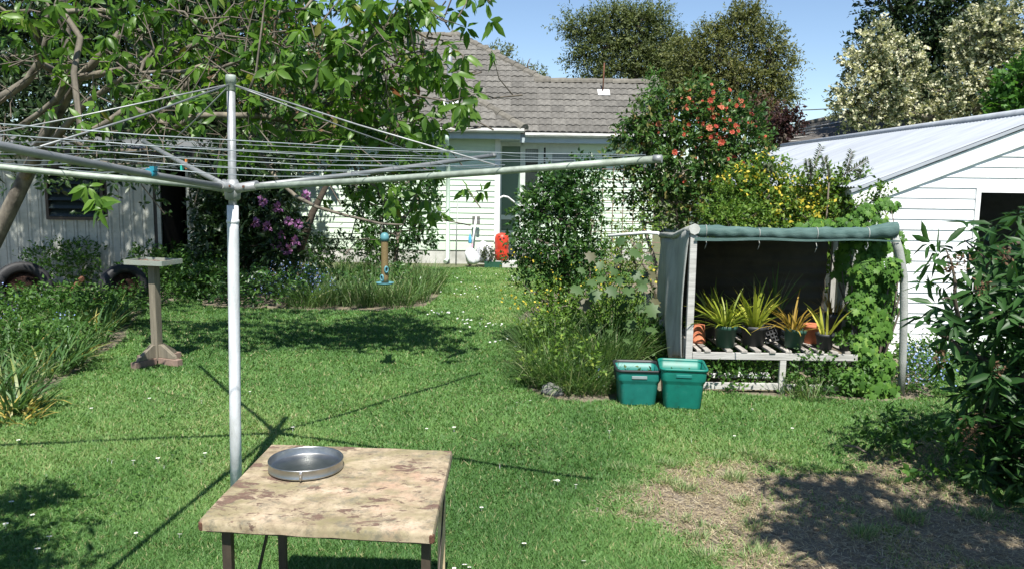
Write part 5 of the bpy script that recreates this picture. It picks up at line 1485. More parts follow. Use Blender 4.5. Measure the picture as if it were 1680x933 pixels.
# ---- cherry tree: trunk leaning in from the left edge
cb = Vector((-6.75, 9.3, -.05))
k1 = P(-12, 400, 9.2); k2 = P(40, 295, 9.1); k3 = P(70, 235, 9.0)
tr_pts = [cb, cb.lerp(k1, .5) + Vector((-.08, 0, 0)), k1, k2, k3, P(112, 130, 8.9), P(108, 40, 8.9), P(95, -80, 9.0), P(100, -230, 9.2)]
tr_r = [.135, .11, .092, .08, .068, .058, .048, .038, .026]
cl_px = [(760, 92, 7.0), (735, 22, 6.8), (700, 62, 7.2), (650, 108, 7.0), (600, 128, 7.3), (560, 88, 7.4), (640, 38, 7.2), (590, 25, 7.6), (680, 222, 7.2), (600, 205, 7.5), (650, 172, 7.0), (700, 192, 7.3),
         (560, 172, 7.6), (520, 140, 7.4), (480, 118, 7.8), (540, 58, 7.8), (500, 15, 7.6), (450, 60, 7.6), (420, 18, 7.8), (380, 30, 7.9), (440, 152, 7.4), (470, 200, 7.6), (520, 212, 7.4), (560, 232, 7.6),
         (625, 242, 7.4), (645, 330, 7.2), (702, 332, 7.4), (692, 262, 7.3), (632, 332, 7.6), (752, 172, 6.9), (322, 190, 7.2), (282, 210, 7.5), (212, 175, 7.3), (132, 222, 7.4), (302, 118, 7.6), (252, 82, 7.8),
         (202, 42, 7.8), (332, 60, 7.9), (362, 112, 7.6), (132, 62, 7.6), (172, 18, 7.8), (82, 28, 7.8), (62, 82, 7.9), (102, 20, 7.6), (252, 20, 7.8), (302, 20, 7.8), (340, 150, 7.4), (400, 190, 7.4), (420, 100, 7.5),
         (460, 20, 7.5), (590, 90, 7.2), (480, 250, 7.7), (590, 290, 7.7), (20, 40, 7.6), (230, 120, 7.6), (670, 10, 7.0), (700, 120, 7.1), (610, 60, 7.2), (530, 100, 7.4), (500, 180, 7.5), (640, 210, 7.1), (580, 150, 7.3), (590, 62, 8.0), (622, 92, 8.0), (562, 122, 8.1), (632, 150, 8.0), (662, 132, 8.0), (602, 172, 8.1), (542, 172, 8.2), (572, 202, 8.2), (690, 150, 7.6), (620, 20, 7.8), (665, 50, 7.8), (545, 215, 8.3), (610, 225, 8.3)]
tg = [P(c[0], c[1], c[2] + (.75 if 575 < c[0] < 720 and c[1] > 90 else 0)) for c in cl_px]
up_px = [(150, -90, 8.2), (260, -80, 8.0), (370, -90, 8.2), (470, -80, 7.9), (570, -70, 7.8), (660, -80, 7.6), (740, -60, 7.3), (320, -200, 8.4), (450, -190, 8.2), (570, -180, 8.0), (680, -170, 7.8), (210, -220, 8.6), (500, -300, 8.4), (380, -330, 8.8), (620, -280, 8.2), (90, -150, 8.6)]
tgu = [P(*c) for c in up_px]
deep = [(-90, 120, 10.5), (40, 90, 10.8), (140, 130, 11.2), (240, 110, 11.0), (340, 110, 11.2), (80, 190, 11.4), (190, 200, 11.6), (300, 190, 11.6), (390, 160, 11.0), (10, 20, 10.6), (180, 30, 11.2), (330, 30, 11.0), (430, 90, 10.6), (100, -60, 10.8), (260, -60, 11.0), (400, -50, 10.6), (-60, -40, 10.6), (180, -160, 11), (330, -150, 10.8), (480, 60, 10.2), (60, 245, 10.0), (150, 250, 10.2), (230, 248, 10.4), (100, 225, 9.9), (285, 265, 11.0), (-20, 265, 10.0), (190, 270, 11.4), (110, 272, 11.6), (-160, 30, 10.4), (-180, 160, 10.8), (-80, 220, 11.2), (420, 230, 11.2), (480, 170, 10.6)]
tgd = [P(*c) for c in deep]
shade = []
for i in range(104):
    wp = Vector((random.uniform(-9.8, -5.3), 13.5, random.uniform(.2, 2.3)))
    shade.append(wp + TO_SUN * random.uniform(4.2, 6.6))
for i in range(16):
    wp = Vector((random.uniform(-5.2, -2.2), random.uniform(12.2, 13.6), random.uniform(.2, 1.2)))
    shade.append(wp + TO_SUN * random.uniform(4.6, 6.4))
tgd = tgd + shade
cherry_mb, nodes = skeleton(tr_pts, tr_r, tg + tgu + tgd, tip=.0075, wob=.20, pw=.34, n=6)
# hand-laid limbs seen in front of the crown
cherry_mb.tube([P(40, 290, 9.0), P(70, 235, 8.8), P(110, 160, 8.5), P(130, 128, 8.4), P(150, 108, 8.3), P(197, 55, 8.1)], [.062, .055, .05, .046, .042, .038], 8)
cherry_mb.tube([P(-30, 180, 8.6), P(20, 150, 8.4), P(45, 133, 8.4), P(70, 95, 8.2), P(85, 30, 8.1), P(120, -60, 8.0)], [.055, .046, .042, .038, .03, .022], 8)
cherry_mb.tube([P(30, 210, 8.5), P(65, 186, 8.4), P(95, 160, 8.3), P(112, 125, 8.2), P(118, 70, 8.0), P(90, 25, 7.9), P(60, -20, 7.8)], [.03, .028, .025, .024, .018, .014, .01], 6)
cherry_mb.tube([P(60, 245, 8.6), P(78, 215, 8.5), P(92, 165, 8.4), P(110, 140, 8.3)], [.05, .042, .04, .038], 7)
cherry_mb.tube([P(130, 128, 8.3), P(200, 115, 8.2), P(265, 97, 8.1), P(330, 70, 8.0), P(420, 40, 7.9)], [.04, .034, .03, .024, .016], 6)
cherry_mb.tube([P(80, 240, 8.5), P(140, 170, 8.3), P(215, 118, 8.1), P(290, 70, 7.9)], [.04, .03, .022, .014], 6)
cherry_mb.tube([P(240, 220, 8.3), P(290, 160, 8.1), P(330, 108, 8.0)], [.03, .026, .018], 6)
feedb = [P(455, 295, 7.8), P(485, 322, 7.65), P(520, 340, 7.55), P(565, 353, 7.5), P(625, 367.5, 7.45), P(662, 369, 7.4)]
cherry_mb.tube([P(400, 210, 8.2)] + feedb, [.026, .022, .019, .016, .014, .012, .007], 6)
cherry_mb.tube([P(405, 158, 7.2), P(420, 120, 7.2), P(430, 40, 7.2), P(436, -10, 7.2)], [.014, .012, .009, .006], 5)
cherry = thing('cherry_tree', 'large cherry tree with drooping glossy leaves leaning in from the left', 'cherry tree', cb)
cherry_mb.build('trunk', M['bark'], cherry)
# whorls
T_long = tpl('long', .40, .36)
def whorl_set(targets, per, sig, g=rng):
    cs = []; axs = []
    for t in targets:
        for _ in range(per):
            o = g.normal(size=3) * np.array([sig, sig, sig * .8])
            cs.append(np.array(t) + o); axs.append(o / sig * .5 + np.array([0, -.1, .25]) + g.normal(size=3) * .35)
    return cs, axs
cs, axs = whorl_set(tg, 7, .20)
sel = set(rng.choice(len(cs), 30, replace=False).tolist())
hang = [P(143, 305, 6.6), P(165, 342, 6.6), P(158, 325, 6.6), P(645, 335, 7.6), P(650, 322, 7.6), P(675, 218, 7.2), P(695, 190, 7.2), P(760, 90, 6.8), P(755, 172, 6.8)]
cs_obj = [cs[i] for i in sel] + [np.array(h) for h in hang]
ax_obj = [axs[i] for i in sel] + [np.array((random.uniform(-.4, .4), -.5, .15)) for h in hang]
pos, dr, nr, ti = rosettes(cs_obj, ax_obj, 7, spread=(.7, 1.7), fall=.85)
single_leaf_objs('leaf', cherry, pos, dr, nr, .150 * (.7 + .55 * rng.random(len(pos))), ti, T_long, M['cherry'])
rest = [i for i in range(len(cs)) if i not in sel]
cs2, ax2 = whorl_set(tgu, 10, .30)
pos, dr, nr, ti = rosettes([cs[i] for i in rest] + cs2, [axs[i] for i in rest] + ax2, 8, spread=(.7, 1.8), fall=.9)
p1 = instance(pos, dr, nr, .142 * (.6 + .6 * rng.random(len(pos))), ti, T_long)
V, F, t = p1
o = np_obj('foliage', V, F, t, M['cherry'], cherry); o['kind'] = 'stuff'
cs3, ax3 = whorl_set(tgd, 24, .40)
pos, dr, nr, ti = rosettes(cs3, ax3, 7, spread=(.6, 1.9), fall=.5)
V, F, t = instance(pos, dr, nr, .105 * (.6 + .6 * rng.random(len(pos))), ti, T_long)
o = np_obj('inner_foliage', V, F, t, M['cherry_shaded'], cherry); o['kind'] = 'stuff'
# bare twigs among the leaves
mb = MB()
for c in [cs[i] for i in range(0, len(cs), 2)] + [P(random.uniform(-20, 500), random.uniform(-20, 270), random.uniform(7.2, 9)) for _ in range(150)]:
    a = Vector(c); d = Vector((random.gauss(0, 1), random.gauss(0, .6), random.gauss(.2, .7))).normalized(); L = random.uniform(.15, .6)
    b = a - d * L; m_ = a.lerp(b, .5) + Vector((random.gauss(0, .03), 0, random.gauss(0, .04)))
    mb.tube([b, m_, a], [.0075, .0055, .003], 4, cap=False)
    if random.random() < .5:
        d2 = (d + Vector((random.gauss(0, .7), 0, random.gauss(0, .7)))).normalized(); mb.tube([m_, m_ + d2 * L * .5], [.005, .002], 4, cap=False)
mb.build('twigs', M['twig'], cherry)['kind'] = 'stuff'
# old brown blossom clusters
bc_ = [(440, 40), (455, 130), (432, 150), (520, 85), (470, 160), (350, 120), (545, 205), (680, 165), (690, 90), (590, 160), (640, 95), (470, 55), (500, 200), (660, 60)]
pos = []; 
for px, py in bc_:
    c = np.array(P(px, py, 7.3))
    pos.append(c + rng.normal(size=(26, 3)) * np.array([.05, .05, .07]))
pos = np.concatenate(pos); n = len(pos)
V, F, t = instance(pos, rdir(n), rdir(n), .03 + .02 * rng.random(n), rng.random(n), DIA)
np_obj('spent_blossom', V, F, t, M['seedhead'], cherry)['kind'] = 'stuff'

# ---- dark evergreens behind the shed and cherry
def bigtree(name, label, base, H, blobs, n_spray, per, slen, leaf, m_, bark, cat='tree', group=None, tr=.25, T=DIA, trunk_pts=None, tipr=.012, **k):
    lm, tw = leaf_mesh(blobs, n_spray, per, slen, leaf, T, **k)
    b = Vector(base)
    cs_ = [Vector(x[0]) for x in blobs]
    cen = sum(cs_, Vector()) / len(cs_)
    pts = trunk_pts or [b, b.lerp(Vector((cen.x, cen.y, H * .35)), .6) + Vector((0, 0, H * .1)), Vector((cen.x, cen.y, H * .45)), Vector((cen.x + .1, cen.y, H * .7))]
    sub = [Vector(q) for q in tw[0][::max(1, len(tw[0]) // 90)]]
    mb, _ = skeleton(pts, [tr, tr * .8, tr * .6, tr * .3][:len(pts)] if len(pts) == 4 else list(np.linspace(tr, tr * .3, len(pts))), cs_ + sub, tip=tipr, wob=.12)
    return plant(name, label, cat, b, mb, bark, [('crown', lm, m_)], group)
bl = pxblobs([(60, 40, 18, 1.6), (160, 120, 17.5, 1.5), (260, 60, 18, 1.6), (350, 140, 17.5, 1.5), (430, 60, 18, 1.4), (450, 170, 17, 1.1), (120, 200, 17.5, 1.2), (300, 220, 17, 1.2), (390, 230, 16.8, 1.1), (200, -60, 18, 1.6), (350, -40, 18, 1.4)])
bigtree('evergreen_tree', 'tall dark evergreen tree behind the shed and the cherry tree', (-8.0, 17.8, 0), 7.5, bl, 5200, 7, .5, .16, M['evergreen'], M['bark_dark'])
bl = pxblobs([(-120, 60, 19, 2.0), (-60, 180, 18, 1.8), (0, 120, 18, 1.5), (-200, 150, 18, 1.8), (-40, -40, 19, 1.6)])
bigtree('evergreen_tree', 'dark evergreen tree at the far left behind the shed', (-12.5, 18.5, 0), 7, bl, 2200, 6, .5, .17, M['evergreen'], M['bark_dark'])
bl = pxblobs([(500, 95, 14.4, .38), (540, 150, 14.4, .38, .5), (565, 205, 14.4, .36, .36), (600, 190, 14.4, .34, .34), (520, 205, 14.4, .36, .36), (475, 180, 14.4, .4, .4), (470, 120, 14.4, .4, .4), (620, 150, 14.4, .26, .3)])
bigtree('leafy_tree', 'loose green tree behind the cherry in front of the house roof', (-4.1, 14.5, 0), 4.0, bl, 760, 6, .3, .10, M['shrub'], M['bark_dark'], tr=.07)
# rhododendron in the shade by the shed
bl = pxblobs([(368, 330, 13.2, .45, .7), (400, 320, 13, .6, .75), (445, 345, 12.8, .40, .55), (380, 400, 12.8, .6, .5), (445, 400, 12.6, .42, .42), (372, 270, 13.4, .42), (420, 280, 13.2, .55), (472, 372, 12.8, .26), (352, 400, 12.8, .28, .4)])
lm, tw = leaf_mesh(bl, 1700, 6, .18, .13, tpl('diamond', .36, .15))
mb, _ = skeleton([(-4.3, 13.1, 0), (-4.3, 13.1, .5), (-4.2, 13.0, 1.0)], [.07, .06, .05], [b[0] for b in bl] + [Vector(q) for q in tw[0][::40]], tip=.008)
rh = plant('rhododendron', 'dark rhododendron bush with purple pink flower heads beside the shed', 'shrub', (-4.3, 13.1, 0), mb, M['bark_dark'], [('crown', lm, M['rhodo'])])
def truss(r, n=34):
    d = rdir(n, np.random.default_rng(5)); 
    return instance(d * r * .35, d, rdir(n, np.random.default_rng(6)), np.full(n, r * .8), np.random.default_rng(8).random(n), tpl('diamond', .8, -.1))
V, F, t = truss(.085); trm = np_mesh('flower_head', V, F, t, M['purple_petal'])
for px, py in ((457, 340), (474, 363), (462, 386), (486, 395), (500, 322), (440, 372), (452, 400), (490, 368), (470, 410), (430, 330), (418, 365)):
    c = P(px, py, 12.25 + .2 * random.random())
    place_mesh('flower_head', trm, Matrix.Translation(c) @ Matrix.Rotation(random.random() * 6, 4, 'Z') @ Matrix.Scale(random.uniform(.8, 1.15), 4), rh)
# leafy climber / bush against the house left of the downpipe
bl = pxblobs([(600, 330, 15, .40, .45), (640, 300, 15, .42, .45), (690, 330, 15.2, .34, .40), (650, 370, 14.8, .48, .38), (610, 400, 14.8, .3, .28), (690, 390, 14.8, .28, .28), (585, 290, 15.2, .3, .3), (660, 250, 15.2, .4, .35), (700, 285, 15.2, .26, .3)])
lm, tw = leaf_mesh(bl, 1100, 6, .16, .085, tpl('diamond', .5, .1))
mb, _ = skeleton([(-2.25, 14.9, 0), (-2.2, 14.9, .4), (-2.15, 14.9, .9)], [.04, .035, .03], [b[0] for b in bl] + [Vector(q) for q in tw[0][::16]], tip=.006)
plant('leafy_bush', 'airy green bush in front of the white boards left of the downpipe', 'shrub', (-2.25, 14.9, 0), mb, M['twig'], [('crown', lm, M['shrub'])])

# ---- middle shrub (glossy small leaves, dark stems)
bl = pxblobs([(905, 318, 8.8, .26, .18), (955, 310, 8.9, .22, .18), (872, 348, 8.7, .19, .18), (920, 360, 8.8, .30, .22), (968, 352, 8.9, .16, .18), (868, 400, 8.6, .18, .18), (918, 415, 8.7, .28, .22), (962, 415, 8.8, .18, .20), (870, 445, 8.6, .14, .14), (930, 458, 8.7, .24, .16), (955, 278, 8.9, .07, .12), (905, 290, 8.8, .09, .10), (982, 282, 8.9, .06, .08), (848, 425, 8.6, .09, .10)])
lm, tw = leaf_mesh(bl, 1500, 7, .13, .048, tpl('diamond', .58, .1), shell=.35)
b0 = P(915, 560, 8.75); b0.z = 0
mb = MB()
mb, _ = skeleton([b0, b0 + Vector((.0, 0, .45)), b0 + Vector((.05, 0, .8)), b0 + Vector((.08, .0, 1.2))], [.03, .026, .022, .014], [b[0] for b in bl] + [Vector(q) for q in tw[0][::22]], tip=.0045)
for dx in (-.16, -.08, .10, .2):
    mb.tube([b0 + Vector((dx * .5, .05, 0)), b0 + Vector((dx, .03, .5)), b0 + Vector((dx * 1.4, 0, 1.0)), b0 + Vector((dx * 1.9, 0, 1.5))], [.017, .015, .012, .006], 6)
plant('glossy_shrub', 'airy glossy leaved shrub with dark upright stems in the centre bed', 'shrub', b0, mb, M['bark_dark'], [('crown', lm, M['shrub'])])
# yellow flowers around its foot
def flower_stuff(name, label, pxs, m_, size, spread, n, leafm=M['shrub'], cat='flowers', leafblobs=None):
    pos = []
    for px, py, D in pxs:
        pos.append(np.array(P(px, py, D)) + rng.normal(size=(n, 3)) * spread)
    pos = np.concatenate(pos); k = len(pos)
    return instance(pos, rdir(k), unit(rng.normal(size=(k, 3)) * .6 + np.array([0, -.6, .5])), size * (.7 + .6 * rng.random(k)), rng.random(k), tpl('diamond', .95, -.05))
yl = flower_stuff('', '', [(848, 422, 8.5), (866, 424, 8.5), (880, 480, 8.4), (905, 470, 8.4), (900, 505, 8.4), (850, 490, 8.4), (960, 470, 8.3), (1010, 350, 9.4), (1000, 400, 9.3), (1030, 390, 9.3), (990, 425, 9), (1015, 440, 8.8), (945, 430, 8.5), (870, 500, 8.4), (915, 490, 8.4), (1060, 455, 8.2), (1000, 460, 8.3)], M['yellow'], .026, np.array([.10, .10, .07]), 13)
bl = pxblobs([(870, 480, 8.45, .16, .14), (905, 495, 8.4, .18, .14), (1015, 400, 9.3, .30, .24), (990, 440, 9.0, .24, .2), (1040, 430, 9.2, .24, .24), (1060, 360, 9.6, .2, .2)])
lm, tw = leaf_mesh(bl, 480, 6, .14, .042, tpl('diamond', .45, .1))
b1 = P(1000, 560, 9.0); b1.z = 0
mb, _ = skeleton([b1, b1 + Vector((0, 0, .3)), b1 + Vector((0, 0, .6))], [.02, .018, .014], [b[0] for b in bl] + [Vector(q) for q in tw[0][::12]], tip=.004)
plant('yellow_flower_bush', 'straggly bush with small yellow flowers behind the long grass', 'shrub', b1, mb, M['twig'], [('crown', lm, M['hedge']), ('flowers', yl, M['yellow'])])

# ---- camellia
CD = 11.3
cbl = pxblobs([(1080, 200, CD, .42, .38), (1140, 195, CD, .50, .42), (1200, 215, CD, .46, .42), (1055, 255, CD, .46, .40), (1120, 265, CD - .2, .62, .46), (1190, 280, CD - .1, .52, .46), (1230, 245, CD, .30, .34), (1040, 310, CD, .32, .30), (1100, 330, CD - .2, .50, .34), (1170, 340, CD - .2, .50, .34), (1225, 315, CD, .32, .34), (1150, 165, CD, .30, .26), (1105, 175, CD, .26, .22), (1035, 215, CD, .20, .22), (1220, 190, CD, .2, .2)])
lm, tw = leaf_mesh(cbl, 2100, 7, .17, .075, tpl('diamond', .52, .1), shell=.45)
b2 = Vector((P(1105, 400, CD).x, CD, 0))
mb, _ = skeleton([b2, b2 + Vector((-.02, 0, .5)), b2 + Vector((.05, 0, .9)), b2 + Vector((.10, 0, 1.6))], [.07, .06, .05, .03], [b[0] for b in cbl] + [Vector(q) for q in tw[0][::24]], tip=.006)
for dx, dz in ((-.5, 1.4), (-.25, 1.5), (.3, 1.4), (.55, 1.3), (-.7, 1.2)):
    mb.tube([b2 + Vector((dx * .15, 0, 0)), b2 + Vector((dx * .5, -.05, dz * .5)), b2 + Vector((dx, -.1, dz))], [.045, .035, .022], 7)
cam_t = plant('camellia_bush', 'tall camellia covered in red blooms on its sunny upper right side', 'camellia', b2, mb, M['bark_pale'], [('crown', lm, M['camellia'])])
ptv, ptf = tpl('petals')
fms = []
for k in range(3):
    tt = np.clip(np.linspace(.2 + .3 * k, .5 + .25 * k, len(ptv)) + rng.normal(size=len(ptv)) * .1, 0, 1)
    fms.append(np_mesh('flower', ptv, ptf, tt, M['red_petal']))
def proj(p):
    q_ = CAM_R.transposed() @ (Vector(p) - Vector((0, 0, CAM_H)))
    return 840 + FPX * q_.x / -q_.z, 466.5 - FPX * q_.y / -q_.z
ends = tw[0] + tw[1] * tw[2][:, None] * .9
cand = []
for e in ends:
    if e[1] > CD - .02: continue
    px, py = proj(e)
    wgt = math.exp(-((px - 1172) / 55) ** 2 - ((py - 205) / 42) ** 2) + .035
    cand.append((random.random() ** (1 / wgt), px, py, Vector(e)))
cand.sort(key=lambda c_: -c_[0])
for i, (_, px, py, e) in enumerate(cand[:125]):
    q_ = Vector((random.gauss(.15, .5), -1 + random.gauss(0, .3), random.gauss(.3, .45))).to_track_quat('Z', 'Y')
    place_mesh('flower', fms[i % 3], Matrix.Translation(e + Vector((0, -.03, 0))) @ q_.to_matrix().to_4x4() @ Matrix.Scale(random.choice((.02, .026, .032, .038, .042)) * random.uniform(.85, 1.15), 4), cam_t)

# ---- yellow green hedge behind the bench
bl = pxblobs([(1215, 320, 9.6, .30, .32), (1265, 310, 9.5, .34, .32), (1320, 325, 9.4, .34, .28), (1370, 330, 9.2, .30, .26), (1225, 365, 9.2, .34, .22), (1300, 365, 9.2, .40, .20), (1375, 365, 9.0, .32, .18), (1250, 285, 9.6, .18, .16), (1395, 300, 9.1, .14, .12), (1345, 290, 9.2, .10, .14), (1190, 350, 9.5, .26, .3), (1330, 400, 9.3, .5, .3), (1220, 420, 9.3, .4, .3), (1420, 340, 8.4, .14, .14), (1440, 318, 8.35, .08, .06), (1280, 470, 9.3, .5, .4), (1200, 480, 9.3, .4, .4)])
lm, tw = leaf_mesh(bl, 3300, 7, .13, .050, tpl('diamond', .55, .1), shell=.5)
b3 = Vector((3.0, 9.4, 0))
mb, _ = skeleton([b3, b3 + Vector((0, 0, .4)), b3 + Vector((.05, 0, .9))], [.05, .045, .035], [b[0] for b in bl] + [Vector(q) for q in tw[0][::30]], tip=.005)
ends = tw[0] + tw[1] * tw[2][:, None] * random.uniform(.7, 1.0)
hp_ = []
for e in ends:
    px, py = proj(e)
    d_ = min(((px - a_) / 26) ** 2 + ((py - b_) / 20) ** 2 for a_, b_ in ((1205, 292), (1265, 292), (1285, 312), (1310, 328), (1330, 340), (1345, 322), (1255, 280), (1300, 345), (1225, 300)))
    if e[1] < 9.75 and random.random() < math.exp(-d_) * .62:
        for _ in range(random.randint(1, 4)): hp_.append(e + np.array([0, -.05, .02]) + rng.normal(size=3) * .02)
hp_ = np.array(hp_); k_ = len(hp_)
yl = instance(hp_, rdir(k_), unit(rng.normal(size=(k_, 3)) * .6 + np.array([0, -.6, .5])), .046 * (.5 + .8 * rng.random(k_)), rng.random(k_), tpl('diamond', .7, -.05))
plant('flowering_hedge', 'yellow flowering green hedge between the potting bench and the garage', 'hedge', b3, mb, M['twig'], [('crown', lm, M['hedge']), ('flowers', yl, M['yellow'])])
# feathery sprigs rising from the hedge
mb = MB(); cs_ = []; 
pos = []; dr = []; nr = []
for (x0, y0, x1, y1) in ((1325, 300, 1348, 240), (1330, 300, 1325, 262), (1385, 290, 1398, 248), (1380, 290, 1425, 262), (1360, 300, 1352, 258), (1400, 280, 1412, 285), (1265, 290, 1260, 270)):
    a, b = P(x0, y0, 9.0), P(x1, y1, 9.0); mb.tube([a, a.lerp(b, .5) + Vector((.01, 0, .01)), b], [.006, .005, .003], 4)
    for k in range(34):
        u = .2 + .8 * k / 34; c = a.lerp(b, u); s = -1 if k % 2 else 1
        d = (b - a).normalized(); sd = Vector((d.z, 0, -d.x)) * s
        pos.append(np.array(c)); dr.append(np.array(d * .6 + sd + Vector((0, random.gauss(0, .5), 0)))); nr.append(np.array((random.gauss(0, .3), -.6, .8)))
V, F, t = instance(np.array(pos), np.array(dr), np.array(nr), np.full(len(pos), .062), rng.random(len(pos)) * .6, tpl('diamond', .34, .15))
a = P(1360, 300, 9.0)
plant('feathery_shrub', 'grey green feathery sprigs rising above the hedge against the garage roof', 'shrub', (a.x, 9.0, 0), mb.tube([(a.x, 9.0, 0), (a.x, 9.0, .9), a], [.02, .016, .008], 6), M['twig'], [('crown', (V, F, t), M['greygreen'])])

# ---- ivy over the right end of the bench
T_ivy = tpl('lobed', .42, .25)
def ivy_cluster(blobs, n, size):
    pos = []; nr = []
    vol = np.array([b[1][0] * b[1][2] for b in blobs]); cnt = rng.multinomial(n, vol / vol.sum())
    for (c, r3), k in zip(blobs, cnt):
        u = rdir(k); u[:, 1] = -np.abs(u[:, 1]) * .9 + .35 * rng.random(k)
        pos.append(np.array(c) + u * np.array(r3) * (.55 + .5 * rng.random((k, 1)))); nr.append(u * np.array([.6, 1, .3]) + np.array([0, -.45, .65]) + rng.normal(size=(k, 3)) * .35)
    pos = np.concatenate(pos); nr = unit(np.concatenate(nr)); k = len(pos)
    dn = unit(np.stack([rng.normal(size=k) * .5, -.3 * np.ones(k), -.9 + .3 * rng.normal(size=k)], 1))
    return pos, dn, nr, size * (.6 + .7 * rng.random(k)), np.clip(.45 + .2 * rng.normal(size=k), 0, 1)
ib = pxblobs([(1432, 400, 7.2, .16, .14), (1420, 440, 7.15, .15, .16), (1440, 470, 7.15, .13, .18), (1412, 500, 7.15, .13, .18), (1438, 530, 7.1, .14, .18), (1415, 570, 7.05, .16, .17), (1440, 600, 7.0, .15, .16), (1400, 620, 6.95, .15, .12), (1380, 430, 7.6, .06, .20), (1395, 395, 7.5, .10, .08), (1440, 635, 6.95, .20, .08), (1480, 420, 7.1, .06, .10), (1465, 440, 7.0, .08, .12)])
pos, dn, nr, sz, ti = ivy_cluster(ib, 1350, .074)
ivy = thing('ivy', 'dense ivy climbing over the right end of the potting bench', 'ivy', (P(1440, 600, 7.2).x, 7.15, 0))
order = np.argsort(pos[:, 1]); ki = order[:220]; ko = order[220:]
single_leaf_objs('leaf', ivy, pos[ki], dn[ki], nr[ki], sz[ki], ti[ki], T_ivy, M['ivy'])
V, F, t = instance(pos[ko], dn[ko], nr[ko], sz[ko], ti[ko], T_ivy)
ib2 = pxblobs([(1420, 345, 8.15, .16, .10), (1450, 335, 8.1, .10, .07), (1400, 365, 8.2, .22, .10), (1460, 335, 8.1, .12, .04), (1350, 370, 8.3, .3, .08), (1475, 400, 7.6, .06, .12), (1430, 500, 7.6, .25, .5), (1440, 370, 8.0, .12, .12)])
pos, dn, nr, sz, ti = ivy_cluster(ib2, 1100, .064)
V2, F2, t2 = instance(pos, dn, nr, sz, ti, T_ivy)
V, F, t = join([(V, F, t), (V2, F2, t2)])
np_obj('foliage', V, F, t, M['ivy'], ivy)['kind'] = 'stuff'
mb = MB()
for b in ib + ib2:
    mb.tube([Vector((P(1440, 600, 7.2).x, 7.25, 0)), Vector(b[0]).lerp(Vector((b[0][0], 7.25, .3)), .5), Vector(b[0])], [.012, .009, .004], 5)
mb.build('stem', M['twig'], ivy)

# ---- big lobed-leaf plant left of the bench
T_fig = tpl('lobed', .46, .18)
figb = P(1010, 560, 7.9); figb.z = 0
fig = thing('hollyhock_plant', 'plant with large lobed dull green leaves left of the bench curtain', 'garden plant', figb)
mb = MB(); pos = []; dn = []; nr = []; sz = []
leafpx = [(1010, 440), (1035, 410), (1060, 420), (985, 430), (1060, 470), (1030, 470), (1000, 470), (1075, 490), (1050, 500), (1015, 505), (985, 500), (965, 460), (1070, 515), (1035, 525), (1060, 540), (1000, 540), (970, 415), (1020, 390), (950, 440), (1045, 445), (1025, 555), (980, 530), (1075, 450), (960, 490), (1040, 485), (990, 455), (1008, 425), (1050, 400), (975, 475), (1066, 500), (1045, 560), (1018, 455), (1055, 455), (940, 470)]
for px, py in leafpx:
    D = 7.6 + random.uniform(-.25, .2); c = P(px, py, D)
    st = figb + Vector((random.uniform(-.2, .2), random.uniform(-.1, .1), max(.1, c.z * .55)))
    mb.tube([Vector((st.x * .5 + figb.x * .5, figb.y, 0)), st, c], [.008, .006, .003], 5)
    pos.append(np.array(c)); d = Vector((random.gauss(0, .7), -.55, random.gauss(-.45, .3))); dn.append(np.array(d)); nr.append(np.array((random.gauss(0, .25), -.55, .8))); sz.append(random.uniform(.075, .15))
mb.build('stem', M['weed'], fig)
single_leaf_objs('leaf', fig, np.array(pos), np.array(dn), np.array(nr), np.array(sz), np.clip(.5 + .25 * rng.normal(size=len(pos)), 0, 1), T_fig, M['fig'])

# ---- foreground shrub at the right with long whorled leaves
vb = Vector((G(1690, 790).x, G(1690, 790).y, 0))
vpx = [(1530, 388), (1560, 372), (1600, 408), (1640, 378), (1672, 358), (1620, 438), (1662, 448), (1520, 468), (1550, 498), (1512, 520), (1590, 478), (1640, 518), (1672, 558), (1600, 556), (1560, 556), (1582, 606), (1622, 620), (1662, 640), (1602, 660), (1642, 700), (1672, 722), (1622, 738), (1662, 762),
       (1700, 380), (1740, 350), (1790, 400), (1720, 440), (1780, 480), (1720, 520), (1760, 580), (1700, 620), (1780, 660), (1720, 700), (1760, 760), (1840, 420), (1850, 520), (1850, 620), (1840, 720), (1700, 330), (1760, 300), (1830, 330),
       (1545, 440), (1575, 520), (1610, 510), (1650, 480), (1690, 480), (1690, 560), (1640, 580), (1690, 670), (1590, 440), (1625, 395), (1660, 400), (1560, 420), (1610, 590), (1650, 600), (1640, 660), (1680, 600), (1615, 700), (1600, 630), (1650, 735), (1690, 740), (1630, 770), (1690, 800), (1660, 690), (1630, 640)]
vt = [P(x + 22, y + 22, random.uniform(4.45, 5.25)) for x, y in vpx if y > 345]
for v in vt:
    if v.z < .12: v.z = .12 + random.random() * .15
vt2 = []
for _ in range(50):
    y_ = random.uniform(4.3, 5.7)
    vt2.append(Vector((y_ * .615 + random.random() ** .8 * 1.2, y_, random.uniform(.2, 1.35))))
mbv, _ = skeleton([vb, vb + Vector((-.02, 0, .3)), vb + Vector((.02, 0, .6)), vb + Vector((.08, 0, 1.0))], [.06, .05, .04, .026], vt + vt2, tip=.0065, wob=.12)
vib = thing('long_leaved_shrub', 'large shrub of long dark whorled leaves at the right edge of the lawn', 'shrub', vb)
mbv.build('stem', M['bark_dark'], vib)
T_vib = tpl('long', .26, .20)
cs, axs = [], []
for v in vt:
    for k in range(5 if v.x / v.y > .59 else 2):
        o = rng.normal(size=3) * np.array([.085 if v.x / v.y > .6 else .05, .12, .075]); cs.append(np.array(v) + o); axs.append(np.array([-.25, -.25, .55]) + o * 4 + rng.normal(size=3) * .25)
near = set(rng.choice(len(cs), 36, replace=False).tolist())
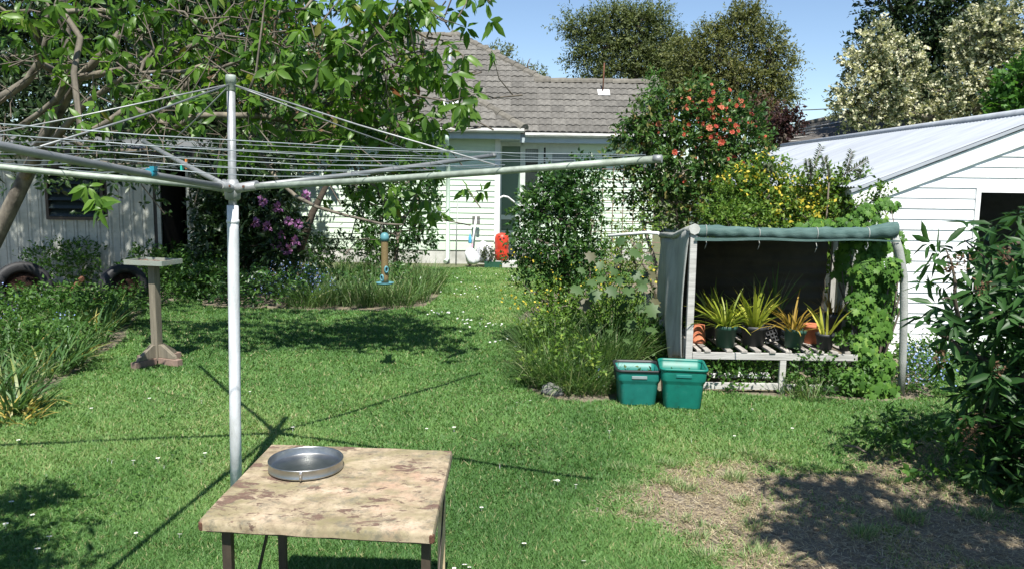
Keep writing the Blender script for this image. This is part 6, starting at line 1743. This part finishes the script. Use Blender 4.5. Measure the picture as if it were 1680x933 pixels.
pos, dr, nr, ti = rosettes([cs[i] for i in near], [axs[i] for i in near], 8, spread=(.7, 1.75), fall=.4)
single_leaf_objs('leaf', vib, pos, dr, nr, .155 * (.65 + .6 * rng.random(len(pos))), ti, T_vib, M['viburnum'])
cc = [cs[i] for i in range(len(cs)) if i not in near]; aa = [axs[i] for i in range(len(cs)) if i not in near]
for v in vt2:
    for k in range(8):
        o = rng.normal(size=3) * .14; cc.append(np.array(v) + o); aa.append(np.array([0, 0, .6]) + o * 3 + rng.normal(size=3) * .3)
pos, dr, nr, ti = rosettes(cc, aa, 8, spread=(.7, 1.8), fall=.4)
V, F, t = instance(pos, dr, nr, .145 * (.6 + .6 * rng.random(len(pos))), ti, T_vib)
np_obj('foliage', V, F, t, M['viburnum'], vib)['kind'] = 'stuff'
# brown seed heads
_sh = []
for (px, py) in ((1646, 420), (1560, 440), (1580, 425), (1545, 585), (1592, 700), (1588, 720), (1640, 605), (1612, 470)):
    c = np.array(P(px, py, 4.5)); k = 36
    pos = c + rng.normal(size=(k, 3)) * np.array([.022, .022, .03])
    V, F, t = instance(pos, rdir(k), rdir(k), .022 * (.6 + rng.random(k)), rng.random(k), DIA)
    _sh.append((V, F, t))
V, F, t = join(_sh)
np_obj('seed_heads', V, F, t, M['seedhead'], vib)['kind'] = 'stuff'
# low ground cover at its foot
pos_c = []
bl = [((vb.x - .35 + random.uniform(-.35, .8), vb.y + random.uniform(-.5, .7), .10), (.18, .16, .10)) for _ in range(9)]
lm, tw = leaf_mesh(bl, 260, 6, .12, .05, tpl('diamond', .6, .1))
V, F, t = lm
tag(np_obj('ground_cover', V, F, t, M['weed'], loc=(vb.x, vb.y, 0)), 'low leafy weeds at the foot of the long leaved shrub', 'weeds', kind='stuff')

# ---- shrubs beside the camera that shade the near corners of the lawn
def shade_shrub(name, label, base, tg_, size, per, sig, leaf):
    mb, _ = skeleton([Vector(base), Vector(base) + Vector((0, 0, .5)), Vector(base) + Vector((0, 0, 1.1))], [.06, .05, .045], tg_, tip=.008)
    cs, axs = whorl_set(tg_, per, sig)
    pos, dr, nr, ti = rosettes(cs, axs, 8, spread=(.6, 1.8), fall=.4)
    V, F, t = instance(pos, dr, nr, leaf * (.6 + .6 * rng.random(len(pos))), ti, T_vib)
    return plant(name, label, 'shrub', base, mb, M['bark_dark'], [('foliage', (V, F, t), M['viburnum'])])
tg_ = []
for gx, gy in [(1300, 800), (1360, 795), (1420, 805), (1330, 860), (1390, 870), (1450, 850), (1520, 830), (1590, 820), (1660, 840), (1500, 890), (1570, 880), (1640, 900), (1430, 905), (1480, 930), (1380, 905), (1560, 930), (1660, 930), (1700, 880), (1750, 850), (1740, 930), (1320, 880), (1620, 960), (1500, 970), (1440, 850), (1540, 850), (1640, 860)]:
    g_ = G(gx, gy); D_ = g_.y
    for h in (random.uniform(2.95, 3.2),):
        y = g_.y - h / math.tan(SUN_EL) * .993; x = g_.x + .115 * h / math.tan(SUN_EL)
        tg_.append(Vector((x, y, h)))
shade_shrub('overhanging_shrub', 'tall long leaved shrub whose top overhangs the right side beside the camera', (3.1, 2.0, 0), tg_, 1, 15, .15, .17)
tg_ = []
for gx, gy in [(0, 830), (30, 822), (70, 810), (-40, 850), (10, 880), (50, 872), (-60, 900), (20, 915), (70, 925), (-30, 940), (40, 950), (-100, 860), (-90, 930)]:
    g_ = G(gx, gy); h = random.uniform(2.4, 2.7)
    tg_.append(Vector((g_.x + .115 * h / math.tan(SUN_EL), g_.y - h / math.tan(SUN_EL) * .993, h)))
shade_shrub('corner_shrub', 'slender shrub just outside the left edge that shades the near lawn corner', (-2.9, 2.2, 0), tg_, 1, 8, .12, .15)

# ---- trees beyond the house and garage
bl = pxblobs([(960, 50, 33, .9, .6), (1000, 30, 33, 1.1, .55), (1045, 35, 33, 1.1, .6), (985, 80, 33, 1.1, .6), (1040, 80, 33, 1.2, .8), (1080, 70, 33, .9, .8), (950, 95, 33, .6, .35), (1000, 118, 33, .9, .45), (1060, 118, 33, 1.2, .7), (1090, 105, 33, .7, .8), (930, 40, 33, .4, .3), (975, 130, 33, .7, .35), (1075, 25, 33, .7, .4), (1110, 130, 33, .8, .7), (1118, 95, 32, .6, .6), (1135, 120, 32, .7, .6), (1100, 60, 33, .4, .35)], .9)
bl = [(c_, (r_[0] * .80, r_[1] * .8, r_[2] * .62)) for c_, r_ in bl]
bigtree('kanuka_tree', 'dark fine leaved tree with layered crown above the house ridge', (P(1010, 300, 33).x, 33, 0), 8.5, bl, 3900, 10, .55, .125, M['kanuka'], M['bark_dark'], tr=.24, T=tpl('diamond', .4, .1), shell=.3, tipr=.02)
bl = pxblobs([(1130, 90, 29, .8, .7), (1170, 70, 29, .8, .7), (1215, 45, 29, .9, .7), (1255, 70, 29, .8, .8), (1285, 110, 29, .6, .7), (1140, 130, 29, .9, .6), (1190, 120, 29, 1.1, .8), (1245, 130, 29, 1.0, .8), (1220, 180, 29, 1.0, .6), (1275, 160, 29, .7, .6), (1110, 150, 29, .8, .6), (1160, 170, 29, .9, .6), (1225, 25, 29, .5, .4), (1250, 205, 28, .9, .5)], .9)
bl = [(c_, (r_[0] * .80, r_[1] * .8, r_[2] * .72)) for c_, r_ in bl]
bigtree('olive_tree', 'olive brown bushy tree rising behind the red camellia', (P(1200, 300, 29).x, 29, 0), 7.5, bl, 4000, 10, .48, .115, M['olive'], M['bark_dark'], tr=.22, T=tpl('diamond', .42, .1), shell=.35, tipr=.018)
bl = pxblobs([(1250, 195, 26, .5, .6), (1265, 225, 26, .4, .5)])
bigtree('rusty_shrub', 'rusty brown hanging foliage beside the olive tree', (P(1255, 300, 26).x, 26, 0), 3.8, bl, 240, 7, .35, .13, M['rust_leaf'], M['bark_dark'], tr=.08)
bl = pxblobs([(1290, 200, 24, .28, .3), (1272, 215, 24, .3, .3), (1305, 205, 24, .2, .2), (1300, 195, 24, .16, .26), (1280, 230, 24, .3, .25)])
bigtree('red_leaved_tree', 'small dark red leaved tree beside the neighbouring roof', (P(1288, 300, 24).x, 24, 0), 3.5, bl, 240, 6, .25, .12, M['redleaf'], M['bark_dark'], tr=.06)
# cream flowering tree and the dark tree behind it
bl = pxblobs([(1470, 30, 24, 1.0), (1530, 20, 24, 1.1), (1440, 70, 24, .7), (1560, 70, 24, 1.0), (1500, 90, 24, 1.0), (1590, 20, 24, .9), (1550, 120, 24, .9), (1460, -60, 24, 1.1), (1550, -60, 24, 1.2), (1570, 170, 24, .8), (1500, 150, 24, .8)])
bigtree('broadleaf_tree', 'tall dark green tree behind the cream flowering tree', (P(1530, 300, 24).x, 24, 0), 9, bl, 2300, 7, .40, .16, M['evergreen'], M['bark_dark'], tr=.25)
cream_px = [(1430, 110, 20.5, .55), (1470, 95, 20.5, .55), (1410, 150, 20.5, .50), (1455, 150, 20.4, .6), (1390, 185, 20.4, .35), (1430, 190, 20.4, .5), (1500, 130, 20.5, .4), (1610, 60, 20.6, .7), (1650, 40, 20.6, .6), (1640, 100, 20.5, .55), (1590, 130, 20.4, .5), (1565, 165, 20.3, .45), (1620, 155, 20.3, .5), (1480, 185, 20.3, .4), (1380, 165, 20.4, .25), (1600, 190, 20.3, .4), (1545, 195, 20.3, .35), (1660, 80, 20.6, .5), (1395, 95, 20.5, .2), (1440, 60, 20.6, .35), (1580, 90, 20.6, .35)]
bl = pxblobs(cream_px, .9)
lmg, tw = leaf_mesh(bl, 1300, 7, .30, .12, DIA, shell=.4)
lmc, tw2 = leaf_mesh(bl, 1900, 8, .22, .082, tpl('diamond', .8, 0), shell=.75)
bb = Vector((P(1530, 300, 20.5).x, 20.6, 0))
mb, _ = skeleton([bb, bb + Vector((0, 0, 1.2)), bb + Vector((.1, 0, 2.4)), bb + Vector((.2, 0, 3.6))], [.2, .17, .13, .08], [b[0] for b in bl] + [Vector(q) for q in tw[0][::26]], tip=.012)
plant('cream_flowering_tree', 'grey green tree smothered in cream blossom behind the garage roof', 'tree', bb, mb, M['bark'], [('crown', lmg, M['greygreen']), ('blossom', lmc, M['cream'])])
bl = pxblobs([(1665, 130, 18, .35), (1685, 170, 18, .45), (1650, 185, 18, .30), (1710, 120, 18, .5), (1640, 165, 18, .2)])
bigtree('maple_tree', 'bright green broad leaved tree at the far right above the garage roof', (P(1690, 300, 18).x, 18.3, 0), 3.8, bl, 420, 6, .25, .15, M['maple'], M['bark'], tr=.09, T=tpl('diamond', .75, .1))
# bare distant tree and tufts beyond the ridge
b4 = Vector((P(862, 300, 42).x, 42, 0))
tips_ = [P(862 + random.gauss(0, 12), 112 + random.gauss(0, 9), 42) for _ in range(70)]
mb, _ = skeleton([b4, b4 + Vector((0, 0, 3)), b4 + Vector((0, 0, 5.5))], [.2, .17, .12], tips_, tip=.013, wob=.2)
lm, _ = leaf_mesh(pxblobs([(820, 90, 42, .6, .4), (882, 122, 42, .4, .3), (850, 120, 42, .5, .3)]), 260, 6, .4, .16, tpl('diamond', .4, .1))
plant('bare_tree', 'distant nearly bare grey tree showing over the house ridge', 'tree', b4, mb, M['twig'], [('crown', lm, M['kanuka'])], trunk_name='trunk')
lm, tw = leaf_mesh(pxblobs([(1070, 145, 19.9, .14, .3), (1076, 120, 19.9, .09, .16), (1082, 165, 19.9, .14, .25), (1090, 190, 19.6, .2, .3)]), 120, 6, .2, .09, DIA)
b5 = Vector((4.2, 19.9, 0))
plant('tall_shrub', 'slim green shrub standing at the gable end of the house', 'shrub', b5, MB().tube([b5, b5 + Vector((-.2, 0, 2.2)), P(1072, 130, 19.9)], [.05, .04, .01], 6), M['bark_dark'], [('crown', lm, M['maple'])])
# far boundary growth, one mass behind everything
bl = [((x, 46 + random.uniform(-2, 3), random.uniform(.8, 2.6)), (3.2, 2.2, 2.2)) for x in np.arange(-50, 60, 3.2)]
lm, tw = leaf_mesh(bl, 5200, 6, .7, .38, DIA)
V, F, t = lm
tag(np_obj('distant_trees', V, F, t, M['kanuka'], loc=(0, 46, 0)), 'belt of distant trees along the boundary behind the houses', 'trees', kind='stuff')

# ---- neighbouring tiled roof and cable
nh = thing('neighbour_house', 'neighbouring house with pale grey tiled roof behind the garage', 'house', (12.5, 27, 0))
ra, rb_ = P(1262, 252, 24.5), P(1425, 246, 24.5)
rtop0, rtop1 = P(1302, 213, 28), P(1440, 172, 27)
MB().add([ra, rb_ + Vector((2, 0, 0)), rtop1 + Vector((2, 0, .2)), rtop0], [(0, 1, 2, 3)]).build('roof', M['under'], nh, solid=.05)
rr_ = [c for c in nh.children][0] if nh.children else None
ncr = 8
for k in range(ncr):
    u0, u1 = k / ncr, (k + 1) / ncr + .02
    a0, a1 = ra.lerp(rtop0, u0), ra.lerp(rtop0, min(u1, 1)); b0_, b1_ = (rb_ + Vector((2, 0, 0))).lerp(rtop1 + Vector((2, 0, .2)), u0), (rb_ + Vector((2, 0, 0))).lerp(rtop1 + Vector((2, 0, .2)), min(u1, 1))
    up_ = Vector((0, -.10, .14)); lo_ = Vector((0, -.05, .06))
    mb = MB(); NN = 40
    for i in range(NN):
        p0, p1 = a0.lerp(b0_, i / NN), a0.lerp(b0_, (i + .96) / NN); q0, q1 = a1.lerp(b1_, i / NN), a1.lerp(b1_, (i + .96) / NN)
        mb.add([p0 + up_, p1 + up_, q1 + lo_, q0 + lo_, p0 + lo_ * .3, p1 + lo_ * .3], [(0, 1, 2, 3), (4, 5, 1, 0)])
    o = mb.build('tile_course', M['neigh_tile'], nh)
MB().tube([rtop0 + Vector((0, -.1, .1)), rtop1 + Vector((2, -.1, .3))], .12, 6).build('ridge_cap', M['ridge'], nh)
MB().bx(ra.x + .3, rb_.x + 2, 24.8, 30, 0, ra.z - .1).build('wall', M['house_paint'], nh)
ca, cb_ = P(1180, 178, 36), P(1500, 163, 34)
pts = [ca.lerp(cb_, u) - Vector((0, 0, .25 * 4 * u * (1 - u))) for u in np.linspace(0, 1, 13)]
ca2 = ca + Vector((-9, 3, .3)); cb2 = cb_ + Vector((9, -2, .4))
tag(MB().tube([ca2] + pts + [cb2], .022, 5).build('power_cable', M['cable'], None, loc=ca), 'black overhead power cable crossing the sky above the neighbouring roof', 'cable')

# ================================================================== BEDS: long grass, straps, weeds, forget-me-nots
def grass_clump(px, py, n, L, w_, rad, label, m_='tallgrass', group=None, lean=(.02, .55), bend=(.2, 1.5), tint=(.45, .2), dry=.06, D=None):
    c = G(px, py)
    V, F, t = clump((c.x, c.y, -.02), n, L, w_, rad, lean, bend, tint, dry)
    return tag(np_obj('grass_clump' if m_ == 'tallgrass' else 'strap_clump', V, F, t, M[m_], loc=(c.x, c.y, 0)), label, 'grass' if m_ == 'tallgrass' else 'plant', group)
isl = [(935, 570), (975, 545), (1015, 560), (905, 590), (1000, 590), (950, 620), (985, 620), (895, 605), (890, 628), (910, 632), (945, 640), (975, 640), (905, 600), (930, 605), (970, 612), (1005, 610), (900, 575), (915, 580), (960, 585), (1000, 580), (1035, 575), (1045, 560), (1075, 570), (940, 560), (985, 560), (905, 615), (1090, 565), (912, 560)]
for i, (px, py) in enumerate(isl):
    grass_clump(px, py, 380, (.66 if py < 625 else .46) * random.uniform(.75, 1.12), random.uniform(.006, .0095), .20, 'tall seeding grass clump ' + ('at the front of the bed left of the teal bins' if py >= 618 else 'below the lobed leaves behind the teal bins' if py < 575 else 'midway in the bed left of the teal bins'), group='tall grass clumps in the centre bed', lean=(.02, random.uniform(.4, .8)), bend=(.2, random.uniform(1.2, 1.9)), tint=(random.uniform(.42, .62), .2), dry=random.choice((.03, .07, .14)))
lb = [(-60, 660), (0, 650), (40, 640), (75, 615), (105, 600), (130, 580), (20, 610), (60, 585), (95, 565), (150, 560), (0, 585), (45, 560), (120, 545), (170, 540), (-40, 610), (15, 675), (190, 530), (80, 540), (150, 525)]
for i, (px, py) in enumerate(lb):
    if i % 3 == 2: grass_clump(px, py, 160, .38, .008, .20, 'loose grass clump among the strap leaves at the left edge', group='grass clumps in the left bed', tint=(.48, .2))
    else: grass_clump(px, py, 95, .48, .020, .17, 'clump of arching green strap leaves ' + ('at the lawn side of the left bed' if py > 600 else 'further back in the left bed below the tyres'), 'strap', group='strap leaf clumps in the left bed', lean=(.1, .8), bend=(.4, 1.6), dry=.05, tint=(.62, .22))
grass_clump(20, 690, 70, .26, .016, .16, 'strap clump with yellow dying leaves at the front of the left bed', 'strap', lean=(.5, 1.2), bend=(.3, .9), dry=.7)
grass_clump(40, 672, 60, .26, .016, .14, 'half yellow strap clump behind the front yellowing clump', 'strap', lean=(.3, 1.1), bend=(.3, .9), dry=.4)
mdl = [(590, 500), (620, 497), (650, 500), (680, 492), (700, 478), (560, 496), (600, 475), (640, 470), (670, 462), (530, 500), (580, 455), (610, 455), (560, 470), (705, 465), (685, 480), (500, 502), (540, 480)]
for px, py in mdl:
    grass_clump(px, py, 190, .52, .010, .26, 'long grass clump ' + ('along the front edge of the shady bed under the feeder' if py >= 495 else 'deep in the shady bed behind the bird feeder' if py < 468 else 'midway back in the shady bed under the feeder'), group='grass clumps in the shady bed', tint=(.5, .2))
def weeds(name, label, lst, n, per, leaf, m_='weed', cat='weeds', up=.6, T=DIA):
    bl = [((G(x, y).x, G(x, y).y, h), (r, r * .8, h)) for x, y, r, h in lst]
    (V, F, t), tw = leaf_mesh(bl, n, per, .16, leaf, T, up=up)
    c = bl[0][0]
    return tag(np_obj(name, V, F, t, M[m_], loc=(c[0], c[1], 0)), label, cat, kind='stuff')
weeds('weed_patch', 'mixed leafy weeds filling the left bed below the tyres', [(30, 560, .4, .22), (100, 540, .4, .20), (160, 525, .35, .16), (60, 530, .5, .20), (130, 520, .45, .18), (200, 512, .45, .12), (0, 600, .35, .2), (90, 590, .3, .16), (240, 500, .5, .16), (180, 505, .5, .12), (10, 530, .4, .18), (140, 570, .2, .12)], 1700, 6, .055)
weeds('weed_patch', 'shady leafy weeds along the shed and dark doorway', [(250, 475, .5, .35), (300, 478, .5, .3), (330, 485, .5, .3), (100, 470, .6, .35), (140, 468, .5, .35), (280, 470, .4, .3), (280, 465, .4, .35)], 1100, 6, .07)
weeds('weed_patch', 'leafy growth along the front of the shady middle bed', [(350, 490, .5, .25), (400, 497, .5, .25), (450, 500, .5, .22), (380, 470, .6, .4), (430, 470, .6, .35), (520, 490, .4, .25), (480, 480, .5, .3), (600, 490, .35, .2), (640, 485, .4, .22), (560, 450, .6, .4), (640, 440, .6, .3), (500, 450, .6, .4)], 1700, 6, .07, 'shrub')
weeds('weed_patch', 'green weeds and ivy shoots growing under the potting bench', [(1180, 640, .16, .10), (1220, 635, .2, .12), (1260, 630, .2, .12), (1310, 640, .18, .14), (1340, 645, .2, .15), (1370, 640, .2, .14), (1160, 625, .12, .14), (1250, 610, .2, .14), (1200, 610, .2, .14), (1400, 645, .15, .12)], 620, 6, .045)
weeds('weed_patch', 'soft leafy weeds growing through the long grass of the centre bed', [(900, 610, .22, .30), (940, 600, .25, .36), (980, 600, .25, .36), (920, 575, .25, .36), (965, 570, .25, .40), (1010, 580, .22, .40), (890, 630, .16, .16), (1045, 575, .2, .36), (950, 635, .2, .16)], 900, 6, .05, 'hedge')
weeds('weed_patch', 'bright leafy weeds behind the teal bins', [(1070, 600, .2, .18), (1100, 600, .2, .18), (1120, 590, .16, .2), (1040, 590, .2, .2), (1095, 570, .2, .2)], 380, 6, .05)
weeds('weed_patch', 'low green growth at the foot of the garage wall', [(1500, 610, .2, .14), (1530, 620, .25, .16), (1490, 630, .16, .12), (1560, 600, .3, .1), (1620, 600, .35, .08), (1515, 645, .2, .12)], 480, 6, .045)
for px, py, s in ((1300, 648, 1), (1330, 655, 1.1), (1350, 640, .9), (1480, 640, .9)):
    grass_clump(px, py, 70, .24 * s, .007, .10, 'tuft of long grass in front of the potting bench', group='grass tufts before the bench', tint=(.6, .2))
def fmn(label, lst, n, size=.020):
    pos = []
    for x, y, r, h in lst:
        c = G(x, y); k = n
        u = rdir(k); u[:, 1] = -np.abs(u[:, 1]); u[:, 2] = np.abs(u[:, 2])
        pos.append(np.array([c.x, c.y, h * .2]) + u * np.array([r, r * .8, h]) * (.7 + .35 * rng.random((k, 1))))
    pos = np.concatenate(pos); k = len(pos)
    V, F, t = instance(pos, rdir(k), unit(rng.normal(size=(k, 3)) * .5 + np.array([0, -.7, .6])), size * (.7 + .6 * rng.random(k)), rng.random(k), tpl('diamond', 1.0, 0))
    tag(np_obj('forget_me_nots', V, F, t, M['blue_petal'], loc=pos[0]), label, 'flowers', kind='stuff')
fmn('drift of blue forget-me-nots in the shady bed by the rhododendron', [(470, 492, .5, .55), (500, 495, .45, .55), (450, 485, .4, .5), (525, 495, .3, .45), (430, 492, .3, .35)], 120)
fmn('pale blue forget-me-nots among the left bed weeds', [(10, 520, .35, .4), (30, 535, .3, .35), (110, 560, .15, .35), (60, 520, .3, .4)], 45)
fmn('pale blue forget-me-nots at the foot of the ivy by the garage', [(1500, 640, .16, .42), (1520, 645, .16, .36), (1485, 640, .12, .4), (1540, 640, .16, .3)], 90, .017)
fmn('few blue flowers at the front of the long grass bed', [(985, 640, .06, .2), (872, 625, .06, .12)], 14, .018)
